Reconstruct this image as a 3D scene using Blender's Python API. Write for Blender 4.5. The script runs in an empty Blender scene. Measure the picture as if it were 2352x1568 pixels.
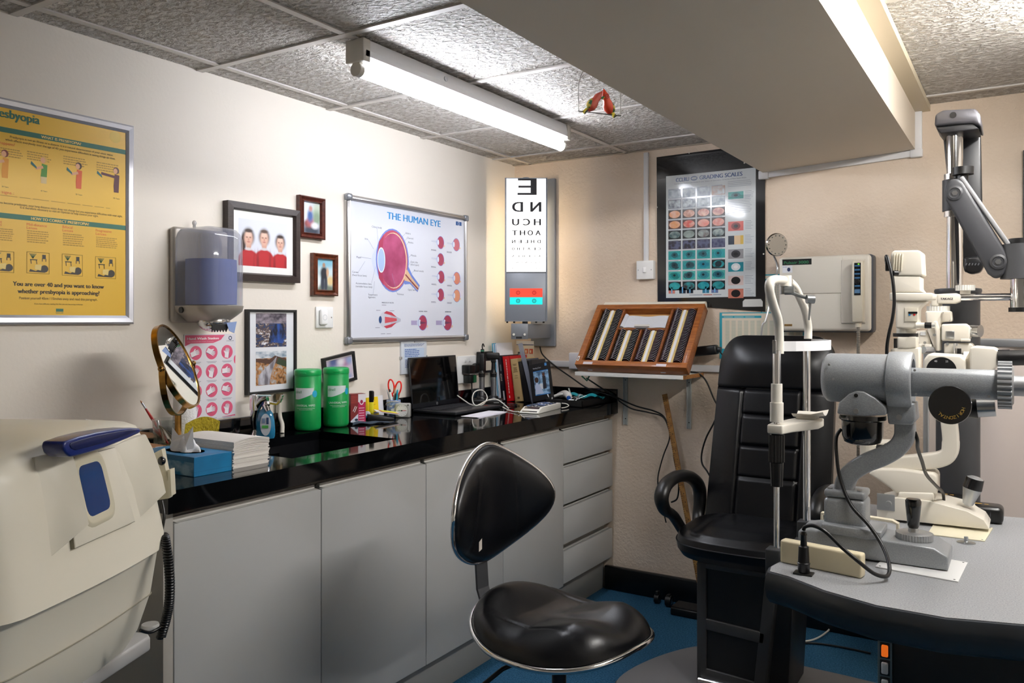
import bpy, bmesh, math, random
from mathutils import Vector, Matrix, noise
random.seed(7)
SC = bpy.context.scene
COL = SC.collection
PI = math.pi
# ------------------------------------------------------------------ camera
F, CX, HZ, EYE = 1880.0, 1176.0, 736.0, 1.352        # focal length in px, centre column, horizon row, eye height
FW = Vector((-.5313, .8472, 0)); RT = Vector((.8472, .5313, 0)); UP = Vector((0, 0, 1))
cd = bpy.data.cameras.new('camera'); cam = bpy.data.objects.new('camera', cd); COL.objects.link(cam)
cam.location = (0, 0, EYE); cam.rotation_euler = (PI/2, 0, math.atan2(.5313, .8472))
cd.sensor_width = 36; cd.lens = F/2352*36; cd.shift_y = -(784-HZ)/2352; cd.clip_start = .02
SC.camera = cam
# ------------------------------------------------------------------ world, exposure
w = bpy.data.worlds.new('world'); SC.world = w; w.use_nodes = True
w.node_tree.nodes['Background'].inputs[0].default_value = (.9, .95, 1, 1)
w.node_tree.nodes['Background'].inputs[1].default_value = .25
SC.view_settings.view_transform = 'Standard'; SC.view_settings.look = 'None'
SC.view_settings.exposure = 0.50; SC.view_settings.gamma = 1; SC.view_settings.use_curve_mapping = False
TUBE_A, TUBE_B, TUBE_C = 32.0, 112.0, 180.0              # strength of the three fluorescent tubes
# ------------------------------------------------------------------ room numbers (metres)
XL, YB, ZC, ZCR = -2.348, 3.771, 2.186, 2.236        # left wall, back wall, ceiling, ceiling right of the boxed-in beam
XR, YF = 1.75, -1.6
CT = .943                                            # worktop height
TT = .80                                             # instrument table height
# ------------------------------------------------------------------ pixel rays to points of the room
def ray(px, py): return FW + RT*((px-CX)/F) + UP*((HZ-py)/F)
O = Vector((0, 0, EYE))
def onX(px, py, X): r = ray(px, py); return O + r*(X/r.x)
def onY(px, py, Y): r = ray(px, py); return O + r*(Y/r.y)
def onZ(px, py, Z): r = ray(px, py); return O + r*((Z-EYE)/r.z)
def atD(px, py, d): return O + ray(px, py)*d
# ------------------------------------------------------------------ materials
MC = {}
def lin(h):
    h = h.lstrip('#'); c = [int(h[i:i+2], 16)/255 for i in (0, 2, 4)]
    return tuple(x/12.92 if x <= .04045 else ((x+.055)/1.055)**2.4 for x in c) + (1,)
def M(h, r=.5, m=0, **k):
    key = (h, r, m, tuple(sorted(k.items())))
    if key in MC: return MC[key]
    mt = bpy.data.materials.new('mat_'+h.strip('#')); mt.use_nodes = True
    nt = mt.node_tree; b = nt.nodes['Principled BSDF']
    c = lin(h)
    b.inputs['Base Color'].default_value = c; b.inputs['Roughness'].default_value = r; b.inputs['Metallic'].default_value = m
    if 'emit' in k:
        b.inputs['Emission Color'].default_value = lin(k.get('ecol', h)); b.inputs['Emission Strength'].default_value = k['emit']
    if 'spec' in k: b.inputs['Specular IOR Level'].default_value = k['spec']
    if 'coat' in k: b.inputs['Coat Weight'].default_value = k['coat']; b.inputs['Coat Roughness'].default_value = .08
    if 'trans' in k: b.inputs['Transmission Weight'].default_value = k['trans']; b.inputs['IOR'].default_value = k.get('ior', 1.45)
    if 'alpha' in k: b.inputs['Alpha'].default_value = k['alpha']
    tc = None
    def coord():
        return nt.nodes.new('ShaderNodeTexCoord').outputs['Object']
    if 'bump' in k:      # noise bump: (scale, strength, distance)
        s, st, di = k['bump']
        n = nt.nodes.new('ShaderNodeTexNoise'); n.inputs['Scale'].default_value = s; n.inputs['Detail'].default_value = k.get('bdet', 3)
        nt.links.new(coord(), n.inputs['Vector'])
        bp = nt.nodes.new('ShaderNodeBump'); bp.inputs['Strength'].default_value = st; bp.inputs['Distance'].default_value = di
        nt.links.new(n.outputs[0], bp.inputs['Height']); nt.links.new(bp.outputs[0], b.inputs['Normal'])
    if 'mix' in k:       # second colour through noise: (hex, scale, low, high[, stretch xyz])
        h2, s, lo, hi = k['mix'][:4]
        n = nt.nodes.new('ShaderNodeTexNoise'); n.inputs['Scale'].default_value = s; n.inputs['Detail'].default_value = 4
        src = coord()
        if len(k['mix']) > 4:
            mp = nt.nodes.new('ShaderNodeMapping'); mp.inputs['Scale'].default_value = k['mix'][4]
            nt.links.new(src, mp.inputs['Vector']); src = mp.outputs[0]
        nt.links.new(src, n.inputs['Vector'])
        rp = nt.nodes.new('ShaderNodeValToRGB')
        rp.color_ramp.elements[0].position = lo; rp.color_ramp.elements[1].position = hi
        rp.color_ramp.elements[0].color = c; rp.color_ramp.elements[1].color = lin(h2)
        nt.links.new(n.outputs[0], rp.inputs[0]); nt.links.new(rp.outputs[0], b.inputs['Base Color'])
    MC[key] = mt
    return mt
def ramp_mat(stops, scale, detail=8, rough=.4, stretch=(1, 1, 1), dist=0.0, kind='noise', loc=(0, 0, 0)):
    """several colours through noise: landscape photographs, worn prints"""
    key = ('ramp', tuple(stops), scale, stretch, dist, loc, kind)
    if key in MC: return MC[key]
    mt = bpy.data.materials.new('mat_ramp'); mt.use_nodes = True; nt = mt.node_tree; b = nt.nodes['Principled BSDF']
    b.inputs['Roughness'].default_value = rough
    tc = nt.nodes.new('ShaderNodeTexCoord'); mp = nt.nodes.new('ShaderNodeMapping')
    mp.inputs['Scale'].default_value = stretch; mp.inputs['Location'].default_value = loc
    nt.links.new(tc.outputs['Object'], mp.inputs['Vector'])
    if kind == 'voronoi':
        n = nt.nodes.new('ShaderNodeTexVoronoi'); n.inputs['Scale'].default_value = scale
    else:
        n = nt.nodes.new('ShaderNodeTexNoise'); n.inputs['Scale'].default_value = scale; n.inputs['Detail'].default_value = detail; n.inputs['Distortion'].default_value = dist
    nt.links.new(mp.outputs[0], n.inputs['Vector'])
    rp = nt.nodes.new('ShaderNodeValToRGB'); e = rp.color_ramp.elements
    while len(e) < len(stops): e.new(.5)
    for i, (p, h) in enumerate(stops): e[i].position = p; e[i].color = lin(h)
    nt.links.new(n.outputs[0], rp.inputs[0]); nt.links.new(rp.outputs[0], b.inputs['Base Color'])
    MC[key] = mt
    return mt
def soft_photo(bg, blobs, rough=.5):
    """a printed out-of-focus photograph: soft ellipses (cx, cz, rx, rz, hex, softness) in object x, z"""
    mt = bpy.data.materials.new('mat_print'); mt.use_nodes = True; nt = mt.node_tree; b = nt.nodes['Principled BSDF']; b.inputs['Roughness'].default_value = rough
    tc = nt.nodes.new('ShaderNodeTexCoord'); sx = nt.nodes.new('ShaderNodeSeparateXYZ'); nt.links.new(tc.outputs['Object'], sx.inputs[0])
    rgb = nt.nodes.new('ShaderNodeRGB'); rgb.outputs[0].default_value = lin(bg); cur = rgb.outputs[0]
    def mth(op, a, b_=None):
        n = nt.nodes.new('ShaderNodeMath'); n.operation = op
        for i, v in enumerate((a, b_)):
            if v is None: continue
            if isinstance(v, (int, float)): n.inputs[i].default_value = v
            else: nt.links.new(v, n.inputs[i])
        return n.outputs[0]
    for cx, cz, rx, rz, col, soft in blobs:
        dx = mth('DIVIDE', mth('SUBTRACT', sx.outputs[0], cx), rx); dz = mth('DIVIDE', mth('SUBTRACT', sx.outputs[2], cz), rz)
        r = mth('SQRT', mth('ADD', mth('MULTIPLY', dx, dx), mth('MULTIPLY', dz, dz)))
        mr = nt.nodes.new('ShaderNodeMapRange'); mr.interpolation_type = 'SMOOTHSTEP'; mr.inputs[1].default_value = 1+soft; mr.inputs[2].default_value = 1-soft; nt.links.new(r, mr.inputs[0])
        mx = nt.nodes.new('ShaderNodeMix'); mx.data_type = 'RGBA'; nt.links.new(mr.outputs[0], mx.inputs[0]); nt.links.new(cur, mx.inputs[6]); mx.inputs[7].default_value = lin(col); cur = mx.outputs[2]
    nt.links.new(cur, b.inputs['Base Color']); return mt
# ------------------------------------------------------------------ mesh builder
def frame(a):
    a = a.normalized(); t = Vector((0, 0, 1)) if abs(a.z) < .9 else Vector((1, 0, 0))
    u = a.cross(t).normalized(); return u, a.cross(u).normalized()
def catmull(pts, n=6, closed=False):
    P = [Vector(p) for p in pts]; out = []; N = len(P); rng = range(N if closed else N-1)
    for i in rng:
        g = (lambda j: P[j % N]) if closed else (lambda j: P[max(0, min(N-1, j))])
        a, b, c, d = g(i-1), g(i), g(i+1), g(i+2)
        for k in range(n):
            t = k/n
            out.append(.5*((2*b)+(c-a)*t+(2*a-5*b+4*c-d)*t*t+(3*b-a-3*c+d)*t**3))
    if not closed: out.append(P[-1])
    return out
TXT = {}
def glyphs(s, bold=False):
    key = (s, bold)
    if key in TXT: return TXT[key]
    c = bpy.data.curves.new('t', 'FONT'); c.body = s; c.size = 1; c.resolution_u = 4
    if bold: c.offset = .0
    o = bpy.data.objects.new('t', c); COL.objects.link(o); bpy.context.view_layer.update()
    me = bpy.data.meshes.new_from_object(o.evaluated_get(bpy.context.evaluated_depsgraph_get()))
    v = [tuple(x.co) for x in me.vertices]; f = [tuple(p.vertices) for p in me.polygons]
    bpy.data.objects.remove(o); bpy.data.curves.remove(c); bpy.data.meshes.remove(me)
    TXT[key] = (v, f); return v, f
class MB:
    def __init__(s, mat=None): s.v, s.f, s.fm, s.fs, s.mats, s.mat, s.T = [], [], [], [], [], mat, Matrix()
    def mi(s, m):
        m = m or s.mat
        if m not in s.mats: s.mats.append(m)
        return s.mats.index(m)
    def add(s, vs, fs, m=None, sm=False, T=None):
        k = len(s.v); T = s.T @ T if T is not None else s.T
        s.v += [T @ Vector(v) for v in vs]; i = s.mi(m)
        for f in fs: s.f.append(tuple(x+k for x in f)); s.fm.append(i); s.fs.append(sm)
        return s
    def bm(s, b, m=None, sm=False, T=None):
        b.verts.index_update()
        s.add([v.co.copy() for v in b.verts], [[v.index for v in f.verts] for f in b.faces], m, sm, T); b.free(); return s
    def box(s, a, b, m=None, bev=0, seg=2, T=None, sm=None):
        """box between corners a and b"""
        x0, x1 = sorted((a[0], b[0])); y0, y1 = sorted((a[1], b[1])); z0, z1 = sorted((a[2], b[2]))
        vs = [(x, y, z) for x in (x0, x1) for y in (y0, y1) for z in (z0, z1)]
        fs = [(0, 1, 3, 2), (4, 6, 7, 5), (0, 4, 5, 1), (2, 3, 7, 6), (0, 2, 6, 4), (1, 5, 7, 3)]
        if not bev: return s.add(vs, fs, m, False, T)
        q = bmesh.new(); V = [q.verts.new(v) for v in vs]
        for f in fs: q.faces.new([V[i] for i in f])
        bev = min(bev, .49*min(x1-x0, y1-y0, z1-z0))
        bmesh.ops.bevel(q, geom=list(q.edges), offset=bev, segments=seg, affect='EDGES', profile=.5)
        return s.bm(q, m, True if sm is None else sm, T)
    def cbox(s, c, d, m=None, bev=0, seg=2, T=None, sm=None):
        return s.box([c[i]-d[i]/2 for i in range(3)], [c[i]+d[i]/2 for i in range(3)], m, bev, seg, T, sm)
    def cyl(s, p, q, r, r2=None, m=None, n=24, cap=True, sm=True):
        p, q = Vector(p), Vector(q); r2 = r if r2 is None else r2; u, w_ = frame(q-p)
        vs = [p+(u*math.cos(a)+w_*math.sin(a))*r for a in (2*PI*i/n for i in range(n))] + [q+(u*math.cos(a)+w_*math.sin(a))*r2 for a in (2*PI*i/n for i in range(n))]
        s.add(vs, [(i, (i+1) % n, n+(i+1) % n, n+i) for i in range(n)], m, sm)
        if cap: s.add(vs, [tuple(range(n))[::-1], tuple(range(n, 2*n))], m, False)
        return s
    def tube(s, pts, r, m=None, n=10, closed=False, smooth=0, flat=1.0, caps=True):
        P = catmull(pts, smooth, closed) if smooth else [Vector(p) for p in pts]
        N = len(P); R = r if callable(r) else (lambda t: r)
        tan = [((P[(i+1) % N] if closed or i < N-1 else P[i])-(P[i-1] if closed or i > 0 else P[i])).normalized() for i in range(N)]
        u, _ = frame(tan[0]); rings = []
        for i in range(N):
            u = (u-tan[i]*u.dot(tan[i])).normalized(); w_ = tan[i].cross(u); rr = R(i/(N-1))
            rings += [P[i]+(u*math.cos(a)*flat+w_*math.sin(a))*rr for a in (2*PI*k/n for k in range(n))]
        fs = [(i*n+k, i*n+(k+1) % n, ((i+1) % N)*n+(k+1) % n, ((i+1) % N)*n+k) for i in range(N if closed else N-1) for k in range(n)]
        s.add(rings, fs, m, True)
        if not closed and caps: s.add(rings[:n]+rings[-n:], [tuple(range(n))[::-1], tuple(range(n, 2*n))], m, False)
        return s
    def strip(s, pts, side, wd, th, m=None, closed=False):
        """flat bar following pts; side = direction of its width"""
        P = [Vector(p) for p in pts]; N = len(P); sd = Vector(side).normalized(); R = []
        for i in range(N):
            t = ((P[(i+1) % N] if closed or i < N-1 else P[i])-(P[i-1] if closed or i > 0 else P[i])).normalized()
            nn = t.cross(sd).normalized()
            R += [P[i]+sd*wd/2+nn*th/2, P[i]-sd*wd/2+nn*th/2, P[i]-sd*wd/2-nn*th/2, P[i]+sd*wd/2-nn*th/2]
        fs = [(i*4+k, i*4+(k+1) % 4, ((i+1) % N)*4+(k+1) % 4, ((i+1) % N)*4+k) for i in range(N if closed else N-1) for k in range(4)]
        if not closed: fs += [(0, 1, 2, 3), ((N-1)*4+3, (N-1)*4+2, (N-1)*4+1, (N-1)*4)]
        return s.add(R, fs, m, False)
    def lathe(s, prof, m=None, o=(0, 0, 0), ax=(0, 0, 1), n=32, sm=True, sx=1, sy=1):
        o = Vector(o); ax = Vector(ax).normalized()
        if abs(ax.z) > .999: u, w_ = Vector((1, 0, 0)), Vector((0, 1, 0))
        else: u, w_ = frame(ax)
        vs = []; 
        for r, z in prof:
            vs += [o+ax*z+(u*math.cos(a)*sx+w_*math.sin(a)*sy)*max(r, 1e-5) for a in (2*PI*k/n for k in range(n))]
        fs = [(i*n+k, i*n+(k+1) % n, (i+1)*n+(k+1) % n, (i+1)*n+k) for i in range(len(prof)-1) for k in range(n)]
        s.add(vs, fs, m, sm)
        for i, z in ((0, 0), (len(prof)-1, 1)):
            if prof[i][0] > 1e-4: s.add(vs[i*n:(i+1)*n], [tuple(range(n))], m, False)
        return s
    def prism(s, poly, a, b, ax='y', m=None, bev=0, seg=2, sm=None, T=None):
        """polygon extruded from a to b along ax; poly gives the other two coordinates in xyz order"""
        def mk(p, t): return {'y': (p[0], t, p[1]), 'x': (t, p[0], p[1]), 'z': (p[0], p[1], t)}[ax]
        n = len(poly); vs = [mk(p, a) for p in poly]+[mk(p, b) for p in poly]
        fs = [tuple(range(n)), tuple(range(2*n-1, n-1, -1))]+[(i, n+i, n+(i+1) % n, (i+1) % n) for i in range(n)]
        if not bev: return s.add(vs, fs, m, bool(sm), T)
        q = bmesh.new(); V = [q.verts.new(v) for v in vs]
        for f in fs: q.faces.new([V[i] for i in f])
        bmesh.ops.recalc_face_normals(q, faces=q.faces)
        ed = [e for e in q.edges if e.calc_face_angle(0) > .5]
        bmesh.ops.bevel(q, geom=ed, offset=bev, segments=seg, affect='EDGES', profile=.5, clamp_overlap=True)
        return s.bm(q, m, True if sm is None else sm, T)
    def ball(s, c, r, m=None, n=20, k=12):
        r = (r, r, r) if not hasattr(r, '__len__') else r
        vs = [(c[0]+r[0]*math.sin(PI*j/k)*math.cos(2*PI*i/n), c[1]+r[1]*math.sin(PI*j/k)*math.sin(2*PI*i/n), c[2]+r[2]*math.cos(PI*j/k)) for j in range(1, k) for i in range(n)]
        vs += [(c[0], c[1], c[2]+r[2]), (c[0], c[1], c[2]-r[2])]; t = len(vs)-2
        fs = [(j*n+i, (j+1)*n+i, (j+1)*n+(i+1) % n, j*n+(i+1) % n) for j in range(k-2) for i in range(n)]
        fs += [(t, i, (i+1) % n) for i in range(n)]+[(t+1, (k-2)*n+(i+1) % n, (k-2)*n+i) for i in range(n)]
        return s.add(vs, fs, m, True)
    def grid(s, fn, nu, nv, m=None, sm=True, cu=False, cv=False):
        vs = [fn(i/(nu if cu else nu-1), j/(nv if cv else nv-1)) for i in range(nu) for j in range(nv)]
        fs = [(i*nv+j, ((i+1) % nu)*nv+j, ((i+1) % nu)*nv+(j+1) % nv, i*nv+(j+1) % nv) for i in range(nu if cu else nu-1) for j in range(nv if cv else nv-1)]
        return s.add(vs, fs, m, sm)
    def loft(s, rings, m=None, sm=True, caps=True):
        n = len(rings[0]); vs = [p for r in rings for p in r]
        fs = [(i*n+k, i*n+(k+1) % n, (i+1)*n+(k+1) % n, (i+1)*n+k) for i in range(len(rings)-1) for k in range(n)]
        s.add(vs, fs, m, sm)
        if caps: s.add(list(rings[0])+list(rings[-1]), [tuple(range(n)), tuple(range(n, 2*n))], m, False)
        return s
    # flat print in the local xz plane, front towards -y
    def rect(s, x0, z0, x1, z1, y, m): return s.add([(x0, y, z0), (x1, y, z0), (x1, y, z1), (x0, y, z1)], [(0, 1, 2, 3)], m)
    def poly(s, pts, y, m): return s.add([(p[0], y, p[1]) for p in pts], [tuple(range(len(pts)))], m)
    def disc(s, c, rx, rz, y, m, n=28, a0=0, a1=2*PI): return s.poly([(c[0]+rx*math.cos(a0+(a1-a0)*i/n), c[1]+rz*math.sin(a0+(a1-a0)*i/n)) for i in range(n)], y, m)
    def ring(s, c, rx, rz, t, y, m, n=32):
        vs = [(c[0]+k*math.cos(2*PI*i/n)*1.0, y, c[1]+q*math.sin(2*PI*i/n)) for (k, q) in ((rx, rz), (rx-t, rz-t)) for i in range(n)]
        return s.add(vs, [(i, (i+1) % n, n+(i+1) % n, n+i) for i in range(n)], m)
    def line(s, a, b, t, y, m):
        d = Vector((b[0]-a[0], b[1]-a[1])); 
        if d.length < 1e-6: return s
        nn = Vector((-d.y, d.x)).normalized()*t/2
        return s.poly([(a[0]+nn.x, a[1]+nn.y), (b[0]+nn.x, b[1]+nn.y), (b[0]-nn.x, b[1]-nn.y), (a[0]-nn.x, a[1]-nn.y)], y, m)
    def text(s, t, x, z, h, y, m, width=None, align='l', flip=False, bold=False, T=None, rot=0):
        """lettering in the xz plane, h = cap height"""
        v, f = glyphs(t, bold)
        if not v: return s
        k = h/.70; xs = [p[0] for p in v]; x0, x1 = min(xs), max(xs)
        kx = width/(x1-x0) if width else k
        wd = (x1-x0)*kx; off = {'l': 0, 'c': -wd/2, 'r': -wd}[align]
        c, sn = math.cos(rot), math.sin(rot); vs = []
        for p in v:
            a = (p[0]-x0)*kx+off; b = p[1]*k
            if flip: a = wd-(p[0]-x0)*kx+off
            vs.append((x+a*c-b*sn, y, z+a*sn+b*c))
        s.add(vs, f, m, False, T)
        if bold:
            for q in (1, 2): s.add([(v_[0]+h*.055*q*c, v_[1]-.00012*q, v_[2]+h*.055*q*sn) for v_ in vs], f, m, False, T)
        return s
    def squash(s, y0, k=.3):
        """printed layers lie almost flush on the sheet"""
        s.v = [Vector((v[0], y0+(v[1]-y0)*k, v[2])) if v[1] < y0 else v for v in s.v]; return s
    def build(s, name, parent=None, world=False, mat=None, bevel=0):
        me = bpy.data.meshes.new(name); vs = s.v
        if world and parent is not None:
            iv = wmat(parent).inverted(); vs = [iv @ v for v in vs]
        me.from_pydata([tuple(v) for v in vs], [], s.f)
        for mt in s.mats: me.materials.append(mt or M('#808080'))
        me.polygons.foreach_set('material_index', s.fm); me.polygons.foreach_set('use_smooth', s.fs)
        b = bmesh.new(); b.from_mesh(me); bmesh.ops.remove_doubles(b, verts=b.verts, dist=1e-6)
        bmesh.ops.recalc_face_normals(b, faces=b.faces); b.to_mesh(me); b.free(); me.update()
        if any(s.fs):
            try: me.set_sharp_from_angle(angle=math.radians(48))
            except Exception: pass
        o = bpy.data.objects.new(name, me); COL.objects.link(o)
        if parent is not None: o.parent = parent
        return o
def wmat(o):
    m = Matrix.Translation(o.location) @ o.rotation_euler.to_matrix().to_4x4()
    return wmat(o.parent) @ m if o.parent else m
def tag(o, label=None, cat=None, group=None, kind=None):
    if label: o['label'] = label
    if cat: o['category'] = cat
    if group: o['group'] = group
    if kind: o['kind'] = kind
    return o
def thing(name, label, cat, loc=(0, 0, 0), rz=0, group=None, rx=0, ry=0):
    o = bpy.data.objects.new(name, None); COL.objects.link(o); o.empty_display_size = .05
    o.location = loc; o.rotation_euler = (rx, ry, rz)
    return tag(o, label, cat, group)
def single(mb, name, label, cat, loc=None, rz=0, group=None, world=True, rx=0, ry=0):
    """a thing that is one mesh; if world, vertices are world points and the origin moves to loc"""
    if loc is not None and world:
        iv = (Matrix.Translation(loc) @ Matrix.Rotation(rz, 4, 'Z')).inverted(); mb.v = [iv @ v for v in mb.v]
    o = mb.build(name)
    if loc is not None: o.location = loc; o.rotation_euler = (rx, ry, rz)
    return tag(o, label, cat, group)
def struct(mb, name, parent=None):
    o = mb.build(name, parent); 
    if parent is None: o['kind'] = 'structure'
    return o
def copy_tree(o, parent=None):
    c = o.copy(); COL.objects.link(c); c.parent = parent
    for ch in list(o.children): copy_tree(ch, c)
    return c
# a flat sheet frame on a wall: turns pixels into local x, z
class Wall:
    def __init__(s, side, px, py, off=0):
        s.side = side; s.off = off
        s.o = s.p(px, py); s.rz = PI/2 if side == 'L' else 0
    def p(s, px, py, o=None):
        off = s.off if o is None else o
        return onX(px, py, XL+off) if s.side == 'L' else onY(px, py, YB-off)
    def __call__(s, px, py):
        q = s.p(px, py)-s.o
        return (q.y, q.z) if s.side == 'L' else (q.x, q.z)
    def at(s): 
        q = s.o.copy()
        if s.side == 'L': q.x = XL
        else: q.y = YB
        return q
    def quad(s, mb, x0, y0, x1, y1, y, m):       # rectangle from two opposite pixels
        a, b = s(x0, y0), s(x1, y1); return mb.rect(min(a[0], b[0]), min(a[1], b[1]), max(a[0], b[0]), max(a[1], b[1]), y, m)
    def text(s, mb, t, x0, y0, x1, h, y, m, flip=False, bold=False):
        a, b = s(x0, y0), s(x1, y0); hh = s(x0, y0-h)[1]-a[1]
        return mb.text(t, a[0], a[1], hh, y, m, width=b[0]-a[0], flip=flip, bold=bold)
    def bars(s, mb, x0, y0, x1, y1, n, y, m, fill=.45, rag=.15):  # lines of print too small to read
        a, b = s(x0, y0), (s(x1, y1)[0], s(x0, y1)[1]); st = (a[1]-b[1])/n
        for i in range(n):
            z = a[1]-i*st; L = b[0]-a[0]; xx = a[0]; end = a[0]+L*(1-rag*random.random())
            while xx < end-L*.01:
                wd = L*random.uniform(.05, .14); mb.rect(xx, z-st*fill, min(xx+wd, end), z, y, m); xx += wd+L*.018
        return mb
# ------------------------------------------------------------------ shared materials
WHITE = M('#f2f2f0', .45); CREAM = M('#e9e1cf', .4); BLACKP = M('#0b0b0c', .4); CHROME = M('#e8e8ea', .08, 1); STEEL = M('#b9bbbd', .28, 1)
LEATHER = M('#07080c', .33, spec=.38, bump=(220, .25, .0006), bdet=2)
HAMMER = M('#9ea2a6', .36, .2, bump=(330, .35, .0009), mix=('#92969a', 400, .4, .6))
# ================================================================== the room
def wall_mat():
    return M('#eee6da', .62, bump=(90, .25, .002))
def rough_wall():
    mt = bpy.data.materials.new('mat_artex'); mt.use_nodes = True; nt = mt.node_tree; b = nt.nodes['Principled BSDF']
    b.inputs['Roughness'].default_value = .6
    tc = nt.nodes.new('ShaderNodeTexCoord')
    n1 = nt.nodes.new('ShaderNodeTexNoise'); n1.inputs['Scale'].default_value = 75; n1.inputs['Detail'].default_value = 4; n1.inputs['Distortion'].default_value = .4
    n2 = nt.nodes.new('ShaderNodeTexNoise'); n2.inputs['Scale'].default_value = 2.2; n2.inputs['Detail'].default_value = 5
    for n in (n1, n2): nt.links.new(tc.outputs['Object'], n.inputs['Vector'])
    bp = nt.nodes.new('ShaderNodeBump'); bp.inputs['Strength'].default_value = .75; bp.inputs['Distance'].default_value = .004
    nt.links.new(n1.outputs[0], bp.inputs['Height']); nt.links.new(bp.outputs[0], b.inputs['Normal'])
    rp = nt.nodes.new('ShaderNodeValToRGB'); rp.color_ramp.elements[0].color = lin('#dac6b0'); rp.color_ramp.elements[1].color = lin('#e7d6c3')
    rp.color_ramp.elements[0].position = .35; rp.color_ramp.elements[1].position = .65
    nt.links.new(n2.outputs[0], rp.inputs[0]); nt.links.new(rp.outputs[0], b.inputs['Base Color'])
    return mt
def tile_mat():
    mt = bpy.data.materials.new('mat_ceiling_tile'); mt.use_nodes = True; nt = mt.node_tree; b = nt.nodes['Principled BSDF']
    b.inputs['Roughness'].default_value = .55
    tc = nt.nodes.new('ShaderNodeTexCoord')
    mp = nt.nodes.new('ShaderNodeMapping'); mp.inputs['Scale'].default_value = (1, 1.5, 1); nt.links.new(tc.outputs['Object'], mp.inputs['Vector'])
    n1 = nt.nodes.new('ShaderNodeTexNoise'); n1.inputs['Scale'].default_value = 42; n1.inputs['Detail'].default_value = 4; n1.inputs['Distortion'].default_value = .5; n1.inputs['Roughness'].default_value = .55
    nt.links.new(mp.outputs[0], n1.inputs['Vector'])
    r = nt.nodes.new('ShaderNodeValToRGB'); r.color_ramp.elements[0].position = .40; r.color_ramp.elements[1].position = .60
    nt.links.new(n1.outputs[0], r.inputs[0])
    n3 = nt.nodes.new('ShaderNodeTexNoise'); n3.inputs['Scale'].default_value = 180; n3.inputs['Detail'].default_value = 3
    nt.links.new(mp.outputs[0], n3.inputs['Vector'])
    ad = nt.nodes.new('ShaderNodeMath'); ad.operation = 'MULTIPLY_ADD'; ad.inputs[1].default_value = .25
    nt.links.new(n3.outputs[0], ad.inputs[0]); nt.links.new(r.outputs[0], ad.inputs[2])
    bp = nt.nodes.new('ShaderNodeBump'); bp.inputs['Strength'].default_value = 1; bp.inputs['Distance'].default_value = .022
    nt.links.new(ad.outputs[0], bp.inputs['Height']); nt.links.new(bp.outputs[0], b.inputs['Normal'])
    rp = nt.nodes.new('ShaderNodeValToRGB'); rp.color_ramp.elements[0].color = lin('#c9c0b4'); rp.color_ramp.elements[1].color = lin('#f4efe8'); rp.color_ramp.elements[0].position = .38; rp.color_ramp.elements[1].position = .55  # shade in the tile pits put into the base colour, following the bump
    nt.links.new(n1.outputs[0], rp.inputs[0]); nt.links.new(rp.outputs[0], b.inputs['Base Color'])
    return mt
def carpet_mat():
    return M('#3b6a8c', .95, bump=(420, .8, .004), mix=('#24506f', 160, .38, .62), spec=.1)
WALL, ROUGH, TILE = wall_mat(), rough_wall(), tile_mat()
m = MB(WALL); m.box((XL-.1, YF, -.02), (XL, YB+.1, 2.4)); struct(m, 'wall_left')
m = MB(ROUGH); m.box((XL, YB, -.02), (XR, YB+.1, 2.4)); struct(m, 'wall_back')
m = MB(WALL); m.box((XR, YF, -.02), (XR+.1, YB+.1, 2.4)); struct(m, 'wall_right')
m = MB(WALL); m.box((XL-.1, YF-.1, -.02), (XR+.1, YF, 2.4)); struct(m, 'wall_front')
m = MB(carpet_mat()); m.box((XL, YF, -.05), (XR, YB, 0)); struct(m, 'floor')
# boxed-in beam: corners on the back wall from the photograph, it runs along y
BL, BR = onY(1755, 398, YB), onY(2103, 345, YB)
XB0, XB1, ZB0, ZB1 = BL.x, BR.x, BL.z, BR.z
# ceiling: sunk tiles between exposed tees
TILEL = 1.115
tee = [onZ(x, y, ZC) for x, y in ((98.6, 23.8), (507, 153), (816, 250.7), (1025, 318), (1170, 363.8))]
XT = sum(p.x for p in tee)/5
YT = [tee[1].y+(k-1)*(tee[4].y-tee[1].y)/3 for k in range(-3, 5)]
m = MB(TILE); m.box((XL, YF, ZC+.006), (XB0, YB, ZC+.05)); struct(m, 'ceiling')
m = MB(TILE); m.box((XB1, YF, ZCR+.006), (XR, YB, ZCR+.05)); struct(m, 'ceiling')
GRID = M('#cfcac4', .4, .1)
m = MB(GRID)
for y in YT:
    m.box((XL, y-.012, ZC), (XB0, y+.012, ZC+.0055))
k = 0
for x in (XT, XT+TILEL/2*1.0): 
    if x < XB0: m.box((x-.012, YF, ZC+.001), (x+.012, YB, ZC+.0058))
m.box((XB1+.03, YT[6]-.5, ZCR), (XR, YT[6]-.476, ZCR+.0055)); m.box((XB1+.03, YB-.16, ZCR), (XR, YB-.14, ZCR+.0055))
m.box((XL, YB-.02, ZC+.001), (XB0, YB, ZC+.004), M('#bdb2a4', .6))
m.box((XB1+.6, YF, ZCR+.001), (XB1+.624, YB, ZCR+.0058))
struct(m, 'trim_1')
m = MB(M('#d6cbbb', .55, bump=(60, .08, .002)))
m.add([(XB0, YF, ZC+.05), (XB0, YB, ZC+.05), (XB1, YB, ZCR+.05), (XB1, YF, ZCR+.05), (XB0, YF, ZB0), (XB0, YB, ZB0), (XB1, YB, ZB1), (XB1, YF, ZB1)],
      [(0, 1, 2, 3), (4, 5, 6, 7), (0, 1, 5, 4), (1, 2, 6, 5), (2, 3, 7, 6), (3, 0, 4, 7)])
struct(m, 'trim_2')
m = MB(M('#bfb39a', .45)); m.box((XB1, YF, ZCR-.022), (XB1+.055, YB, ZCR+.004)); struct(m, 'trim_3')
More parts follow.
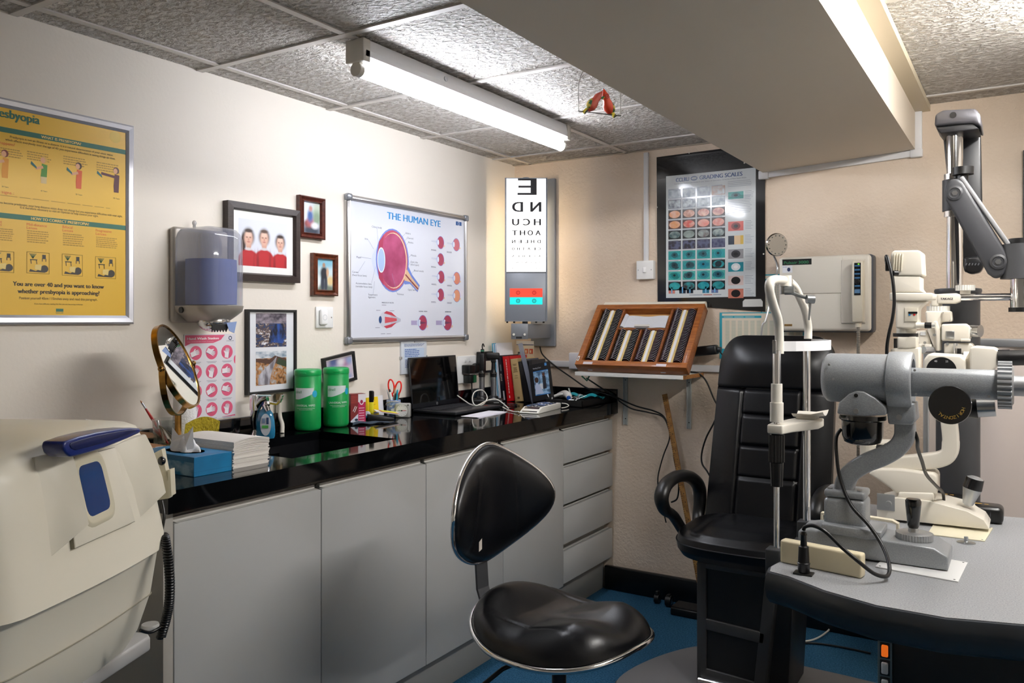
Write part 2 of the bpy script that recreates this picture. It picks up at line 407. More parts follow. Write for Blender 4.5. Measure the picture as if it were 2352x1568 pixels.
# skirting along the back wall
m = MB(M('#060709', .35)); m.box((-1.80, YB-.028, 0), (XR, YB, .118), bev=.006); struct(m, 'baseboard_back')
# cable trunking (part of the building fabric)
TR = M('#e4e4e6', .4)
def trunk(mb, pts, wd=.025, dp=.016):
    for a, b in zip(pts, pts[1:]):
        a, b = Vector(a), Vector(b)
        if abs(a.x-b.x) < .03: mb.box((a.x-wd/2, YB-dp, min(a.z, b.z)-wd/2), (a.x+wd/2, YB, max(a.z, b.z)+wd/2), bev=.002)
        else:
            d = (b-a).normalized(); nn = Vector((-d.z, 0, d.x))*wd/2
            mb.prism([(a.x+nn.x, a.z+nn.z), (b.x+nn.x, b.z+nn.z), (b.x-nn.x, b.z-nn.z), (a.x-nn.x, a.z-nn.z)], YB-dp, YB)
m = MB(TR); p = onY(1486, 350, YB); q = onY(1486, 604, YB); trunk(m, [(p.x, 0, ZC-.02), (p.x, 0, q.z)], .024); struct(m, 'trim_4')
m = MB(TR); a = onY(1752, 404, YB); b = onY(2110, 352, YB); c = onY(2110, 258, YB)
trunk(m, [a, b], .026, .02); m.box((b.x-.012, YB-.022, b.z-.012), (b.x+.014, YB, ZCR-.01), bev=.002); m.box((a.x-.014, YB-.024, a.z-.018), (a.x+.03, YB, a.z+.02), bev=.003); m.box((b.x-.03, YB-.024, b.z-.018), (b.x+.016, YB, b.z+.016), bev=.003)
struct(m, 'trim_5')
m = MB(TR); a = onY(1130, 836, YB); b = onY(1320, 836, YB)
m.box((XL+.02, YB-.018, b.z-.016), (onY(2000, 850, YB).x, YB, b.z+.016), bev=.003)
struct(m, 'trim_6')
ZTR = b.z
# ------------------------------------------------------------------ fluorescent battens
def batten(name, label, x, y0, y1, zc, strength, col, vis=True):
    t = thing(name, label, 'light fitting', (x, (y0+y1)/2, zc), 0)
    L = (y1-y0)/2
    m = MB(M('#eceef2', .35)); m.prism([(-.03, 0), (.03, 0), (.036, -.034), (.036, -.052), (-.036, -.052), (-.036, -.034)], -L, L, 'y'); m.build('housing', t)
    e = MB(M('#d6d2ca', .4)); 
    e.box((-.036, -L-.012, -.068), (.036, -L+.02, 0), bev=.003); e.build('end_cap', t)
    e = MB(M('#d6d2ca', .4)); e.box((-.036, L-.02, -.064), (.037, L+.010, 0), bev=.003); e.build('end_cap', t)
    e = MB(M('#cfd2d8', .3)); e.cyl((.034, 0-L*.38, -.022), (.037, -L*.38, -.022), .009); e.build('knockout', t)
    h = MB(M('#d9d5cc', .4))
    for s in (-1, 1):
        h.cyl((0, s*(L-.012), -.088), (0, s*(L+.006), -.088), .021); h.box((-.014, s*(L-.012), -.088), (.014, s*(L+.004), -.05))
        h.build('lamp_holder', t); h = MB(M('#d9d5cc', .4))
    g = MB(M('#ffffff', .3, emit=strength, ecol=col)); g.cyl((0, -L+.012, -.088), (0, L-.012, -.088), .019, n=20); g.build('tube', t)
    return t
a = onZ(822, 88, ZC); b = onZ(1290, 290, ZC)
LX = (a.x+b.x)/2-.005
batten('fluorescent_light', 'white fluorescent batten with a bare glowing tube, above the eye poster', LX, a.y+.01, b.y, ZC, TUBE_A, '#f3f6ff')
batten('fluorescent_light', 'second white fluorescent batten, on the ceiling right of the boxed-in beam', XB1+.64, 1.5, 2.9, ZCR, TUBE_B, '#fdfaf6')
batten('fluorescent_light', 'third white fluorescent batten, on the ceiling behind the camera', -.9, -1.3, .0, ZC, TUBE_C, '#fcfbf8')
# ================================================================== worktop, sink, base units
XFR = -1.736
class Pl:
    """plane through o with axes ex, ey: pixel -> plane coordinates"""
    def __init__(s, o, ex, ey): s.o, s.ex, s.ey = Vector(o), Vector(ex).normalized(), Vector(ey).normalized(); s.n = s.ex.cross(s.ey)
    def __call__(s, px, py):
        r = ray(px, py); t = (s.o-O).dot(s.n)/r.dot(s.n); q = O+r*t-s.o; return (q.dot(s.ex), q.dot(s.ey))
GRAN = M('#08090b', .06, mix=('#1b1d21', 420, .62, .72), spec=.5)
br, fr, fl = onZ(729, 988, CT), onZ(903, 1008, CT), onZ(674, 1053, CT)
SX1 = (fr.x+fl.x)/2; SX0 = -2.215; SY1 = (br.y+fr.y)/2; SY0 = fl.y-.0
SY0 = min(SY0, SY1-.45)
YE = onX(386, 1160, XFR).y
t = thing('worktop', 'polished black granite worktop with an inset black sink along the left wall', 'worktop', (XFR, YE, CT))
zb = .888
m = MB(GRAN)
for a, b in (((XL+.001, YE), (SX0, YB-.001)), ((SX1, YE), (XFR, YB-.001)), ((SX0, YE), (SX1, SY0)), ((SX0, SY1), (SX1, YB-.001))):
    m.box((a[0], a[1], zb), (b[0], b[1], CT))
m.build('slab', t, True)
m = MB(GRAN); m.box((XL+.001, YE+.02, CT+.0003), (XL+.02, YB-.021, 1.012), bev=.0015); single(m, 'upstand', 'long black granite upstand along the left wall behind the sink', 'splashback', (XL+.01, YE+.02, CT))
m = MB(GRAN); m.box((XL+.001, YB-.02, CT+.0003), (XFR, YB-.001, 1.008), bev=.0015); single(m, 'upstand', 'short black granite upstand along the back wall behind the books', 'splashback', (XL+.03, YB-.01, CT))
s = MB(M('#0c0d10', .25)); q = .19
s.add([(SX0, SY0, CT-.03), (SX1, SY0, CT-.03), (SX1, SY1, CT-.03), (SX0, SY1, CT-.03)]+[(SX0+.015, SY0+.015, CT-q), (SX1-.015, SY0+.015, CT-q), (SX1-.015, SY1-.015, CT-q), (SX0+.015, SY1-.015, CT-q)],
      [(0, 1, 5, 4), (1, 2, 6, 5), (2, 3, 7, 6), (3, 0, 4, 7), (4, 5, 6, 7)]); s.build('sink_bowl', t, True)
s = MB(CHROME); c = onX(614, 1036, SX0+.03)
s.strip([(SX0+.03, SY0+.21+dy, CT-.05+dz) for dy, dz in ((-.045, 0), (.045, 0), (.045, -.045), (-.045, -.045))], (1, 0, 0), .006, .006, closed=True)
s.build('overflow_grille', t, True)
# base units -----------------------------------------------------------
XD = -1.76
def yd(px): return onX(px, 1000, XD).y
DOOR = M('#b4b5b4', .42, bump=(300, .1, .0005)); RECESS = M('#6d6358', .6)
CARC = M('#a9a7a2', .5)
zt = .856
def door(t, y0, y1, z0, z1):
    d = MB(DOOR); d.box((XD-.018, y0+.0015, z0), (XD, y1-.0015, z1), bev=.002)
    d.build('door', t, True)
def lip(t, y0, y1, z, nm='handle_rail'):
    h = MB(M('#cfcdc8', .4)); h.prism([(XD-.018, z), (XD-.018, z+.012), (XD-.026, z+.012), (XD-.04, z-.002), (XD-.035, z-.006), (XD-.024, z+.002), (XD-.004, z)], y0+.01, y1-.01, 'y', bev=.0008); h.build(nm, t, True)
def carc(t, y0, y1):
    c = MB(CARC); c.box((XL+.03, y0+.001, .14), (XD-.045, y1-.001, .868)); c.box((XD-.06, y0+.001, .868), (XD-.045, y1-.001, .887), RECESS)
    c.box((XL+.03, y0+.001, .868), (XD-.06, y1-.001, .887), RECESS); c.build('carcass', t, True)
ys = [yd(p) for p in (399, 738.5, 979, 1156, 1294.5, 1407)]
LB = ['white base cupboard with a flush door at the left end of the worktop', 'white base cupboard with a flush door, second from the left under the worktop',
      'white base cupboard with a flush door behind the stool backrest', 'white base cupboard with a flush door, next to the drawer unit']
for i in range(4):
    t = thing('base_cupboard', LB[i], 'cupboard', (XD, ys[i], 0), group='base cupboards under the worktop')
    # sink unit keeps room for the bowl
    if i < 2:
        c = MB(CARC); c.box((XD-.06, ys[i]+.001, .14), (XD-.045, ys[i+1]-.001, .868)); c.box((XD-.06, ys[i]+.001, .868), (XD-.045, ys[i+1]-.001, .887), RECESS); c.build('carcass', t, True)
    else: carc(t, ys[i], ys[i+1])
    door(t, ys[i], ys[i+1], .157, zt); lip(t, ys[i], ys[i+1], zt)
t = thing('drawer_unit', 'white unit of four handleless drawers at the far end of the worktop', 'drawers', (XD, ys[4], 0))
carc(t, ys[4], ys[5])
for z0, z1 in ((.7066, zt), (.522, .687), (.3437, .5014), (.166, .31)):
    d = MB(DOOR); d.box((XD-.018, ys[4]+.0015, z0), (XD, ys[5]-.001, z1), bev=.002); dr = d.build('drawer', t, True)
    h = MB(M('#cfcdc8', .4)); h.prism([(XD-.018, z1), (XD-.018, z1+.004), (XD-.024, z1+.004), (XD-.04, z1-.004), (XD-.035, z1-.006), (XD-.02, z1-.002)], ys[4]+.006, ys[5]-.012, 'y'); h.build('handle_rail', dr, True)
m = MB(M('#a8a49c', .5)); m.box((XL+.03, YE+.005, 0), (XD-.002, ys[0], .887), bev=.001); single(m, 'end_panel', 'narrow off-white panel closing the near end of the cupboards', 'panel', (XD, YE, 0))
m = MB(M('#8f8f8c', .5)); m.box((-1.828, YE+.03, 0), (-1.812, YB-.005, .14), bev=.001); single(m, 'plinth', 'long grey plinth board between the cupboards and the blue carpet', 'plinth', (-1.82, YE+.03, 0))
# ================================================================== things on the walls
def rframe(m, x0, z0, x1, z1, prof, mt=None, sm=False):
    rings = []
    for i, y in prof: rings.append([(x0+i, y, z0+i), (x1-i, y, z0+i), (x1-i, y, z1-i), (x0+i, y, z1-i)])
    n = len(rings); vs = [p for r in rings for p in r]
    fs = [(a*4+k, a*4+(k+1) % 4, ((a+1) % n)*4+(k+1) % 4, ((a+1) % n)*4+k) for a in range(n) for k in range(4)]
    return m.add(vs, fs, mt, sm)
def corners(W, xa, ya, xb, yb):
    a, b = W(xa, ya), W(xb, yb); return a[0], b[1], b[0], a[1]      # x0,z0,x1,z1 from top-left and bottom-right pixels
BLK = M('#1a1a1a', .5)
# ---- yellow poster
W = Wall('L', 141, 520, .022)
t = thing('framed_poster', 'large yellow presbyopia poster in a silver snap frame on the left wall', 'poster', W.at(), W.rz)
xr = W(310, 290)[0]; xl = 2*W(141, 500)[0]-xr; zt_, zb_ = W(310, 289)[1], W(307, 744)[1]
f = MB(M('#c9ccd6', .28, .6)); rframe(f, xl, zb_, xr, zt_, [(0, 0), (0, -.016), (.006, -.022), (.018, -.02), (.026, -.015), (.026, 0)]); f.build('frame', t)
Y1 = -.0145; p = MB(M('#ecbc38', .42)); p.box((xl+.024, -.014, zb_+.024), (xr-.024, -.002, zt_-.024))
W = Wall('L', 141, 520, .0145); GR, OR, DK = M('#2f6f5c', .5), M('#dd5f26', .5), M('#2b2410', .5)
W.text(p, 'Presbyopia', -24, 262, 93, 20, Y1-.001, GR, bold=True)
for ya, yb, s_, x0, x1, yt in ((289, 301, 'WHAT IS PRESBYOPIA?', 98, 189, 321), (487, 499, 'HOW TO CORRECT PRESBYOPIA?', 75, 207, 506)):
    a = W(0, ya)[1]; b_ = W(0, yb)[1]
    p.rect(xl+.026, b_, xr-.026, a, Y1-.0005, GR); p.text(s_, W(x0, ya)[0], (a+b_)/2-(a-b_)*.28, (a-b_)*.56, Y1-.001, M('#e9c76a', .5), width=W(x1, ya)[0]-W(x0, ya)[0], bold=True)
W.text(p, 'Presbyopia is not an illness or a disease, it is a natural deterioration of your close vision', 27, 316, 262, 5, Y1-.001, DK)
W.text(p, 'which effects everybody over the age of 40: you experience difficulties in seeing things up close.', 16, 322, 268, 5, Y1-.001, DK)
W.text(p, 'happens?', 3, 330, 38, 7, Y1-.001, OR); W.text(p, 'First signs :', -18, 440, 36, 7, Y1-.001, OR)
W.text(p, 'you become presbyopic, your long distance vision does not change but you experience difficulties with near sight.', 0, 466, 284, 5, Y1-.001, DK)
W.text(p, 'It is therefore necessary to visit an Optician to help control your sight.', 50, 478, 229, 5, Y1-.001, DK)
for x, s_ in ((65, 'Mid-distance'), (147, 'Bifocal'), (223, 'Progressive')):
    yy = {65: 517, 147: 523, 223: 531}[x]; W.text(p, s_, x, yy, x+(46 if x == 65 else 23 if x == 147 else 36), 6, Y1-.001, OR); W.text(p, 'Lenses', x, yy+7.5, x+24, 5.5, Y1-.001, OR)
W.text(p, 'Reading', -14, 509, 8, 6, Y1-.001, OR); W.text(p, 'Lenses', -14, 516, 8, 5.5, Y1-.001, OR)
LG = M('#b98f2c', .5)
for x, yy in ((-14, 522), (66, 528), (148, 535), (224, 543)): W.bars(p, x, yy, x+50, yy+(30 if x < 200 else 26), 6, Y1-.001, LG)
for x, y in ((0, 337), (66, 346), (149, 357), (225, 371)): W.bars(p, x, y, x+56, y+22, 4, Y1-.0004, LG)
W.bars(p, 0, 446, 282, 449, 1, Y1-.001, LG)
for i, (x, cl, hair) in enumerate(((15, '#e0961c', '#7a3014'), (104, '#4f8f2f', '#e0b050'), (184, '#dd5f26', '#4a3420'), (270, '#5d2c33', '#6b4a3a'))):
    y = (378, 392, 405, 415)[i]
    a = W(x, y); u_ = .0085; sk = M('#e2a877', .5)
    p.disc((a[0], a[1]+u_*3.6), u_*1.1, u_*1.2, Y1-.001, M(hair, .5)); p.disc((a[0]-u_*.3, a[1]+u_*3.4), u_*.75, u_*.95, Y1-.0012, sk)
    p.poly([(a[0]-u_, a[1]-u_*2), (a[0]+u_, a[1]-u_*2), (a[0]+u_*1.2, a[1]+u_*2), (a[0]-u_*.6, a[1]+u_*2.3)], Y1-.001, M(cl, .5))
    p.poly([(a[0]-u_*.9, a[1]-u_*4.2), (a[0]+u_*.9, a[1]-u_*4.2), (a[0]+u_, a[1]-u_*2), (a[0]-u_, a[1]-u_*2)], Y1-.0009, M(('#e0961c', '#d8c08a', '#dd5f26', '#5d2c33')[i], .5))
    L = 5.6 if i == 3 else 2.6
    p.line((a[0]-u_*.2, a[1]+u_*1.2), (a[0]-u_*L, a[1]+u_*(1.9 if i == 3 else .4)), u_*.9, Y1-.0014, M(cl, .5) if i == 3 else sk)
    p.poly([(a[0]-u_*(L+1.6), a[1]+u_*1.6), (a[0]-u_*(L-.4), a[1]+u_*.3), (a[0]-u_*(L-.2), a[1]+u_*1.1), (a[0]-u_*(L+1.4), a[1]+u_*2.6)], Y1-.0016, M('#2f6f6c', .5))
    W.text(p, ('20', '40', '50', '70')[i]+' Years', x-7, (429, 439, 447, 456)[i], x+8, 3, Y1-.001, DK)
for x, y in ((-16, 574), (65, 577), (146, 582), (222, 588)):
    a, b_ = W(x, y), W(x+(52 if x < 100 else 47), y+52)
    rframe(p, a[0], b_[1], b_[0], a[1], [(0, Y1-.0005), (.001, Y1-.0008)], M('#8d6f24', .5))
    wd, hh = b_[0]-a[0], a[1]-b_[1]; g = M('#3a352c', .5)
    p.disc((a[0]+wd*.78, b_[1]+hh*.24), wd*.17, hh*.17, Y1-.0008, g); p.poly([(a[0]+wd*.1, b_[1]+hh*.08), (a[0]+wd*.8, b_[1]+hh*.06), (a[0]+wd*.7, b_[1]+hh*.32), (a[0]+wd*.4, b_[1]+hh*.12), (a[0]+wd*.15, b_[1]+hh*.2)], Y1-.001, g)
    p.poly([(a[0]+wd*.35, b_[1]+hh*.2), (a[0]+wd*.62, b_[1]+hh*.15), (a[0]+wd*.66, b_[1]+hh*.44), (a[0]+wd*.36, b_[1]+hh*.4)], Y1-.0012, M('#e9cd7a', .5))
    p.rect(a[0]+wd*.14, b_[1]+hh*.62, a[0]+wd*.46, b_[1]+hh*.66, Y1-.001, g); p.line((a[0]+wd*.18, b_[1]+hh*.64), (a[0]+wd*.2, b_[1]+hh*.45), .002, Y1-.001, g); p.line((a[0]+wd*.42, b_[1]+hh*.64), (a[0]+wd*.44, b_[1]+hh*.45), .002, Y1-.001, g)
    for q in range(7): p.line((a[0]+wd*.27, b_[1]+hh*.7), (a[0]+wd*(.12+.05*q), b_[1]+hh*.93), .0012, Y1-.001, M('#4b6a3c', .5))
    p.rect(a[0]+wd*.68, b_[1]+hh*.7, a[0]+wd*.84, b_[1]+hh*.9, Y1-.001, g); p.line((a[0]+wd*.68, b_[1]+hh*.72), (a[0]+wd*.68, b_[1]+hh*.58), .002, Y1-.001, g); p.line((a[0]+wd*.84, b_[1]+hh*.72), (a[0]+wd*.84, b_[1]+hh*.58), .002, Y1-.001, g)
W.text(p, 'You are over 40 and you want to know', 33, 655, 241, 10, Y1-.001, DK, bold=True)
W.text(p, 'whether presbyopia is approaching?', 44, 672, 231, 10, Y1-.001, DK, bold=True)
W.text(p, 'Position yourself 40cm / 15inches away and read this paragraph.', 48, 686, 227, 6, Y1-.001, DK)
W.text(p, 'If you have difficulty reading this line, you are becoming presbyope.', 83, 698, 194, 3, Y1-.001, DK)
W.quad(p, 132, 708, 149, 715, Y1-.001, GR); W.text(p, 'ESSILOR', 132, 719, 149, 3, Y1-.001, GR); W.text(p, 'www.varilux.co.uk', 122, 727, 158, 3, Y1-.001, DK)
a = W(268, 315); p.disc(a, .018, .018, Y1-.001, M('#e8c65a', .5)); W.quad(p, 292, 300, 296, 340, Y1-.0008, GR)
p.squash(-.014); p.build('print', t)
# ---- paper towel dispenser
W = Wall('L', 470, 640, 0)
t = thing('towel_dispenser', 'grey and smoked-plastic paper towel dispenser with a blue roll, on the left wall', 'dispenser', W.at(), W.rz)
def towel_dispenser():
    x0 = W(390, 600)[0]; w_ = .182; x1 = x0+w_; d = .182
    zt_ = W(400, 521)[1]; zb_ = W(395, 741)[1]; zc = zb_+.055
    G = M('#a9a299', .35, .3)
    def plan(i, y0=-.028, dd=d):
        out = [(x1-i, y0)]
        for cx, cy, r, a in ((x1-.075, -dd+.075, .075-i, 0), (x0+.05, -dd+.05, .05-i, -90)):
            for k in range(8): an = math.radians(a-k*90/7); out.append((cx+r*math.cos(an), cy+r*math.sin(an)))
        return out+[(x0+i, y0)]
    b = MB(G); b.box((x0-.006, -.028, zb_), (x1+.03, 0, zt_), bev=.018, seg=4); b.build('back_plate', t)
    b = MB(G); b.loft([[(x, y, zc) for x, y in plan(-.002)], [(x, y, zc-.018) for x, y in plan(.002)], [(x, y, zc-.034) for x, y in plan(.022)], [(x, y, zb_+.004) for x, y in plan(.045)]]); b.build('lower_shell', t)
    b = MB(M('#d9dadc', .08, .9)); b.ball((x0+w_*.5, -.10, zb_+.004), (.052, .052, .034)); b.build('towel_outlet', t)
    b = MB(M('#141414', .5)); z = zb_-.020; b.prism([(x0+.045, z+.014)]+[(x0+.045+k*.0055, z+(.0 if k % 2 else -.010)) for k in range(12)]+[(x0+.108, z+.014)], -.152, -.149, 'y'); b.build('tear_teeth', t)
    b = MB(M('#8ea3cf', .8)); b.prism([(x0+.095, z+.020), (x0+.135, z+.024), (x0+.125, z-.014), (x0+.105, z-.006)], -.160, -.158, 'y'); b.build('paper_end', t)
    b = MB(M('#6478ba', .85, bump=(500, .4, .001))); R = .079; cx, cy = x0+.084, -.098
    b.lathe([(.02, zc+.004), (R, zc+.004), (R+.001, zc+.07), (R, zc+.150), (.02, zc+.150)], o=(cx, cy, 0), n=56); b.build('paper_roll', t)
    cv = MB(M('#8d92a8', .05, alpha=.42, coat=.8)); top = zt_
    secs = [(zc+.001, 0), (zc+.12, 0), (top-.040, .002), (top-.022, .008), (top-.009, .020), (top-.003, .036)]
    rr = [[(x, y, z) for x, y in plan(i)] for z, i in secs]; cv.loft(rr, caps=False); cv.add(rr[-1], [tuple(range(len(rr[-1])))]); cv.build('clear_cover', t)
    b = MB(M('#d9d9d9', .1, trans=.6)); b.cyl((x0+.07, -.03, zt_-.004), (x0+.07, -.03, zt_+.012), .005); b.ball((x0+.07, -.03, zt_+.016), (.007, .007, .009)); b.build('suction_hook', t)
    b = MB(M('#303030', .4)); b.cyl((x0+.0015, -.06, zc-.014), (x0-.004, -.06, zc-.014), .010); b.build('lock', t)
towel_dispenser()
# ---- hand wash sign
W = Wall('L', 480, 860, .003); t = thing('hand_wash_sign', 'laminated pink and white hand wash station sign above the sink', 'sign', W.at(), W.rz)
PK, NV = M('#dd5c7e', .4), M('#24375c', .5)
p = MB(M('#e6e4ea', .25, coat=.3)); x0, z0, x1, z1 = corners(W, 423, 768, 541, 956); p.box((x0, -.003, z0), (x1, -.0005, z1)); y = -.0036
w_, h_ = x1-x0, z1-z0
p.poly([(x0+.003, z1-.003), (x0+w_*.78, z1-.003), (x0+w_*.70, z1-h_*.07), (x0+w_*.55, z1-h_*.105), (x0+w_*.12, z1-h_*.105), (x0+.003, z1-h_*.135)], y, PK)
p.text('Hand Wash Station', x0+w_*.055, z1-h_*.062, h_*.027, y-.0005, M('#ffffff', .5), width=w_*.6, bold=True)
p.text('Steps 3-8 should take at least 15 seconds', x0+w_*.055, z1-h_*.09, h_*.010, y-.0005, M('#f6c6d2', .5), width=w_*.5)
p.ring((x0+w_*.89, z1-h_*.05), w_*.035, w_*.035, w_*.014, y, NV); p.text('HAKIM', x0+w_*.82, z1-h_*.09, h_*.012, y, NV, width=w_*.14)
def hand(mb, c, R, k):
    hw = M('#f2eef2', .5); a0 = [.3, -.5, 1.4, 1.0, 1.3, 0, 1.2, .4, -.3, 1.35, .1, 1.4][k]
    ca, sa = math.cos(a0), math.sin(a0)
    def rot(x, z): return (c[0]+(x*ca-z*sa)*R, c[1]+(x*sa+z*ca)*R)
    mb.poly([rot(-.85, -.38), rot(-.1, -.34), rot(.2, 0), rot(-.1, .34), rot(-.85, .3)], y-.0006, hw)
    for q in range(4): z = -.27+q*.17; mb.poly([rot(-.1, z-.07), rot(.62-.08*abs(q-1.5), z-.06+q*.02), rot(.66-.08*abs(q-1.5), z+.03+q*.02), rot(-.1, z+.09)], y-.0008, hw); mb.line(rot(0, z+.085), rot(.55, z+.09+q*.02), R*.035, y-.001, NV)
    mb.poly([rot(-.35, .3), rot(.05, .62), rot(.14, .52), rot(-.05, .25)], y-.0008, hw)
    mb.line(rot(-.85, -.42), rot(-.05, -.38), R*.06, y-.001, NV)
k = 0
for r_ in range(4):
    for c_ in range(3):
        c = (x0+w_*(.215+.305*c_), z1-h_*(.215+.222*r_)); R = w_*.115
        p.disc(c, R, R, y-.0003, PK); hand(p, c, R, k); k += 1
        a = c[1]-R*1.25
        for q in range(2): p.rect(c[0]-w_*(.10-.02*q), a-h_*.008-q*h_*.012, c[0]+w_*(.10-.02*q), a-q*h_*.012-h_*.003, y, M('#8d8fa0', .5))
p.disc((x1-.0005, z1-h_*.31), w_*.035, h_*.05, y, PK, a0=PI/2, a1=PI*1.5)
p.poly([(x1-.002, z0+h_*.03), (x1-.002, z0+.004), (x0+w_*.7, z0+.004)], y, PK)
p.squash(-.003); o = p.build('sheet', t)
# ---- pictures
def picture(label, cat, W, quadpx, depth, fw, prof, fm, mount, art, rot=0, group=None, back=None):
    x0, z0, x1, z1 = quadpx
    t = thing('picture_frame', label, cat, W.at(), W.rz, group, ry=rot)
    f = MB(fm); rframe(f, x0, z0, x1, z1, prof); f.build('frame', t)
    p = MB(mount); p.box((x0+fw*.8, -depth*.6, z0+fw*.8), (x1-fw*.8, -.002, z1-fw*.8)); art(p, x0+fw, z0+fw, x1-fw, z1-fw, -depth*.6-.0008); p.squash(-depth*.6); p.build('picture', t)
    return t
DW = M('#2c2320', .45, mix=('#3a2e29', 90, .4, .6, (1, 1, 8)))
W = Wall('L', 607, 555, .028)
MT = M('#f2f2ee', .5)
def kids(p, a, b, c, d, y):
    w_, h_ = c-a, d-b; i0, i1, j0, j1 = a+w_*.095, c-w_*.115, b+h_*.12, d-h_*.13
    p.rect(i0, j0, i1, j1, y, M('#dfe3ef', .5)); w2, h2 = i1-i0, j1-j0
    B = []; sf = .28
    for fx, fz, s, hc in ((.2, .60, 1.0, '#3b2a25'), (.52, .62, .98, '#5a4438'), (.86, .55, .92, '#33241f')):
        cx, cz = i0+w2*fx, j0+h2*fz; rw, rh = w2*.105*s, h2*.165*s; top = cz-rh*1.15
        if fx < .3: B += [(cx-rw*1.0, cz-rh*.9, rw*.45, rh*1.5, hc, .3)]
        B += [(cx, cz+rh*.16, rw*1.08, rh*1.10, hc, sf*1.3)]
        B += [(cx, top-rh*1.9, rw*2.05, rh*1.55, '#b41e26', .10), (cx, j0-h2*.05, rw*2.0, h2*.34, '#b8222a', .10), (cx-rw*1.3, top-rh*2.2, rw*.25, rh*1.3, '#8c141c', .8), (cx+rw*1.2, top-rh*2.2, rw*.25, rh*1.3, '#94161e', .8)]
        B += [(cx, top+rh*.12, rw*.50, rh*.5, '#cf9f8c', .3), (cx, top-rh*.30, rw*.62, rh*.18, '#d8d2d4', .5)]
        B += [(cx, cz-rh*.10, rw*.82, rh*.94, '#dcb09c', .34), (cx, cz+rh*.45, rw*.55, rh*.30, '#e9c6b4', .6), (cx-rw*.32, cz+rh*.06, rw*.18, rh*.09, '#96705f', .9), (cx+rw*.32, cz+rh*.06, rw*.18, rh*.09, '#96705f', .9), (cx, cz-rh*.22, rw*.14, rh*.14, '#c8917c', .9), (cx, cz-rh*.52, rw*.28, rh*.09, '#c07a70', .9), (cx, cz+rh*.92, rw*.7, rh*.22, hc, .5)]
    p.rect(i0, j0, i1, j1, y-.0002, soft_photo('#dfe3ef', B))
picture('dark brown frame with a photo of three children in red jumpers', 'picture', W, corners(W, 524, 459, 690, 650), .028, .026,
        [(0, 0), (0, -.028), (.022, -.03), (.028, -.018), (.028, 0)], DW, MT, kids)
RW = M('#5e2a1e', .3, mix=('#4a1f17', 60, .4, .6), coat=.3)
def blur1(p, a, b, c, d, y):
    w_, h_ = c-a, d-b; e = lambda x, z, rx, rz, col, so=.6: (a+w_*x, b+h_*z, w_*rx, h_*rz, col, so)
    p.rect(a, b, c, d, y, soft_photo('#cfd6e2', [e(.15, .6, .25, .5, '#dfe6f4'), e(.85, .75, .3, .3, '#b9c6b4'), e(.8, .5, .25, .25, '#7f957c'), e(.5, .08, .6, .22, '#2f3848'), e(.25, .3, .18, .12, '#7a3c38'), e(.42, .36, .2, .16, '#a85a5c'), e(.42, .56, .16, .2, '#3f5f9c'), e(.45, .8, .10, .09, '#b9837a'), e(.7, .25, .2, .1, '#e0e0e6')]))
def blur2(p, a, b, c, d, y):
    w_, h_ = c-a, d-b; e = lambda x, z, rx, rz, col, so=.5: (a+w_*x, b+h_*z, w_*rx, h_*rz, col, so)
    p.rect(a, b, c, d, y, soft_photo('#cfe0e2', [e(.5, .95, .8, .25, '#7fb8cc'), e(.2, .45, .3, .25, '#b8ced2'), e(.5, .02, .8, .2, '#6f7c70'), e(.82, .32, .22, .14, '#dcc48c'), e(.1, .3, .14, .2, '#e8ecea'), e(.38, .25, .10, .3, '#343a48', .4), e(.56, .25, .09, .3, '#3a404c', .4), e(.46, .55, .2, .2, '#23262e', .35), e(.66, .58, .07, .14, '#c8a080'), e(.45, .80, .08, .07, '#a8846c', .4)]))
W = Wall('L', 722, 498, .03)
PR = [(0, 0), (0, -.02), (.004, -.024), (.014, -.016), (.02, -.022), (.024, -.012), (.024, 0)]
picture('small red-brown wooden frame with a blurred photo, right of the children\'s photo', 'picture', W, corners(W, 693, 446, 752, 551), .02, .022, PR, RW, M('#d8cfc8', .5), blur1, rot=0)
W = Wall('L', 748, 630, .02)
picture('small brown wooden frame with a photo of a standing figure, above the doorbell', 'picture', W, corners(W, 720.5, 580, 777, 680), .02, .019, PR, M('#6b3218', .3, mix=('#4f2410', 60, .4, .6), coat=.3), M('#ddd8cc', .5), blur2)
W = Wall('L', 626, 805, .02)
MTN1 = ramp_mat(((.28, '#1b1c22'), (.4, '#24406f'), (.5, '#4a3b38'), (.58, '#8f7d74'), (.66, '#e8ecf4')), 60, 10, .5, (1, 1, 1.6), .8)
MTN2 = ramp_mat(((.3, '#3d342c'), (.42, '#8a5b33'), (.52, '#b9834e'), (.62, '#a39a95'), (.72, '#c9c9cc')), 60, 10, .5, (1, 1, .9), .7)
SKY = ramp_mat(((.35, '#7d93a8'), (.6, '#e2e6ea')), 30, 4, .5, (1, 1, 2))
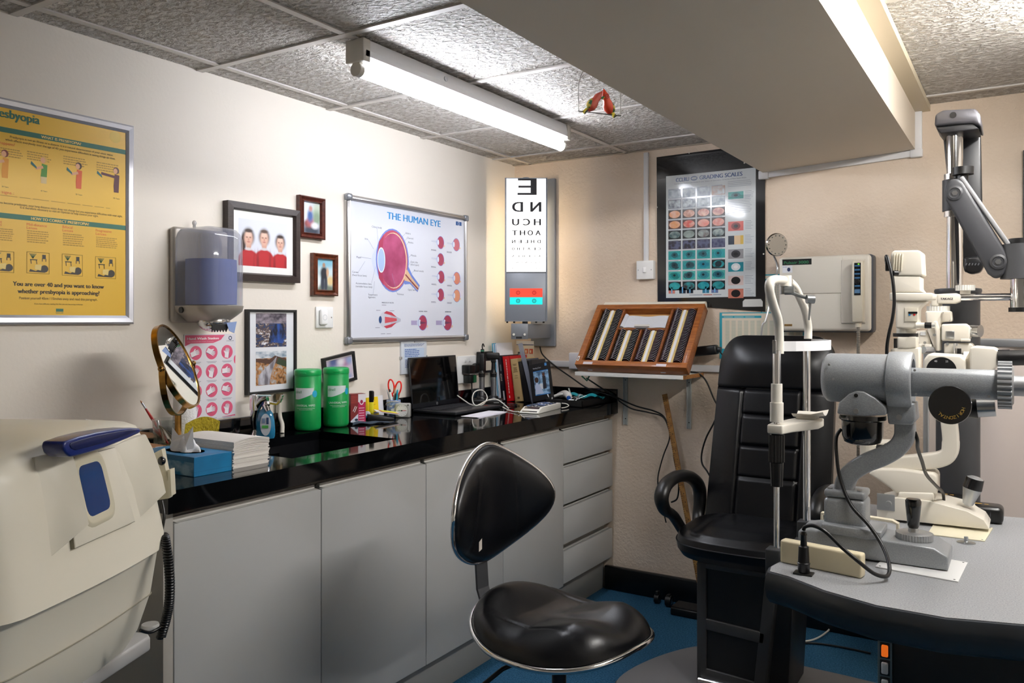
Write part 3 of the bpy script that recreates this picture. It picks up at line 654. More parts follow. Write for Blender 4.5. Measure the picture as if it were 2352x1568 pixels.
def mount2(p, a, b, c, d, y):
    w_, h_ = c-a, d-b
    for j0, j1, mt in ((b+h_*.555, b+h_*.985, MTN1), (b+h_*.075, b+h_*.50, MTN2)):
        i0, i1 = a+w_*.15, c-w_*.17; hh = j1-j0; p.rect(i0, j0, i1, j1, y, mt)
        if mt is MTN2:
            p.rect(i0, j1-hh*.2, i1, j1, y-.0004, SKY); p.poly([(i0, j1-hh*.3), (i0, j1-hh*.2), (i0+w_*.3, j1-hh*.24), (i0+w_*.42, j1-hh*.13), (i0+w_*.5, j1-hh*.17), (i1, j1-hh*.24), (i1, j1-hh*.35), (i0+w_*.3, j1-hh*.38)], y-.0006, M('#54382c', .6))
            p.poly([(i0+w_*.05, j0+hh*.02), (i0+w_*.3, j0), (i0+w_*.33, j0+hh*.3), (i0+w_*.42, j0+hh*.62), (i0+w_*.47, j1-hh*.14), (i0+w_*.38, j1-hh*.28), (i0+w_*.2, j0+hh*.5), (i0+w_*.06, j0+hh*.3)], y-.0008, ramp_mat(((.35, '#6f6a72'), (.6, '#c4c3cc')), 60, 5, .6, (1, 1, .3)))
            p.poly([(i0+w_*.45, j0+hh*.62), (i1, j0+hh*.5), (i1, j0+hh*.68), (i0+w_*.5, j1-hh*.2)], y-.0008, M('#33402c', .6))
        else:
            p.poly([(i0+w_*.28, j0+hh*.15), (i0+w_*.6, j0+hh*.1), (i0+w_*.66, j0+hh*.35), (i0+w_*.6, j0+hh*.7), (i0+w_*.42, j0+hh*.68), (i0+w_*.32, j0+hh*.45)], y-.0005, ramp_mat(((.4, '#0d1326'), (.65, '#2b57a8')), 50, 6, .6, (1, 1, .4)))
            p.rect(i0, j1-hh*.3, i1, j1, y-.0003, ramp_mat(((.35, '#3d3742'), (.65, '#9a8f98')), 40, 6, .6, (1, 1, 1.5)))
picture('thin black frame holding two mountain landscape photos, one above the other, above the tap', 'picture', W, corners(W, 570, 710, 682, 897), .02, .009,
        [(0, 0), (0, -.02), (.008, -.02), (.010, -.014), (.010, 0)], BLK, M('#e9ebf0', .4, coat=.3), mount2)
W = Wall('L', 784, 847, .02)
def blur3(p, a, b, c, d, y):
    w_, h_ = c-a, d-b; random.seed(4); B = [(a+w_*random.uniform(.1, .9), b+h_*random.uniform(.1, .9), w_*.13, h_*.15, random.choice(['#6a5a9a', '#b06a8c', '#8fa0c8', '#d8c4d0', '#e6e2e8', '#4a5a8c']), .8) for q in range(16)]
    p.rect(a+.006, b+.006, c-.006, d-.006, y, soft_photo('#c9bccb', B))
picture('small black frame tilted on the wall behind the green wipe tubs', 'picture', W, corners(W, 748, 816, 819, 879), .018, .010, [(0, 0), (0, -.018), (.010, -.018), (.012, -.012), (.012, 0)], BLK, M('#dcd6dc', .5), blur3, rot=math.radians(-8))
# ---- doorbell on a white plate
W = Wall('L', 743, 728, 0); t = thing('doorbell', 'white wireless doorbell button stuck on a white socket plate', 'doorbell', W.at(), W.rz)
x0, z0, x1, z1 = corners(W, 723, 704, 762, 753); b = MB(WHITE); b.box((x0, -.009, z0), (x1, 0, z1), bev=.003); b.build('plate', t)
b = MB(M('#fafafa', .3)); b.box((x0+.012, -.024, z0+.012), (x0+.05, -.009, z1-.01), bev=.008, seg=3); b.build('button_case', t)
b = MB(M('#c9ccd0', .3)); b.ring((x0+.031, (z0+z1)/2), .011, .011, .0015, -.0245, None); b.rect(x0+.052, z0+.035, x0+.056, z1-.03, -.0095, M('#8f1d1a', .4)); b.disc((x1-.011, (z0+z1)/2), .003, .003, -.0095, M('#8a7f70', .4)); b.build('button_ring', t)
# ---- the human eye board
W = Wall('L', 935, 615, .02); t = thing('eye_poster_board', 'white poster board of the human eye in a rounded aluminium frame', 'poster', W.at(), W.rz)
x0, z0, x1, z1 = corners(W, 798, 444, 1075, 780)
f = MB(M('#b8b6b4', .3, .8)); rframe(f, x0, z0, x1, z1, [(0, 0), (0, -.012), (.008, -.022), (.016, -.024), (.024, -.016), (.024, 0)], sm=True)
fr_ = f.build('frame', t)
for cx, cz in ((x0, z0), (x1, z0), (x0, z1), (x1, z1)):
    g = MB(M('#8d9198', .25, .5)); g.cbox((cx+(.013 if cx == x0 else -.013), -.0135, cz+(.013 if cz == z0 else -.013)), (.032, .027, .032), bev=.009, seg=3); g.build('corner_cap', t)
Y1 = -.0128; W.off = .0128
p = MB(M('#dde1ec', .22, coat=.4)); p.box((x0+.022, Y1, z0+.022), (x1-.022, -.002, z1-.022)); y = Y1-.0006
BL_, TXC = M('#1f86c8', .45), M('#34405c', .5)
def wslope(px, x_at, y_at): return y_at
W.text(p, 'THE HUMAN EYE', 889, 502, 1011, 16, y, BL_, bold=True)
def at2(px, py): return W(px, py)
C = W(902, 598); rx = abs(W(940, 598)[0]-W(866, 598)[0])/2; rz_ = abs(W(902, 525)[1]-W(902, 668)[1])/2
def E(fx, fz, k=0): return (C[0]+rx*fx, C[1]+rz_*fz)
p.poly([E(-.72, .55), E(-1.0, .35), E(-1.22, .12), E(-1.27, -.08), E(-1.15, -.35), E(-.95, -.55), E(-.72, -.68)], y-.0002, M('#c9d2ea', .4))
p.disc(C, rx*1.02, rz_*1.02, y-.0004, M('#6f86cf', .4)); p.disc(C, rx*.95, rz_*.97, y-.0006, M('#b8506a', .4))
p.poly([E(.55, -.42), E(.95, -.1), E(1.25, -.42), E(1.75, -.75), E(1.6, -.98), E(1.1, -.72), E(.75, -.75)], y-.0005, M('#6f86cf', .4))
p.poly([E(.62, -.45), E(.9, -.25), E(1.22, -.52), E(1.68, -.80), E(1.6, -.92), E(1.12, -.66), E(.75, -.62)], y-.0007, M('#dcb894', .4))
p.line(E(.8, -.42), E(1.15, -.62), rz_*.05, y-.0009, M('#7d3038', .4)); p.line(E(1.15, -.62), E(1.64, -.88), rz_*.05, y-.0009, M('#7d3038', .4))
p.disc((C[0]+rx*.06, C[1]), rx*.84, rz_*.90, y-.0008, M('#e8c8a4', .4)); p.disc((C[0]+rx*.02, C[1]), rx*.82, rz_*.87, y-.001, M('#98385c', .4, mix=('#b9567f', 12, .35, .65)))
p.poly([E(-.84, .55), E(-.55, .80), E(-.62, .3), E(-.72, .1), E(-.72, -.2), E(-.62, -.4), E(-.55, -.82), E(-.84, -.6), E(-.95, 0)], y-.0012, M('#a63a58', .4))
p.disc(E(-.70, -.02), rx*.24, rz_*.40, y-.0014, M('#e6ecf8', .4)); p.disc(E(-.70, -.02), rx*.20, rz_*.36, y-.0016, M('#a8c0e6', .4))
for s_, x, yy, tx, ty, wd in (('Ciliary body', 854, 522, 868, 560, 23), ('Iris', 838, 550, 858, 572, 6), ('Pupil', 819, 592, 852, 594, 10), ('Sclera', 932, 537, 922, 545, 11), ('Choroid', 935, 548, 928, 556, 14), ('Retina', 938, 558, 931, 566, 11),
                             ('Macula', 944, 588, 935, 594, 12), ('Optic disc', 943, 603, 936, 612, 17), ('(blind spot)', 943, 609, 0, 0, 19), ('Blood vessels', 951, 623, 944, 630, 22), ('Optic nerve', 937, 667, 944, 640, 20), ('Vitreous', 912, 677, 900, 628, 15),
                             ('Cornea', 809, 626, 838, 600, 14), ('(fixed focus lens)', 809, 633, 0, 0, 33), ('Accomodative lens', 817, 652, 862, 612, 36), ('(variable focus lens)', 817, 659, 0, 0, 38), ('Suspensory', 846, 678, 860, 646, 21), ('ligament', 846, 684, 0, 0, 16)):
    W.text(p, s_, x, yy, x+wd, 4.2, y, TXC)
    if tx: p.line(W(x+(wd if tx > x+wd else 0 if tx < x else wd/2), yy-2), W(tx, ty), .0012, y-.0022, M('#8a93ac', .5))
def mini(cx, cy, sx=9.5, sy=15, tone='#a8405a', beam=0):
    c = W(cx, cy); a = abs(W(cx+sx, cy)[0]-c[0]); b = abs(W(cx, cy-sy)[1]-c[1])
    p.disc((c[0]-a*.8, c[1]), a*.55, b*.45, y-.0002, M('#c4cde4', .4)); p.disc((c[0]+a*.8, c[1]-b*.45), a*.4, b*.2, y-.0002, M('#e2bd92', .4))
    p.disc(c, a, b, y-.0004, M('#7d86c8', .4)); p.disc(c, a*.9, b*.93, y-.0006, M(tone, .4)); p.disc((c[0]-a*.7, c[1]), a*.25, b*.42, y-.0008, M('#dde4f4', .4))
    if beam: p.rect(c[0]-a*2.6, c[1]-b*.28, c[0]-a*1.1, c[1]+b*.28, y-.0001, M('#a99fc4', .4)); p.poly([(c[0]-a*.6, c[1]-b*.2), (c[0]+a*.9, c[1]), (c[0]-a*.6, c[1]+b*.2)], y-.001, M('#6d3f5c', .4))
    else: p.line((c[0]-a*2.6, c[1]), (c[0]-a*.9, c[1]), .0012, y-.0003, M('#9aa6c8', .4)); p.line((c[0]-a*2.6, c[1]+b*.15), (c[0]-a*.9, c[1]+b*.1), .0012, y-.0003, M('#9aa6c8', .4))
for cx, cy, tn in ((1012, 557, '#a8405a'), (1012, 596, '#a8405a'), (1013, 636, '#a8405a'), (1012, 677, '#a8405a'), (1048, 562, '#c86a76'), (1049, 639, '#d8876e'), (1049, 679, '#e09a78')):
    mini(cx, cy, 8, 15, tn); W.bars(p, cx-22, cy+15, cx-10, cy+19, 2, y, TXC)
mini(971, 741, 10, 18, beam=1); mini(1028, 741, 10, 18, beam=1)
W.text(p, 'NORMAL VISION', 962, 716, 981, 2.6, y, TXC, bold=True); W.text(p, 'ASTIGMATISM', 1022, 717, 1036, 2.6, y, TXC, bold=True); W.text(p, 'MUSCLES OF THE EYE', 877, 696, 904, 2.8, y, TXC, bold=True)
c = W(885, 734); a = abs(W(897, 734)[0]-c[0]); b = abs(W(885, 714)[1]-c[1])
p.disc(c, a*1.15, b*.95, y-.0004, M('#c9ccd8', .4)); p.poly([(c[0]+a*.3, c[1]+b*.9), (c[0]+a*3.0, c[1]+b*.1), (c[0]+a*3.0, c[1]-b*.2), (c[0]+a*.3, c[1]-b*.9)], y-.0002, M('#b7bac8', .4))
for s in (1, -1): p.poly([(c[0]-a*.3, c[1]+s*b*.75), (c[0]+a*.2, c[1]+s*b*1.0), (c[0]+a*1.2, c[1]+s*b*.85), (c[0]+a*2.2, c[1]+s*b*.3), (c[0]+a*.9, c[1]+s*b*.55)], y-.0008, M('#c0404f', .4))
p.poly([(c[0]-a*.1, c[1]-b*.4), (c[0]-a*.1, c[1]+b*.35), (c[0]+a*2.2, c[1]+b*.15), (c[0]+a*2.2, c[1]-b*.15)], y-.0009, M('#cf5560', .4)); p.disc((c[0]-a*.95, c[1]), a*.28, b*.42, y-.0009, M('#2a4a7c', .4))
for x_, y_ in ((877, 700), (864, 712), (895, 713), (862, 752), (875, 766), (888, 766)): W.bars(p, x_, y_, x_+11, y_+2, 1, y, TXC)
W.quad(p, 1047, 508, 1060, 519, y, M('#2f5f9e', .5)); p.ring(W(1053.5, 513.5), .007, .009, .002, y-.0004, M('#dfe6f2', .5))
p.squash(Y1); p.build('print', t)
# ---- document in a clip frame under the board
W = Wall('L', 950, 810, .01); t = thing('clip_frame', 'small clear clip frame with a printed letter, hung under the eye board', 'notice', W.at(), W.rz)
x0, z0, x1, z1 = corners(W, 922, 784, 980, 855); b = MB(M('#d5dce4', .15, coat=.5)); b.box((x0, -.01, z0), (x1, 0, z1), bev=.001)
W2 = W; W2.bars(b, 928, 790, 977, 797, 3, -.0106, M('#5a6a98', .5)); W2.bars(b, 930, 826, 974, 846, 6, -.0106, M('#5a6a98', .5)); W2.quad(b, 928, 800, 974, 823, -.0105, M('#c4d4e8', .4)); W2.bars(b, 930, 802, 972, 822, 5, -.0108, M('#4a6ab0', .5), rag=.4)
b.build('letter', t); b = MB(STEEL)
for cx, cz in (((x0+x1)/2, z1), ((x0+x1)/2, z0), (x0, (z0+z1)/2), (x1, (z0+z1)/2)): b = MB(STEEL); b.cbox((cx, -.006, cz), (.006, .014, .012), bev=.001); b.build('clip', t)
# ---- back wall: grading scales board
def grading():
    W = Wall('B', 1632, 530, .006); t = thing('grading_chart_board', 'black wall board with the CCLRU grading scales chart of eye photos', 'chart', W.at(), W.rz)
    a, b_, c, d = W(1508, 361), (W(1757, 500)[0], W(1660, 341)[1]+.004), W(1757.5, 715), W(1510.5, 697)
    m = MB(M('#1b1c1f', .06, coat=.6)); m.prism([a, b_, c, d], -.006, 0, 'y'); m.build('backing_board', t)
    x0, x1 = W(1530, 500)[0], W(1736, 500)[0]; z1, z0 = W(1529, 405)[1], W(1733, 681)[1]
    W.off = .0068; y = -.0072
    p = MB(M('#d4dadd', .08, coat=.5)); p.rect(x0, z0, x1, z1, -.0068, None); w_, h_ = x1-x0, z1-z0
    NV = M('#1d3f77', .3)
    p.text('CCLRU', x0+w_*.115, z1-h_*.055, h_*.032, y, NV, width=w_*.15, bold=True); p.text('GRADING SCALES', x0+w_*.385, z1-h_*.053, h_*.032, y, NV, width=w_*.47, bold=True)
    p.ring((x0+w_*.325, z1-h_*.038), w_*.04, h_*.018, w_*.011, y, NV); p.text('Cornea and Contact Lens Research Unit, School of Optometry, University of New South Wales', x0+w_*.1, z1-h_*.075, h_*.011, y, M('#55627a', .4), width=w_*.8)
    pal = {0: ['#8d98a6', '#6f7c8c', '#8892a0', '#a8897a'], 1: ['#4a4d5c', '#5d6472', '#7d8794', '#8a97a4'], 2: ['#d98f5c', '#a8705a', '#a85a52', '#b8807c'], 3: ['#d8945c', '#c85448', '#dd8478', '#d07a70'],
           4: ['#2a4a50', '#7d8a84', '#6c5f60', '#1d3440'], 5: ['#33323e', '#2d2b36', '#3a3a50', '#35385a'], 6: ['#1f5f66', '#2a6c74', '#24606a', '#1a7c88'], 7: ['#1d4048', '#2a4a54', '#167c90', '#12242c'],
           8: ['#157a76', '#2c4a52', '#2b7c88', '#1a5c6c'], 9: ['#1f8080', '#3a3438', '#12889a', '#157c84']}
    for r_ in range(10):
        for c_ in range(4):
            cx0 = x0+w_*(.027+.1655*c_); cz1 = z1-h_*(.116+.0836*r_); cw, ch = w_*.148, h_*.071; base = pal[r_][c_]
            bg = {2: '#3a2a26', 3: '#4a2a26', 4: '#10181c', 6: '#2f9a98', 7: '#3a9a9a', 8: '#4fb0a8', 9: '#1c2a30'}.get(r_, base)
            if (r_, c_) == (7, 3): bg = '#0c1216'
            p.rect(cx0, cz1-ch, cx0+cw, cz1, y, M(bg, .25))
            mm = ramp_mat(((.35, base), (.7, '#c9d4d8' if r_ in (0, 1) else '#e2b8a4' if r_ in (2, 3) else '#9aa8a4' if r_ == 4 else '#5a5f7c' if r_ == 5 else '#2fa8b0')), 60 if r_ == 5 else 45, 3, .25, (1, 1, 1), 0, 'voronoi' if r_ == 5 else 'noise', (r_*3.1, 0, c_*5.7))
            if r_ in (0, 1, 5): p.rect(cx0+cw*.04, cz1-ch*.94, cx0+cw*.96, cz1-ch*.06, y-.0003, mm)
            else:
                p.disc((cx0+cw*.5, cz1-ch*.5), cw*.44, ch*.42, y-.0003, mm)
                if r_ in (6, 7, 8): p.disc((cx0+cw*.5, cz1-ch*.48), cw*.25, ch*.33, y-.0005, M(base, .25)); p.disc((cx0+cw*.48, cz1-ch*.45), cw*.1, ch*.13, y-.0007, M('#0e2a34', .2))
            p.rect(cx0, cz1+h_*.003, cx0+cw*.8, cz1+h_*.006, y, M('#5d6a80', .4))
    for i, (zz, hh, c1, c2) in enumerate(((.20, .06, '#3f9a94', '#2c6a70'), (.44, .08, '#c85c54', '#7c3230'), (.555, .075, '#d8bc94', '#1f2c3c'), (.665, .08, '#8c8c90', '#2a2a30'), (.77, .08, '#1f8c9c', '#e8f0f4'), (.88, .08, '#d8c4c0', '#0e0e14'), (.99, .08, '#c87a68', '#1c1418'))):
        if zz > .98: zz = .985
        cx0, cz1 = x0+w_*.705, z1-h_*(zz-.02)*.97; cw, ch = w_*.165, h_*hh*.92
        p.rect(cx0, cz1-ch, cx0+cw, cz1, y, M(c1, .25))
        if i == 2: p.rect(cx0, cz1-ch, cx0+cw*.4, cz1, y-.0004, M(c2, .25)); p.rect(cx0+cw*.8, cz1-ch, cx0+cw, cz1, y-.0004, M('#c8a84c', .25))
        else: p.disc((cx0+cw*.5, cz1-ch*.5), cw*.3, ch*.4, y-.0004, M(c2, .25)); p.disc((cx0+cw*.5, cz1-ch*.5), cw*.14, ch*.18, y-.0006, M('#101418' if i != 4 else '#ffffff', .25))
        W_ = (cx0+cw+w_*.015)
        for q in range(6): p.rect(W_, cz1-h_*.012*q-h_*.003, W_+w_*random.uniform(.06, .1), cz1-h_*.012*q, y, M('#8a94a4', .4))
    for q in range(20):
        if q in (4, 5, 6, 7, 8): continue
        p.rect(x0+w_*.70, z1-h_*(.09+.013*q)-h_*.003, x0+w_*(.93+.03*random.random()), z1-h_*(.09+.013*q), y, M('#8a94a4', .4))
    for f0, cl in ((.03, '#c87a70'), (.155, '#1c2a3a'), (.24, '#14202c'), (.42, '#2f7c9a'), (.52, '#6a78a8')):
        p.rect(x0+w_*f0, z0+h_*.035, x0+w_*(f0+.075), z0+h_*.09, y, M(cl, .25)); p.rect(x0+w_*(f0+.03), z0+h_*.038, x0+w_*(f0+.045), z0+h_*.087, y-.0003, M('#6fb0dc', .25))
    p.rect(x0+w_*.27, z0+h_*.018, x0+w_*.42, z0+h_*.024, y, M('#8a94a4', .4)); p.rect(x0+w_*.43, z0+h_*.018, x0+w_*.53, z0+h_*.024, y, M('#b0503c', .4)); p.rect(x0+w_*.54, z0+h_*.018, x0+w_*.63, z0+h_*.024, y, M('#8a94a4', .4))
    p.squash(-.0068); p.build('chart_print', t)
    s = MB(M('#d9d9d6', .6)); a, b2 = W(1706, 687), W(1752, 704); s.poly([(a[0]+.01, a[1]), (b2[0]-.008, a[1]), (b2[0], a[1]-.012), (b2[0], b2[1]), (a[0], b2[1]), (a[0], a[1]-.01)], -.0075, None); s.build('paper_label', t)
    for px, py in ((1509, 476), (1583, 351), (1754, 583), (1674, 713), (1710, 374)):
        q = W(px, py); g = MB(M('#d0c9bc', .4)); g.disc(q, .004, .004, -.0078, None, n=10); g.build('screw', t)
grading()
def sheet(label, px0, py0, px1, py1, off, cat, content):
    W = Wall('B', (px0+px1)/2, (py0+py1)/2, off); t = thing('wall_chart', label, cat, W.at(), W.rz)
    x0, x1 = W(px0, 700)[0], W(px1, 700)[0]; z1, z0 = W((px0+px1)/2, py0)[1], W((px0+px1)/2, py1)[1]
    p = MB(M('#2ba6bb', .5)); p.rect(x0, z0, x1, z1, -off, None); p.add([(x0, -off+.0012, z0), (x1, -off+.0012, z0), (x1, -off+.0012, z1), (x0, -off+.0012, z1)], [(0, 1, 2, 3)])
    content(p, x0, z0, x1, z1, -off-.0006); p.squash(-off); p.build('print', t)
def cal(p, x0, z0, x1, z1, y):
    w_, h_ = x1-x0, z1-z0
    p.rect(x0+w_*.03, z0+h_*.22, x1-w_*.03, z1-h_*.02, y, M('#e6dcc8', .6)); p.rect(x0+w_*.03, z1-h_*.12, x0+w_*.5, z1-h_*.07, y-.0003, M('#2ba6bb', .5))
    for q in range(3): p.rect(x0+w_*(.05+.13*q), z1-h_*.105, x0+w_*(.05+.13*q+.11), z1-h_*.088, y-.0006, M('#9cc8cc', .5))
    for c_ in range(12):
        for r_ in range(22): p.rect(x0+w_*(.07+c_*.075), z1-h_*(.18+r_*.026)-h_*.01, x0+w_*(.07+c_*.075+.05), z1-h_*(.18+r_*.026), y-.0003, M('#a8b8a8', .6))
sheet('turquoise and cream appointment chart showing between the lens case and the chair', 1653, 717, 1850, 826, .003, 'chart', cal)
sheet('turquoise and cream wall chart half hidden behind the tonometer cabinet', 1748, 629, 1830, 778, .0012, 'chart', cal)
# ---- light switch
W = Wall('B', 1487, 621, 0); t = thing('light_switch', 'white light switch plate under the vertical trunking', 'switch', W.at(), W.rz)
x0, z0, x1, z1 = corners(W, 1467, 600, 1506, 641); b = MB(WHITE); b.box((x0, -.03, z0), (x1, 0, z1), bev=.003); b.build('plate', t)
cx, cz = (x0+x1)/2, (z0+z1)/2; b = MB(M('#fbfbfb', .3)); b.box((cx-.008, -.036, cz-.013), (cx+.008, -.03, cz+.013), bev=.002); b.build('rocker', t)
b = MB(STEEL)
for s in (-1, 1): b = MB(STEEL); b.disc((cx+s*.034, cz), .003, .003, -.0305, None, n=10); b.build('screw', t)
# ---- illuminated letter chart
def snellen():
    d = 4.12; c = atD(1208.5, 575, d); top = atD(1208.5, 408, d).z; bot = atD(1208.5, 738, d).z
    rz = math.atan2(.5313, .8472); t = thing('letter_chart_lightbox', 'grey illuminated cabinet with a mirrored letter chart in the room corner', 'eye chart', (c.x, c.y, bot), rz)
    h = top-bot; w2 = .107; S = lambda px: (px-1208.5)*d/F; Z = lambda py: (HZ-py)*d/F+EYE-bot
    G = M('#8b9098', .4, .2)
    b = MB(G); b.box((-w2, 0, 0), (-w2+.008, .1, h), bev=.001); b.box((w2-.008, 0, 0), (w2, .1, h), bev=.001); b.box((-w2, .09, 0), (w2, .1, h)); b.box((-w2, .004, h-.004), (w2, .1, h)); b.box((-w2, .004, 0), (w2, .1, .006))
    b.build('cabinet', t)
    zs = Z(624)
    b = MB(M('#ffffff', .3, emit=1.25, ecol='#fffaf6')); b.box((-w2+.008, .004, zs), (w2-.008, .008, h-.004)); pn = b.build('lit_panel', t)
    L = MB(M('#141218', .6)); yy = .0022
    rows = [('E', 1208, 408.5+39, 39, 41), ('ND', 1208, 486, 23, 65), ('HCU', 1208, 517, 15, 65), ('AOHT', 1208, 540, 11.5, 65), ('DHLEN', 1208, 558, 7.5, 66), ('CEATHO', 1208, 574, 6, 66), ('ACEHLN', 1208, 590, 4.5, 66), ('TLCNOHD', 1208, 604, 3.6, 66), ('NEHDLTOA', 1208, 617, 2.8, 66)]
    for s_, cx, yb, hh, wd in rows:
        n = len(s_); lw = hh*(1.03 if n == 1 else 1.0)
        for i, ch in enumerate(s_):
            xr = (wd/2-lw)-(i*(wd-lw)/max(1, n-1)) if n > 1 else -lw/2
            L.text(ch, xr*d/F, Z(yb), hh*d/F, yy, None, width=lw*d/F, flip=True, bold=True)
    L.build('chart_letters', t)
    b = MB(M('#fff1dc', .3, emit=16.0, ecol='#ffe6c0')); b.cyl((0, .112, .05), (0, .112, h-.05), .007, n=12); b.build('back_lamp', t)
    b = MB(G); b.box((-w2+.008, .002, .006), (w2-.008, .01, zs-.004), bev=.001); b.box((-w2+.008, -.002, zs-.004), (w2-.008, .006, zs), M('#6c7078', .4, .3)); fp = b.build('lower_panel', t)
    for y0, y1, cl in ((662, 682, '#f0402c'), (682.5, 699, '#10d2cc')):
        b = MB(M(cl, .4, emit=.55)); b.rect(S(1171), Z(y1), S(1246), Z(y0), .0012, None); dk = M('#8d1410' if y0 < 670 else '#0a6c78', .5)
        for px in (1190, 1227): b.ring((S(px), Z((y0+y1)/2)), .0105, .0105, .003, .0006, dk); b.ring((S(px), Z((y0+y1)/2)), .005, .005, .0016, .0006, dk)
        b.build('duochrome_window', t)
    b = MB(M('#5d6066', .4, .4)); b.cyl((-.005, .05, -.02), (-.005, .05, 0), .014); b.cyl((0, .05, h), (0, .05, h+.008), .018); b.build('pivot', t)
    b = MB(M('#222222', .5)); 
    for px in (1165, 1181, 1232, 1249): b = MB(M('#222222', .5)); b.cyl((S(px), .03, -.008), (S(px), .03, 0), .005); b.build('knob', t)
    # wall bracket and switch box (same appliance)
    W = Wall('B', 1248, 600, 0)
    a0, a1 = onY(1219, 600, YB-.02), onY(1274, 600, YB-.02); zt_, zb_ = onY(1274, 409, YB-.02).z, onY(1274, 795, YB-.02).z
    b = MB(G); b.box((a0.x, YB-.02, zb_), (a1.x, YB-.001, zt_), bev=.002); b.build('wall_plate', t, True)
    q0 = atD(1174, 760, d-.02); q1 = atD(1213, 760, d-.02); zt_, zb_ = atD(1190, 743, d-.02).z, atD(1190, 779, d-.02).z
    b = MB(M('#7d8086', .4, .2)); T = (q1-q0).normalized(); N = Vector((-T.y, T.x, 0))
    pts = [q0, q1, q1+N*.09, q0+N*.09]; b.prism([(p.x, p.y) for p in pts], zb_, zt_, 'z', bev=.002); 
    e = onY(1265, 760, YB-.02); pts = [q1+N*.005, Vector((e.x, e.y, 0)), Vector((e.x-.05, e.y, 0)), q1+N*.06]
    b.prism([(p.x, p.y) for p in pts], zb_+.003, zt_-.002, 'z', bev=.002); b.build('switch_box', t, True)
    for px in (1180, 1205):
        b = MB(M('#ece8de', .4)); p = atD(px, 768, d-.02); b.cyl(p, p-N*.02, .0065, .005); b.build('switch_knob', t, True)
    b = MB(M('#1c1c1e', .4)); p = atD(1192, 775, d-.021); b.cbox((0, 0, 0), (.03, .002, .01), T=Matrix.Translation(p) @ Matrix.Rotation(rz, 4, 'Z')); b.build('rating_plate', t, True)
snellen()
# ================================================================== things on the worktop
def XY(px, X, z=CT):
    p = onX(px, 800, X); return Vector((X, p.y, z))
def put(name, label, cat, px, X, z=CT, rz=0, group=None, **k):
    return thing(name, label, cat, XY(px, X, z), rz, group, **k)
HP = PI/2
# ---- round table mirror
D_ = 2.35; mc = atD(409, 840, D_)
nrm = (RT*.924+UP*.372+FW*.0857).normalized(); hax = nrm.cross(UP).normalized(); vax = hax.cross(nrm).normalized(); R = .122
t = thing('table_mirror', 'round brass-framed table mirror tilted on a stand beside the tissue box', 'mirror', (mc.x, mc.y, CT))
BR_ = M('#b98a45', .22, 1, mix=('#8d6a3a', 30, .4, .7))
def cpt(a, r, off=0): return mc+hax*math.cos(a)*r+vax*math.sin(a)*r+nrm*off
m = MB(BR_); N = 48
rings = [[cpt(2*PI*i/N, r, o_) for i in range(N)] for r, o_ in ((R, .004), (R+.005, .004), (R+.006, -.012), (R, -.014), (R-.006, -.008))]
vs = [p for r in rings for p in r]; m.add(vs, [(a*N+k, a*N+(k+1) % N, ((a+1) % 5)*N+(k+1) % N, ((a+1) % 5)*N+k) for a in range(5) for k in range(N)], None, True)
m.build('rim', t, True)
m = MB(M('#f4f6f6', .01, 1)); m.add([cpt(2*PI*i/N, R, .001) for i in range(N)], [tuple(range(N))]); m.add([cpt(2*PI*i/N, R, -.01) for i in range(N)], [tuple(range(N))], M('#6d5a3a', .4)); m.build('mirror_glass', t, True)
m = MB(BR_); yk = [mc+hax*math.cos(a)*(R+.018)+UP*math.sin(a)*(R+.018) for a in (PI+PI*i/24 for i in range(25))]
m.strip(yk, nrm-UP*nrm.z, .016, .004); m.build('yoke', t, True)
for s in (1, -1): m = MB(BR_); m.cyl(mc+hax*s*(R+.004), mc+hax*s*(R+.024), .006); m.ball(mc+hax*s*(R+.026), .008); m.build('pivot_knob', t, True)
m = MB(BR_); m.cyl((mc.x, mc.y, CT+.01), (mc.x, mc.y, mc.z-R-.018), .009); m.build('pole', t, True)
m = MB(BR_); m.lathe([(.06, 0), (.062, .004), (.05, .010), (.012, .016), (.009, .03)], o=(mc.x, mc.y, CT)); m.build('base', t, True)
# ---- kitchen roll, jug, brushes, box
m = MB(M('#edeef0', .8, bump=(140, .8, .003))); m.lathe([(.012, 0), (.034, 0), (.035, .004), (.035, .20), (.034, .204), (.012, .204)]); o = m.build('kitchen_roll'); tag(o, 'white embossed kitchen roll standing behind the round mirror', 'kitchen roll'); o.location = XY(424, -2.27)
m = MB(M('#e8d978', .5)); m.box((-.075, -.05, 0), (.075, .05, .028), bev=.006); m.box((-.066, -.041, .028), (.066, .041, .0285), M('#c9bb6a', .6)); o = m.build('plastic_tray'); tag(o, 'pale yellow plastic tray under the glass jug', 'tray'); o.location = XY(392, -2.20, CT); o.rotation_euler.z = HP
jp = XY(382, -2.23, CT+.0285)
t = thing('measuring_jug', 'clear measuring jug with a pouring lip behind the tissue box', 'jug', jp)
m = MB(M('#cfd8d6', .03, trans=1, ior=1.35, alpha=.5)); m.lathe([(.0, .002), (.033, .002), (.036, .01), (.040, .075), (.042, .08), (.039, .08), (.037, .07), (.033, .012), (0, .006)]); m.build('body', t)
m = MB(M('#dfe6e4', .1, alpha=.6)); m.tube([(.038, 0, .07), (.062, 0, .066), (.064, 0, .03), (.036, 0, .018)], .004, smooth=4); m.build('handle', t)
t = thing('paint_brush', 'thin artist brush with a red handle leaning in the jug', 'brush', jp+Vector((0, 0, .004)))
a = jp+Vector((.008, 0, .006)); b = atD(322, 919, 2.52); c = a.lerp(b, .60); e = a.lerp(b, .86)
m = MB(M('#b3201c', .3)); m.cyl(a, c, .003, .0045, n=12); m.cyl(c, a.lerp(b, .80), .0045, .003, n=12); m.build('handle', t, True)
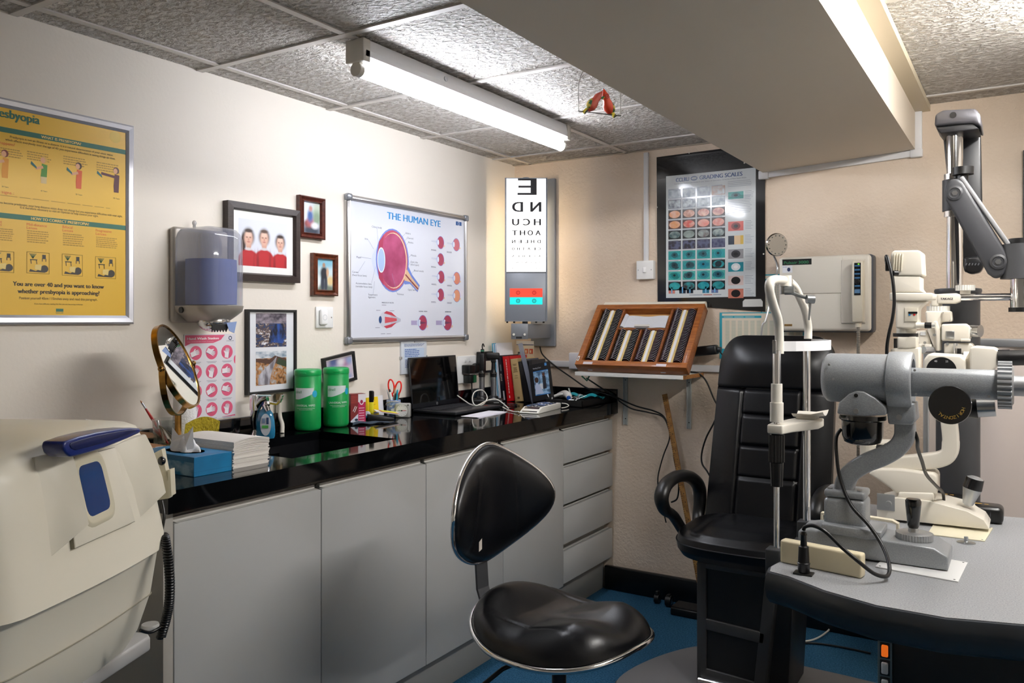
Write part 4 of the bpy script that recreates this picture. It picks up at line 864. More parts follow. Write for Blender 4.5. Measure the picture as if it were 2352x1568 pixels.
m = MB(STEEL); m.cyl(a.lerp(b, .80), a.lerp(b, .94), .003, n=12); m.build('ferrule', t, True); m = MB(M('#b5703a', .8)); m.cyl(a.lerp(b, .94), b, .003, .0003, n=10); m.build('bristle_tip', t, True)
t = thing('wire_whisk', 'thin metal wire whisk hanging over the edge of the jug', 'whisk', jp)
top = atD(364, 975, 2.45)
m = MB(M('#8c8574', .35, .8))
for q in range(11):
    e = atD(374+q*2.6, 1012+4*math.sin(q), 2.44+.012*math.cos(q*2)); m.tube([top, top.lerp(e, .5)+Vector((0, 0, .006)), e], .0011, n=6, smooth=3)
m.build('wires', t, True); m = MB(STEEL); m.tube([top+Vector((-.004, 0, .012)), top, top-Vector((0, 0, .012))], .004); m.build('collar', t, True)
# cardboard box
cb = MB(M('#b5865f', .85, bump=(60, .1, .001))); KB = M('#8f6a48', .85)
p0, p1 = XY(360, -2.10, CT), None
bx = Vector((-2.17, 1.36, CT)); t = thing('cardboard_box', 'small brown cardboard box with its flap up, behind the cream machine', 'box', bx, HP)
cb.box((-.14, -.07, 0), (.11, .07, .050)); cb.build('box_body', t)
m = MB(KB); q = [atD(225, 958, 2.50), atD(316, 966, 2.62), atD(361, 1003, 2.56), atD(330, 1004, 2.40)]; m.add(q+[p+Vector((0, 0, -.003)) for p in q], [(0, 1, 2, 3), (4, 5, 6, 7), (0, 1, 5, 4), (1, 2, 6, 5), (2, 3, 7, 6), (3, 0, 4, 7)]); m.build('flap', t, True)
m = MB(M('#d5d8da', .3)); m.rect(.075, .015, .100, .049, -.0712, None); m.build('tape', t)
m = MB(M('#eceef2', .6))
for k in range(4): q = [p-Vector((0, 0, .0035*k)) for p in (atD(196, 962, 2.20), atD(300, 974, 2.42), atD(318, 985, 2.30), atD(215, 985, 2.08))]; m.add(q+[p+Vector((0, 0, -.002)) for p in q], [(0, 1, 2, 3), (4, 5, 6, 7), (0, 1, 5, 4), (1, 2, 6, 5), (2, 3, 7, 6), (3, 0, 4, 7)])
single(m, 'paper_pile', 'small pile of white papers behind the cream machine, left of the cardboard box', 'papers', atD(250, 985, 2.25)); COL.objects[-1]['kind'] = 'stuff'
# ---- tissue box
t = thing('tissue_box', 'blue tissue box with cloud print and a tissue pulled up', 'tissue box', (-1.955, 1.428, CT), 0)
CLD = ramp_mat(((.50, '#1076a8'), (.66, '#9cc4da')), 16, 5, .4, (1, 1, 1.6)); BLU = M('#0d7bb0', .4, mix=('#0a6898', 8, .4, .6)); hh = .052
m = MB(BLU); m.box((-.118, -.06, 0), (.118, .06, hh), bev=.0012, sm=False); m.rect(-.117, .002, .117, hh*.72, -.0603, CLD)
m.add([(.1184, -.058, .012), (.1184, .058, .012), (.1184, .058, .0128), (.1184, -.058, .0128)], [(0, 1, 2, 3)], M('#075a86', .5)); m.build('carton', t)
m = MB(M('#d5b99c', .6)); m.lathe([(0, 0), (.036, 0)], o=(0, 0, hh+.0008), n=32, sx=1.9, sy=1); m.build('opening', t)
m = MB(M('#f3f3f6', .85))
def tis(u, v):
    a, f = u*2*PI, v*PI/2; n_ = .006*math.sin(5*a+3*v)+.003*math.sin(9*a-7*v)
    r = math.cos(f)*(.036+n_)
    return (r*1.35*math.cos(a)+.004, r*.62*math.sin(a)-.004, hh-.002+math.sin(f)*(.040+n_*.7))
m.grid(tis, 40, 12, cu=True); m.add([(-.02, -.02, hh+.01), (.03, -.026, hh+.006), (.052, -.012, hh+.012), (.050, -.012, hh+.072), (.016, -.004, hh+.05), (-.03, 0, hh+.04), (-.05, -.005, hh+.062), (-.052, -.008, hh+.012)], [(0, 1, 4), (1, 2, 3), (1, 3, 4), (0, 4, 5), (0, 5, 7), (5, 6, 7)], None, False); m.build('tissue', t)
# ---- folded hand towels
def towels():
    m = MB(M('#e9e4de', .85, bump=(260, .3, .001))); random.seed(3); z = 0
    for k in range(22):
        th = .0032+(.0015 if k == 10 else 0); j = random.uniform(-.003, .003)
        def ht(x): return 0 if k < 11 else (k-11)*.0009*math.cos(x*PI*.9)
        n = 9; xs = [-.062+.124*i/(n-1) for i in range(n)]
        pl = [(x+j, z+ht(x/.124)) for x in xs]+[(xs[-1]+j+.002, z+ht(.5)+th*.5)]+[(x+j, z+th*.92+ht(x/.124)) for x in reversed(xs)]
        m.prism(pl, -.115+random.uniform(-.002, .002), .115+random.uniform(-.003, .003), 'y'); z += th
    o = m.build('paper_towels'); tag(o, 'thick stack of folded white paper towels between the tissue box and the sink', 'paper towels', kind='stuff'); o.location = (-1.965, 1.565, CT); o.rotation_euler.z = 1.57
    return o
o = towels(); o.rotation_euler.z = 0
o.rotation_euler.z = HP; o.location = (-1.965, 1.566, CT)
# ---- yellow sponge cloth over a small carton
t = put('sponge_cloth', 'yellow dimpled sponge cloth propped up behind the paper towels', 'cloth', 462, -2.13, CT, math.atan2(.5313, .8472))
m = MB(M('#d9c63c', .9, bump=(160, 1, .004), mix=('#b8a52c', 170, .5, .6)))
def cl(u, v): 
    x = -.052+.104*u; return (x, .02*(v-.5)+.008*math.sin(u*3), .03+.062*v+.030*u+.012*math.sin(u*PI)*v-.022*u*u)
m.grid(cl, 14, 12); m.grid(lambda u, v: (cl(u, v)[0], cl(u, v)[1]+.004, cl(u, v)[2]), 14, 12); m.box((-.04, .008, 0), (.04, .03, .05), M('#d8cfae', .8)); m.build('cloth', t)
m = MB(M('#cfc9bd', .7)); m.box((-.05, .03, 0), (.05, .06, .04)); m.build('hidden_stand', t) if False else None
# ---- tap
t = put('tap', 'chrome sink tap with a long bent lever behind the sink', 'tap', 586, -2.272, CT, math.atan2(.5313, .8472))
s_ = 2.86/F
m = MB(CHROME); m.lathe([(.027, 0), (.027, .003), (.016, .012), (.010, .03), (.011, .06)], n=32); m.build('base', t)
m = MB(M('#b9bcc2', .05, 1)); m.tube([(0, 0, .03), (-.002, 0, .07), (.004, 0, .105), (.022, -.004, .13), (.045, -.008, .14)], lambda u: .011+.005*math.sin(u*PI), smooth=5, n=14)
m.build('neck', t)
m = MB(CHROME); m.cyl((0, 0, .098), (0, 0, .148), .019); m.ball((0, 0, .148), (.019, .019, .005)); m.build('valve_head', t)
m = MB(CHROME); m.strip([(.01, -.004, .134), (.05, -.006, .124), (.078, -.006, .119), (.087, -.006, .126), (.096, -.006, .15)], (0, 1, 0), .018, .007); m.build('lever', t)
m = MB(CHROME); m.cyl((.04, -.012, .118), (.052, -.02, .095), .011, .009); m.ball((.044, -.012, .12), .012); m.build('spout_tip', t)
# pipe against the wall
m = MB(M('#cfcabd', .45)); a = XY(640, XL+.018, CT); m.tube([a+Vector((.04, -.02, 0)), a+Vector((.03, -.01, .03)), a+Vector((.006, 0, .06)), a+Vector((.004, 0, .12))], .008, smooth=4); m.cyl(a+Vector((.004, 0, .118)), a+Vector((.004, 0, .14)), .013, m=M('#8b7a5c', .35, .7))
single(m, 'water_pipe', 'short off-white pipe with a brass nut on the wall right of the tap', 'pipe', a)
# ---- soap bottle
t = put('soap_bottle', 'clear bottle of blue hand soap with a pump, beside the tap', 'soap', 610, -2.235, CT, math.atan2(.5313, .8472))
def ov(prof, mt, nm): m = MB(mt); m.lathe(prof, n=36, sx=1, sy=.55); m.build(nm, t)
ov([(.0, .001), (.030, .001), (.0325, .008), (.033, .03), (.031, .06), (.025, .088), (.016, .10), (.012, .104), (.012, .112)], M('#2f86b0', .05, alpha=.86, coat=.8), 'bottle_body')
m = MB(M('#dfe8f4', .3)); vs = [(.019*math.cos(2*PI*i/24)+.006, -.0195-.001*math.cos(2*PI*i/24), .05+.038*math.sin(2*PI*i/24)) for i in range(24)]; m.add(vs, [tuple(range(24))]); m.rect(-.006, .038, .016, .048, -.0212, M('#56b85a', .4)); m.rect(-.006, .055, .004, .072, -.0212, M('#7a90b0', .5)); m.rect(.009, .052, .017, .075, -.0212, M('#33507c', .5)); m.build('bottle_label', t)
m = MB(M('#2c55a8', .3)); m.cyl((0, 0, .112), (0, 0, .122), .013); m.build('collar', t)
m = MB(M('#cfe8ea', .2, alpha=.85)); m.cyl((0, 0, .122), (0, 0, .146), .006); m.box((-.028, -.007, .146), (.018, .007, .151), bev=.002); m.build('pump_head', t)
# ---- green wipe tubs
def tub(px, X, label, ang):
    t = put('wipes_tub', label, 'wipes tub', px, X, CT, ang, group='green wipe tubs beside the sink')
    G = M('#089548', .35); G2 = M('#0a9f4e', .3); R = .0485; Hh = .228
    m = MB(G); m.lathe([(0, .001), (R-.008, .001), (R-.002, .006), (R, .014), (R, .205), (R-.001, .206), (0, .206)], n=64)
    def cyl_print(fn_pts, z_off, mt, k=1.006):
        return
    def cp(x, z, r=R*1.004): a = x/R; return (r*math.sin(a), -r*math.cos(a), z)
    W_ = M('#dce6e6', .35); A = []
    n = 14
    for i in range(n):
        xa, xb = -.036+.075*i/n, -.036+.075*(i+1)/n; f = lambda q: .118+.022*max(0, (q+.02)/.06)**1.3
        m.add([cp(xa, f(xa)), cp(xb, f(xb)), cp(xb, .160), cp(xa, .160)], [(0, 1, 2, 3)], W_, True)
    def ct(s_, x, z, h, wd, mt, bold=False):
        v, f = glyphs(s_, bold); xs = [p[0] for p in v]; x0, x1 = min(xs), max(xs)
        m.add([cp(x+(p[0]-x0)*wd/(x1-x0), z+p[1]*h/.7, R*1.012) for p in v], f, mt)
    WT = M('#f0f6f2', .4)
    ct('clinell', -.033, .141, .010, .028, M('#0a8f52', .4), True)
    for q in range(2): m.add([cp(-.031, .131-q*.004, R*1.008), cp(-.008, .131-q*.004, R*1.008), cp(-.008, .1325-q*.004, R*1.008), cp(-.031, .1325-q*.004, R*1.008)], [(0, 1, 2, 3)], M('#8aa89c', .5))
    ct('UNIVERSAL WIPES', -.030, .092, .0075, .075, WT); ct('Wipes for surface disinfection and decontamination', -.026, .084, .003, .07, WT); ct('of non-invasive medical devices', -.016, .079, .003, .05, WT)
    for q in range(4): m.add([cp(-.033, .030-q*.0045, R*1.008), cp(.02, .030-q*.0045, R*1.008), cp(.02, .0313-q*.0045, R*1.008), cp(-.033, .0313-q*.0045, R*1.008)], [(0, 1, 2, 3)], M('#7cc8a4', .5))
    for i in range(20):
        a0, a1 = 2*PI*i/20, 2*PI*(i+1)/20; m.add([cp(.044, .138, R*1.016), cp(.044+.010*math.cos(a0), .138+.013*math.sin(a0), R*1.016), cp(.044+.010*math.cos(a1), .138+.013*math.sin(a1), R*1.016)], [(0, 1, 2)], M('#1ba4c8', .4))
    for q in range(9): m.add([cp(-.078, .025+q*.016, R*1.008), cp(-.070, .025+q*.016, R*1.008), cp(-.070, .036+q*.016, R*1.008), cp(-.078, .036+q*.016, R*1.008)], [(0, 1, 2, 3)], M('#6cc09c', .5))
    m.build('tub_body', t)
    m = MB(G2); m.lathe([(R+.0012, .205), (R+.0016, .207), (R+.0016, .222), (R-.001, .2265), (R-.006, .228), (R-.009, .2262), (0, .2262)], n=64); m.box((-.012, -R-.003, .212), (.012, -R+.002, .217), bev=.0015); m.build('lid', t)
cr = math.atan2(.5313, .8472)
tub(707, -2.275, 'green tub of universal wipes, the left one next to the tap', cr-.12)
tub(772, -2.262, 'green tub of universal wipes, the right one beside the dark red carton', cr+.25)
# ---- dark red carton
t = put('lens_carton', 'dark red and magenta carton with an eye picture, right of the green tubs', 'box', 818, -2.262, CT, 1.15)
m = MB(M('#7c1c1c', .4)); m.box((-.032, -.02, 0), (.032, .02, .118), bev=.0006, sm=False)
m.rect(-.0318, .001, .0, .117, -.0206, M('#7c1c1c', .4)); m.rect(.0, .001, .0318, .117, -.0207, M('#b8134e', .4)); m.rect(.0, .085, .0318, .117, -.0209, M('#ece6ea', .4)); m.poly([(-.0318, .001), (.0, .001), (.0, .040), (-.0318, .012)], -.0208, M('#d4dae6', .4))
m.disc((.014, .086), .009, .012, -.0212, M('#e9e3e8', .4)); m.disc((.014, .086), .006, .008, -.0214, M('#a01048', .4)); m.disc((-.008, .016), .007, .005, -.0212, M('#1d2a44', .4))
m.line((-.022, .05), (-.012, .07), .0025, -.021, M('#f0f0f0', .4)); m.line((-.016, .046), (-.006, .068), .0025, -.021, M('#f0f0f0', .4))
for q in range(6): m.rect(.003, .010+q*.010, .026, .013+q*.010, -.021, M('#e7b8c8', .5)); 
for q in range(8): m.rect(-.03, .082+q*.004, -.002, .0835+q*.004, -.0209, M('#a33a34', .4))
m.build('carton', t)
# ---- grey cloth
m = MB(M('#33404f', .9, bump=(300, .4, .002)))
def gc(u, v): 
    x = -.075+.15*u; y = -.035+.07*v; return (x+.01*math.sin(v*5), y*(1-.5*u)+.006*math.sin(u*11)*(v < .2), .003+.006*math.sin(u*6+v*3)**2*(1-u*.5)+.014*max(0, v-.6)*(1-u))
m.grid(gc, 26, 12); m.grid(lambda u, v: (gc(u, v)[0], gc(u, v)[1], gc(u, v)[2]-.0025), 26, 12)
o = m.build('cleaning_cloth'); tag(o, 'dark blue-grey microfibre cloth lying on the worktop in front of the red carton', 'cloth'); o.location = XY(846, -2.205, CT+.0002); o.rotation_euler.z = 1.0
# ---- memo things
t = put('memo_pad', 'yellow and white memo card standing against the upstand', 'card', 860, -2.312, CT, HP, rx=-.10)
m = MB(M('#e9e9ee', .5)); m.box((-.06, 0, 0), (.062, .003, .092)); m.rect(-.056, .004, .03, .089, -.0006, M('#f2cf10', .5)); m.text('med', .0, .018, .012, -.0012, M('#24418c', .5), width=.026, bold=True); m.line((-.01, .07), (.01, .075), .001, -.0012, M('#4a4a30', .5)); m.line((0, .055), (.012, .058), .001, -.0012, M('#4a4a30', .5)); m.build('card', t)
t = put('highlighter', 'yellow highlighter pen with a black cap standing upright before the yellow card', 'pen', 853, -2.285, CT+.012, cr)
m = MB(M('#e8dc2a', .4)); m.box((-.0085, -.006, 0), (.0085, .006, .062), bev=.003); m.text('BOSS', -.004, .01, .007, -.0066, M('#14140a', .5), width=.012, rot=0); m.build('barrel', t)
m = MB(M('#101010', .35)); m.box((-.009, -.0065, .06), (.009, .0065, .108), bev=.003); m.box((.007, -.003, .07), (.011, .003, .105), bev=.001); m.build('cap', t)
t = put('label_holder', 'small round white label dispenser beside the highlighter', 'dispenser', 843, -2.285, CT+.012, cr)
m = MB(M('#dfe8f0', .3)); m.prism([(.014*math.cos(PI*i/12), .014+.012*math.sin(PI*i/12)) for i in range(13)]+[(-.014, 0), (.014, 0)], -.005, .005, 'y'); m.rect(-.013, 0, .013, .007, -.0054, M('#2a86b8', .4)); m.build('case', t)
t = put('desk_tray', 'low black desk tray under the spiral notepad', 'tray', 872, -2.262, CT, cr+.35)
m = MB(M('#0d0d0e', .35)); m.prism([(-.055, 0), (.055, 0), (.055, .008), (-.055, .028)], -.03, .035, 'y', bev=.002)
for v in range(0): pass
m.build('tray_body', t)
t = put('spiral_notepad', 'small spiral notepad with a yellow sticky note on top, on the black tray', 'notepad', 888, -2.252, CT+.026, cr+.35, ry=.16)
m = MB(M('#e9e9ee', .6)); m.box((-.05, -.032, 0), (.045, .032, .004)); m.build('pages', t)
m = MB(M('#d8344c', .6)); m.box((-.03, -.033, .004), (.046, .028, .0048)); m.build('red_note', t); m = MB(M('#e2e648', .6)); m.box((-.026, -.030, .0049), (.040, .030, .006)); m.build('yellow_note', t)
m = MB(M('#f0f0f0', .4))
for q in range(10): m.tube([(.045+.004*math.cos(a), -.029+q*.0062, .003+.004*math.sin(a)) for a in (2*PI*k/8 for k in range(8))], .0009, n=5, closed=True)
m.build('spiral', t)
# ---- pot of pens
pp = XY(904, -2.280, CT)
t = thing('pen_pot', 'blue and white pottery pot holding pens and scissors', 'pot', pp)
m = MB(M('#c9ccd4', .3, mix=('#5a6f9c', 50, .45, .55))); m.lathe([(0, .001), (.026, .001), (.029, .006), (.030, .03), (.028, .048), (.0265, .054), (.029, .062), (.0295, .070), (.027, .072), (.024, .06), (.024, .012), (0, .012)]); m.lathe([(.0295, .050), (.0302, .056), (.0302, .068), (.0298, .071)], M('#5c78b4', .3, mix=('#8fa4cc', 120, .45, .55))); m.build('pot_body', t)
b = MB(M('#d8cdb4', .6)); b.tube([(.034*math.cos(a), .034*math.sin(a)*.9, .054+.014*math.cos(a+.8)) for a in (2*PI*k/24 for k in range(24))], .0012, n=6, closed=True)
o = b.build('rubber_band'); tag(o, 'beige rubber band around the blue pottery pot', 'rubber band'); o.location = pp
t = thing('scissors', 'scissors with bright red handles standing in the pottery pot', 'scissors', pp, cr)
m = MB(STEEL); m.prism([(-.006, .02), (.0, .016), (.006, .09), (-.002, .09)], -.002, 0, 'y'); m.prism([(.006, .02), (.0, .016), (-.004, .09), (.006, .09)], 0, .002, 'y'); m.build('blades', t)
for cx, cz, rx_, rz2, rot in ((-.010, .128, .012, .030, .12), (.019, .120, .0125, .030, -.22)):
    m = MB(M('#e8291c', .3)); P = []
    for k in range(24):
        a = 2*PI*k/24; x, z = rx_*math.cos(a), rz2*math.sin(a); P.append((cx+x*math.cos(rot)-z*math.sin(rot), 0, cz+x*math.sin(rot)+z*math.cos(rot)))
    m.tube(P, .0034, n=8, closed=True); m.tube([(cx*.6+.002, 0, .085), (cx*.8, 0, .100)], .005, n=8); m.build('handle', t)
def pen(nm, label, base, tip, r, col, cap=None, h=None):
    t = thing(nm, label, 'pen', pp); u = Vector(base), Vector(tip)
    m = MB(M(col, .35)); m.cyl(u[0], u[1], r, n=12); m.build('barrel', t)
    if cap: m = MB(M(cap, .35)); m.cyl(u[1], u[1]+(u[1]-u[0]).normalized()*.012, r*1.05, r*.5, n=12); m.build('cap', t)
PG = 'pens in the pottery pot'
def ph(dx, z, dep=0): return RT*dx+Vector((0, 0, z))-FW*dep
pen('pen', 'white and black four-colour pen, the thickest in the pottery pot', ph(.002, .02, .01), ph(-.013, .107, .016), .0052, '#e6e8ea', '#1d1d1d')
pen('pen', 'thin silver pen at the far left of the pottery pot', ph(-.006, .02), ph(-.024, .104, .004), .0028, '#b8bcc0', '#d8dadc')
pen('pen', 'turquoise pen with a cap in the right of the pottery pot', ph(.008, .02, .006), ph(.017, .104, .012), .0046, '#17a0bc', '#17a0bc')
pen('pen', 'clear ballpoint pen in the middle of the pottery pot', ph(.0, .02, .004), ph(.006, .112, .006), .003, '#b9a88c', '#c9a060')
pen('pencil', 'brown pencil leaning to the far right of the pottery pot', ph(.006, .02, 0), ph(.026, .104, .0), .0028, '#8c6a4c', '#6a4a30')
pen('pen', 'black pen beside the turquoise pen in the pottery pot', ph(.004, .02, .012), ph(.010, .088, .016), .0036, '#1c1e22', '#1c1e22')
# ---- alarm clock
t = put('alarm_clock', 'small silver cube alarm clock with a round white dial', 'clock', 924, -2.222, CT, cr-.10)
m = MB(M('#b9bab6', .35, .3)); m.box((-.031, 0, 0), (.031, .035, .060), bev=.006, seg=3); m.build('case', t)
m = MB(M('#e9ebe8', .3)); m.disc((-.002, .030), .024, .025, -.0006, None); 
for q in range(12): a = q*PI/6; m.line((-.002+.018*math.cos(a), .03+.019*math.sin(a)), (-.002+.021*math.cos(a), .03+.022*math.sin(a)), .0012, -.001, M('#55585c', .5))
m.line((-.002, .03), (.016, .031), .002, -.0014, M('#c8281c', .4)); m.line((-.018, .031), (-.002, .03), .002, -.0014, M('#1c8a4c', .4)); m.disc((-.002, .03), .003, .003, -.0016, M('#1c1c1c', .4), n=12); m.disc((.025, .054), .003, .003, -.0012, M('#1c1c1c', .4), n=12); m.build('dial', t)
# ---- laptop
lx, ly0, ly1 = -2.30, onX(948, 940, -2.30).y, onX(1056, 918, -2.30).y
t = thing('laptop', 'black laptop standing open on the worktop under the eye board', 'laptop', (lx, (ly0+ly1)/2, CT), HP); w2 = (ly1-ly0)/2
DKB = M('#191b20', .35); m = MB(DKB); m.box((-w2, -.235, .002), (w2, .0, .017), bev=.004); m.build('base', t)
m = MB(M('#0c0d0f', .4)); m.box((-w2+.012, -.13, .0172), (w2-.05, -.02, .0176)); 
for r_ in range(5):
    for c_ in range(14): x = -w2+.016+c_*(2*w2-.07)/14; m.box((x, -.126+r_*.0208, .0176), (x+(2*w2-.07)/14-.003, -.126+r_*.0208+.017, .0190), M('#22242a', .5))
m.build('keyboard', t)
m = MB(M('#22242a', .3)); m.box((-.07, -.225, .0172), (.04, -.145, .0175)); m.rect(0, 0, 0, 0, 0, None) if False else None; m.box((w2-.07, -.20, .0172), (w2-.05, -.185, .0176), M('#c0301c', .4)); m.build('touchpad', t)
la = math.radians(-6)
T = Matrix.Translation((0, 0, .017)) @ Matrix.Rotation(la, 4, 'X')
m = MB(DKB); m.box((-w2, -.0, 0), (w2, .006, .228), bev=.002, T=T); m.build('lid', t)
m = MB(M('#030304', .05, coat=.8)); m.add([(-w2+.006, -.0006, .022), (w2-.006, -.0006, .022), (w2-.006, -.0006, .222), (-w2+.006, -.0006, .222)], [(0, 1, 2, 3)], T=T); m.build('screen', t)
m = MB(M('#c8ccd2', .2, .8)); c = T @ Vector((0, -.0012, .011)); m.cyl(c, c-Vector((0, .0004, 0)), .007, n=20); m.text('hp', -.0035, c.z-.0025, .004, c.y-.001, M('#202226', .4), width=.007); m.build('badge', t)
# ---- papers
pc = XY(1115, -1.99, CT); t = thing('paper_sheets', 'few white sheets of paper lying in front of the laptop', 'papers', pc, math.radians(95))
m = MB(M('#eceaf4', .6))
for q in range(4): m.box((-.125-q*.003, -.04+q*.002, q*.0012), (.125-q*.004, .045, q*.0012+.001))
m.build('sheets', t); t['kind'] = 'stuff'
# ---- card terminal / keypad
t = put('keypad', 'white desk keypad with rows of dark keys on a white cable', 'keypad', 1243, -1.865, CT, math.radians(97))
m = MB(M('#e4e3dc', .35)); m.prism([(-.14, 0), (.13, 0), (.13, .026), (-.09, .026), (-.118, .016), (-.142, .004)], -.045, .045, 'y', bev=.003); m.build('case', t)
m = MB(M('#1a1618', .1, coat=.5)); m.add([(-.136, -.036, .0075), (-.093, -.036, .0265), (-.093, .036, .0265), (-.136, .036, .0075)], [(0, 1, 2, 3)]); m.build('display', t)
for r_ in range(4):
    for c_ in range(9): pass
m = MB(M('#2b3140', .4))
for r_ in range(5):
    for c_ in range(11): x, y_ = -.082+c_*.0165, -.036+r_*.0155; m.box((x, y_, .026), (x+.012, y_+.011, .030), random.choice([M('#2b3140', .4), M('#d8d8de', .4), M('#3d5a8c', .4), M('#2b3140', .4)]), bev=.0015)
m.build('keys', t)
cw = M('#e6e3da', .4)
def path(ps, d): return [atD(x, y, dd) if isinstance(dd, (int, float)) else dd for (x, y), dd in zip(ps, d)]
def cable(name, label, pts, r, mt, smooth=7, cat='cable'):
    m = MB(mt); m.tube(pts, r, n=8, smooth=smooth); return single(m, name, label, cat, pts[0])
Z1 = CT+.005
P = [XY(1050, -2.1, Z1)]
P = [onZ(1062, 946, CT+.004)] if False else []
cable('white_cable', 'white cable looping over the worktop behind the laptop and the keypad',
      [XY(1050, -2.25, CT+.06), XY(1070, -2.22, CT+.03), XY(1085, -2.17, CT+.018), XY(1108, -2.13, CT+.02), XY(1119, -2.13, CT+.05), XY(1108, -2.14, CT+.085), XY(1090, -2.15, CT+.08), XY(1085, -2.15, CT+.045), XY(1094, -2.13, CT+.020), XY(1120, -2.12, CT+.038), XY(1140, -2.10, CT+.040), XY(1155, -2.07, CT+.022), XY(1168, -2.02, CT+.004)], .0028, cw)
cable('white_cable', 'short white cable running into the left end of the keypad', [XY(1155, -2.03, CT+.012), XY(1165, -1.99, CT+.006), XY(1180, -1.93, CT+.004), XY(1190, -1.90, CT+.006), onX(1196, 930, -1.875)*1.0 if False else XY(1192, -1.885, CT+.008)], .0028, cw)
cable('white_cable', 'white cable end curling out of the right end of the keypad', [XY(1290, -1.86, CT+.018), XY(1302, -1.84, CT+.014), XY(1306, -1.82, CT+.008), XY(1298, -1.81, CT+.006), XY(1290, -1.815, CT+.006)], .0022, cw)
cable('black_cable', 'black cable lying on the worktop in front of the ophthalmoscope stand', [XY(1092, -2.2, Z1), XY(1110, -2.14, Z1), XY(1140, -2.10, Z1), XY(1170, -2.06, Z1), XY(1186, -2.06, Z1), XY(1183, -2.09, Z1), XY(1165, -2.12, Z1)], .0032, BLACKP)
# ---- wall socket with plugs, second socket with charger
W = Wall('L', 1067, 850, 0)
def socket(W, q, label, wsw=True):
    t = thing('wall_socket', label, 'socket', W.at(), W.rz); x0, z0, x1, z1 = q
    m = MB(WHITE); m.box((x0, -.012, z0), (x1, 0, z1), bev=.003); m.build('plate', t)
    if wsw:
        for f in (.38, .62): m = MB(M('#fcfcfc', .3)); m.box((x0+(x1-x0)*f-.006, -.016, z1-.03), (x0+(x1-x0)*f+.006, -.012, z1-.012), bev=.001); m.build('rocker', t)
    return t
q = corners(W, 1048, 818, 1089, 882); q = (q[0], q[1]+.012, q[2], q[3]); socket(W, q, 'white double wall socket with black plugs behind the laptop')
def plug(nm, label, W, px, py, w_, h_, mt, dp=.045, round_=False):
    a = W(px, py); t = thing(nm, label, 'plug', W.at(), W.rz); m = MB(mt)
    m.box((a[0]-w_/2, -dp, a[1]-h_/2), (a[0]+w_/2, -.0125, a[1]+h_/2), bev=.012 if round_ else .005, seg=3); m.build('plug_body', t); return a
a = plug('plug_adapter', 'black square plug adapter in the left of the double socket', W, 1062, 847, .05, .042, M('#121213', .4), .06)
a = plug('mains_plug', 'black three-pin plug in the right of the double socket', W, 1083, 845, .044, .05, M('#0d0d0e', .4), .04, True)
a2 = plug('plug_adapter', 'black and green plug adapter hanging below the double socket', W, 1066, 869, .052, .040, M('#151a18', .4), .055)
m = MB(M('#156b42', .5)); q_ = W(1066, 869); m.box((q_[0], -.058, q_[1]-.018), (q_[0]+.024, -.0555, q_[1]+.018)); o = m.build('green_label'); o.parent = [x for x in COL.objects if x.name.startswith('plug_adapter')][-1]
pw = W.p(1083, 860, .03)
cable('black_cable', 'black mains cable dropping from the three-pin plug behind the laptop', [pw, pw+Vector((0, .002, -.05)), pw+Vector((.01, -.006, -.10)), pw+Vector((.02, .01, -.135)), pw+Vector((.03, .05, -.145))], .0035, BLACKP)
W = Wall('L', 1112, 840, 0); q = corners(W, 1092, 818, 1112, 857); t = socket(W, q, 'white wall socket half hidden behind the ophthalmoscopes', False)
W = Wall('L', 1118, 835, .03); q = corners(W, 1100, 808, 1140, 853); t = thing('charger', 'black box charger plugged in behind the ophthalmoscopes', 'charger', W.at(), W.rz)
m = MB(M('#0c0c0d', .45)); m.box((q[0], -.045, q[1]), (q[2]-.05, -.013, q[3]), bev=.004); m.build('case', t); m = MB(M('#c8bfae', .5)); m.rect(q[0]+.04, q[1]+.012, q[2]-.06, q[1]+.06, -.0455, None); m.build('sticker', t)
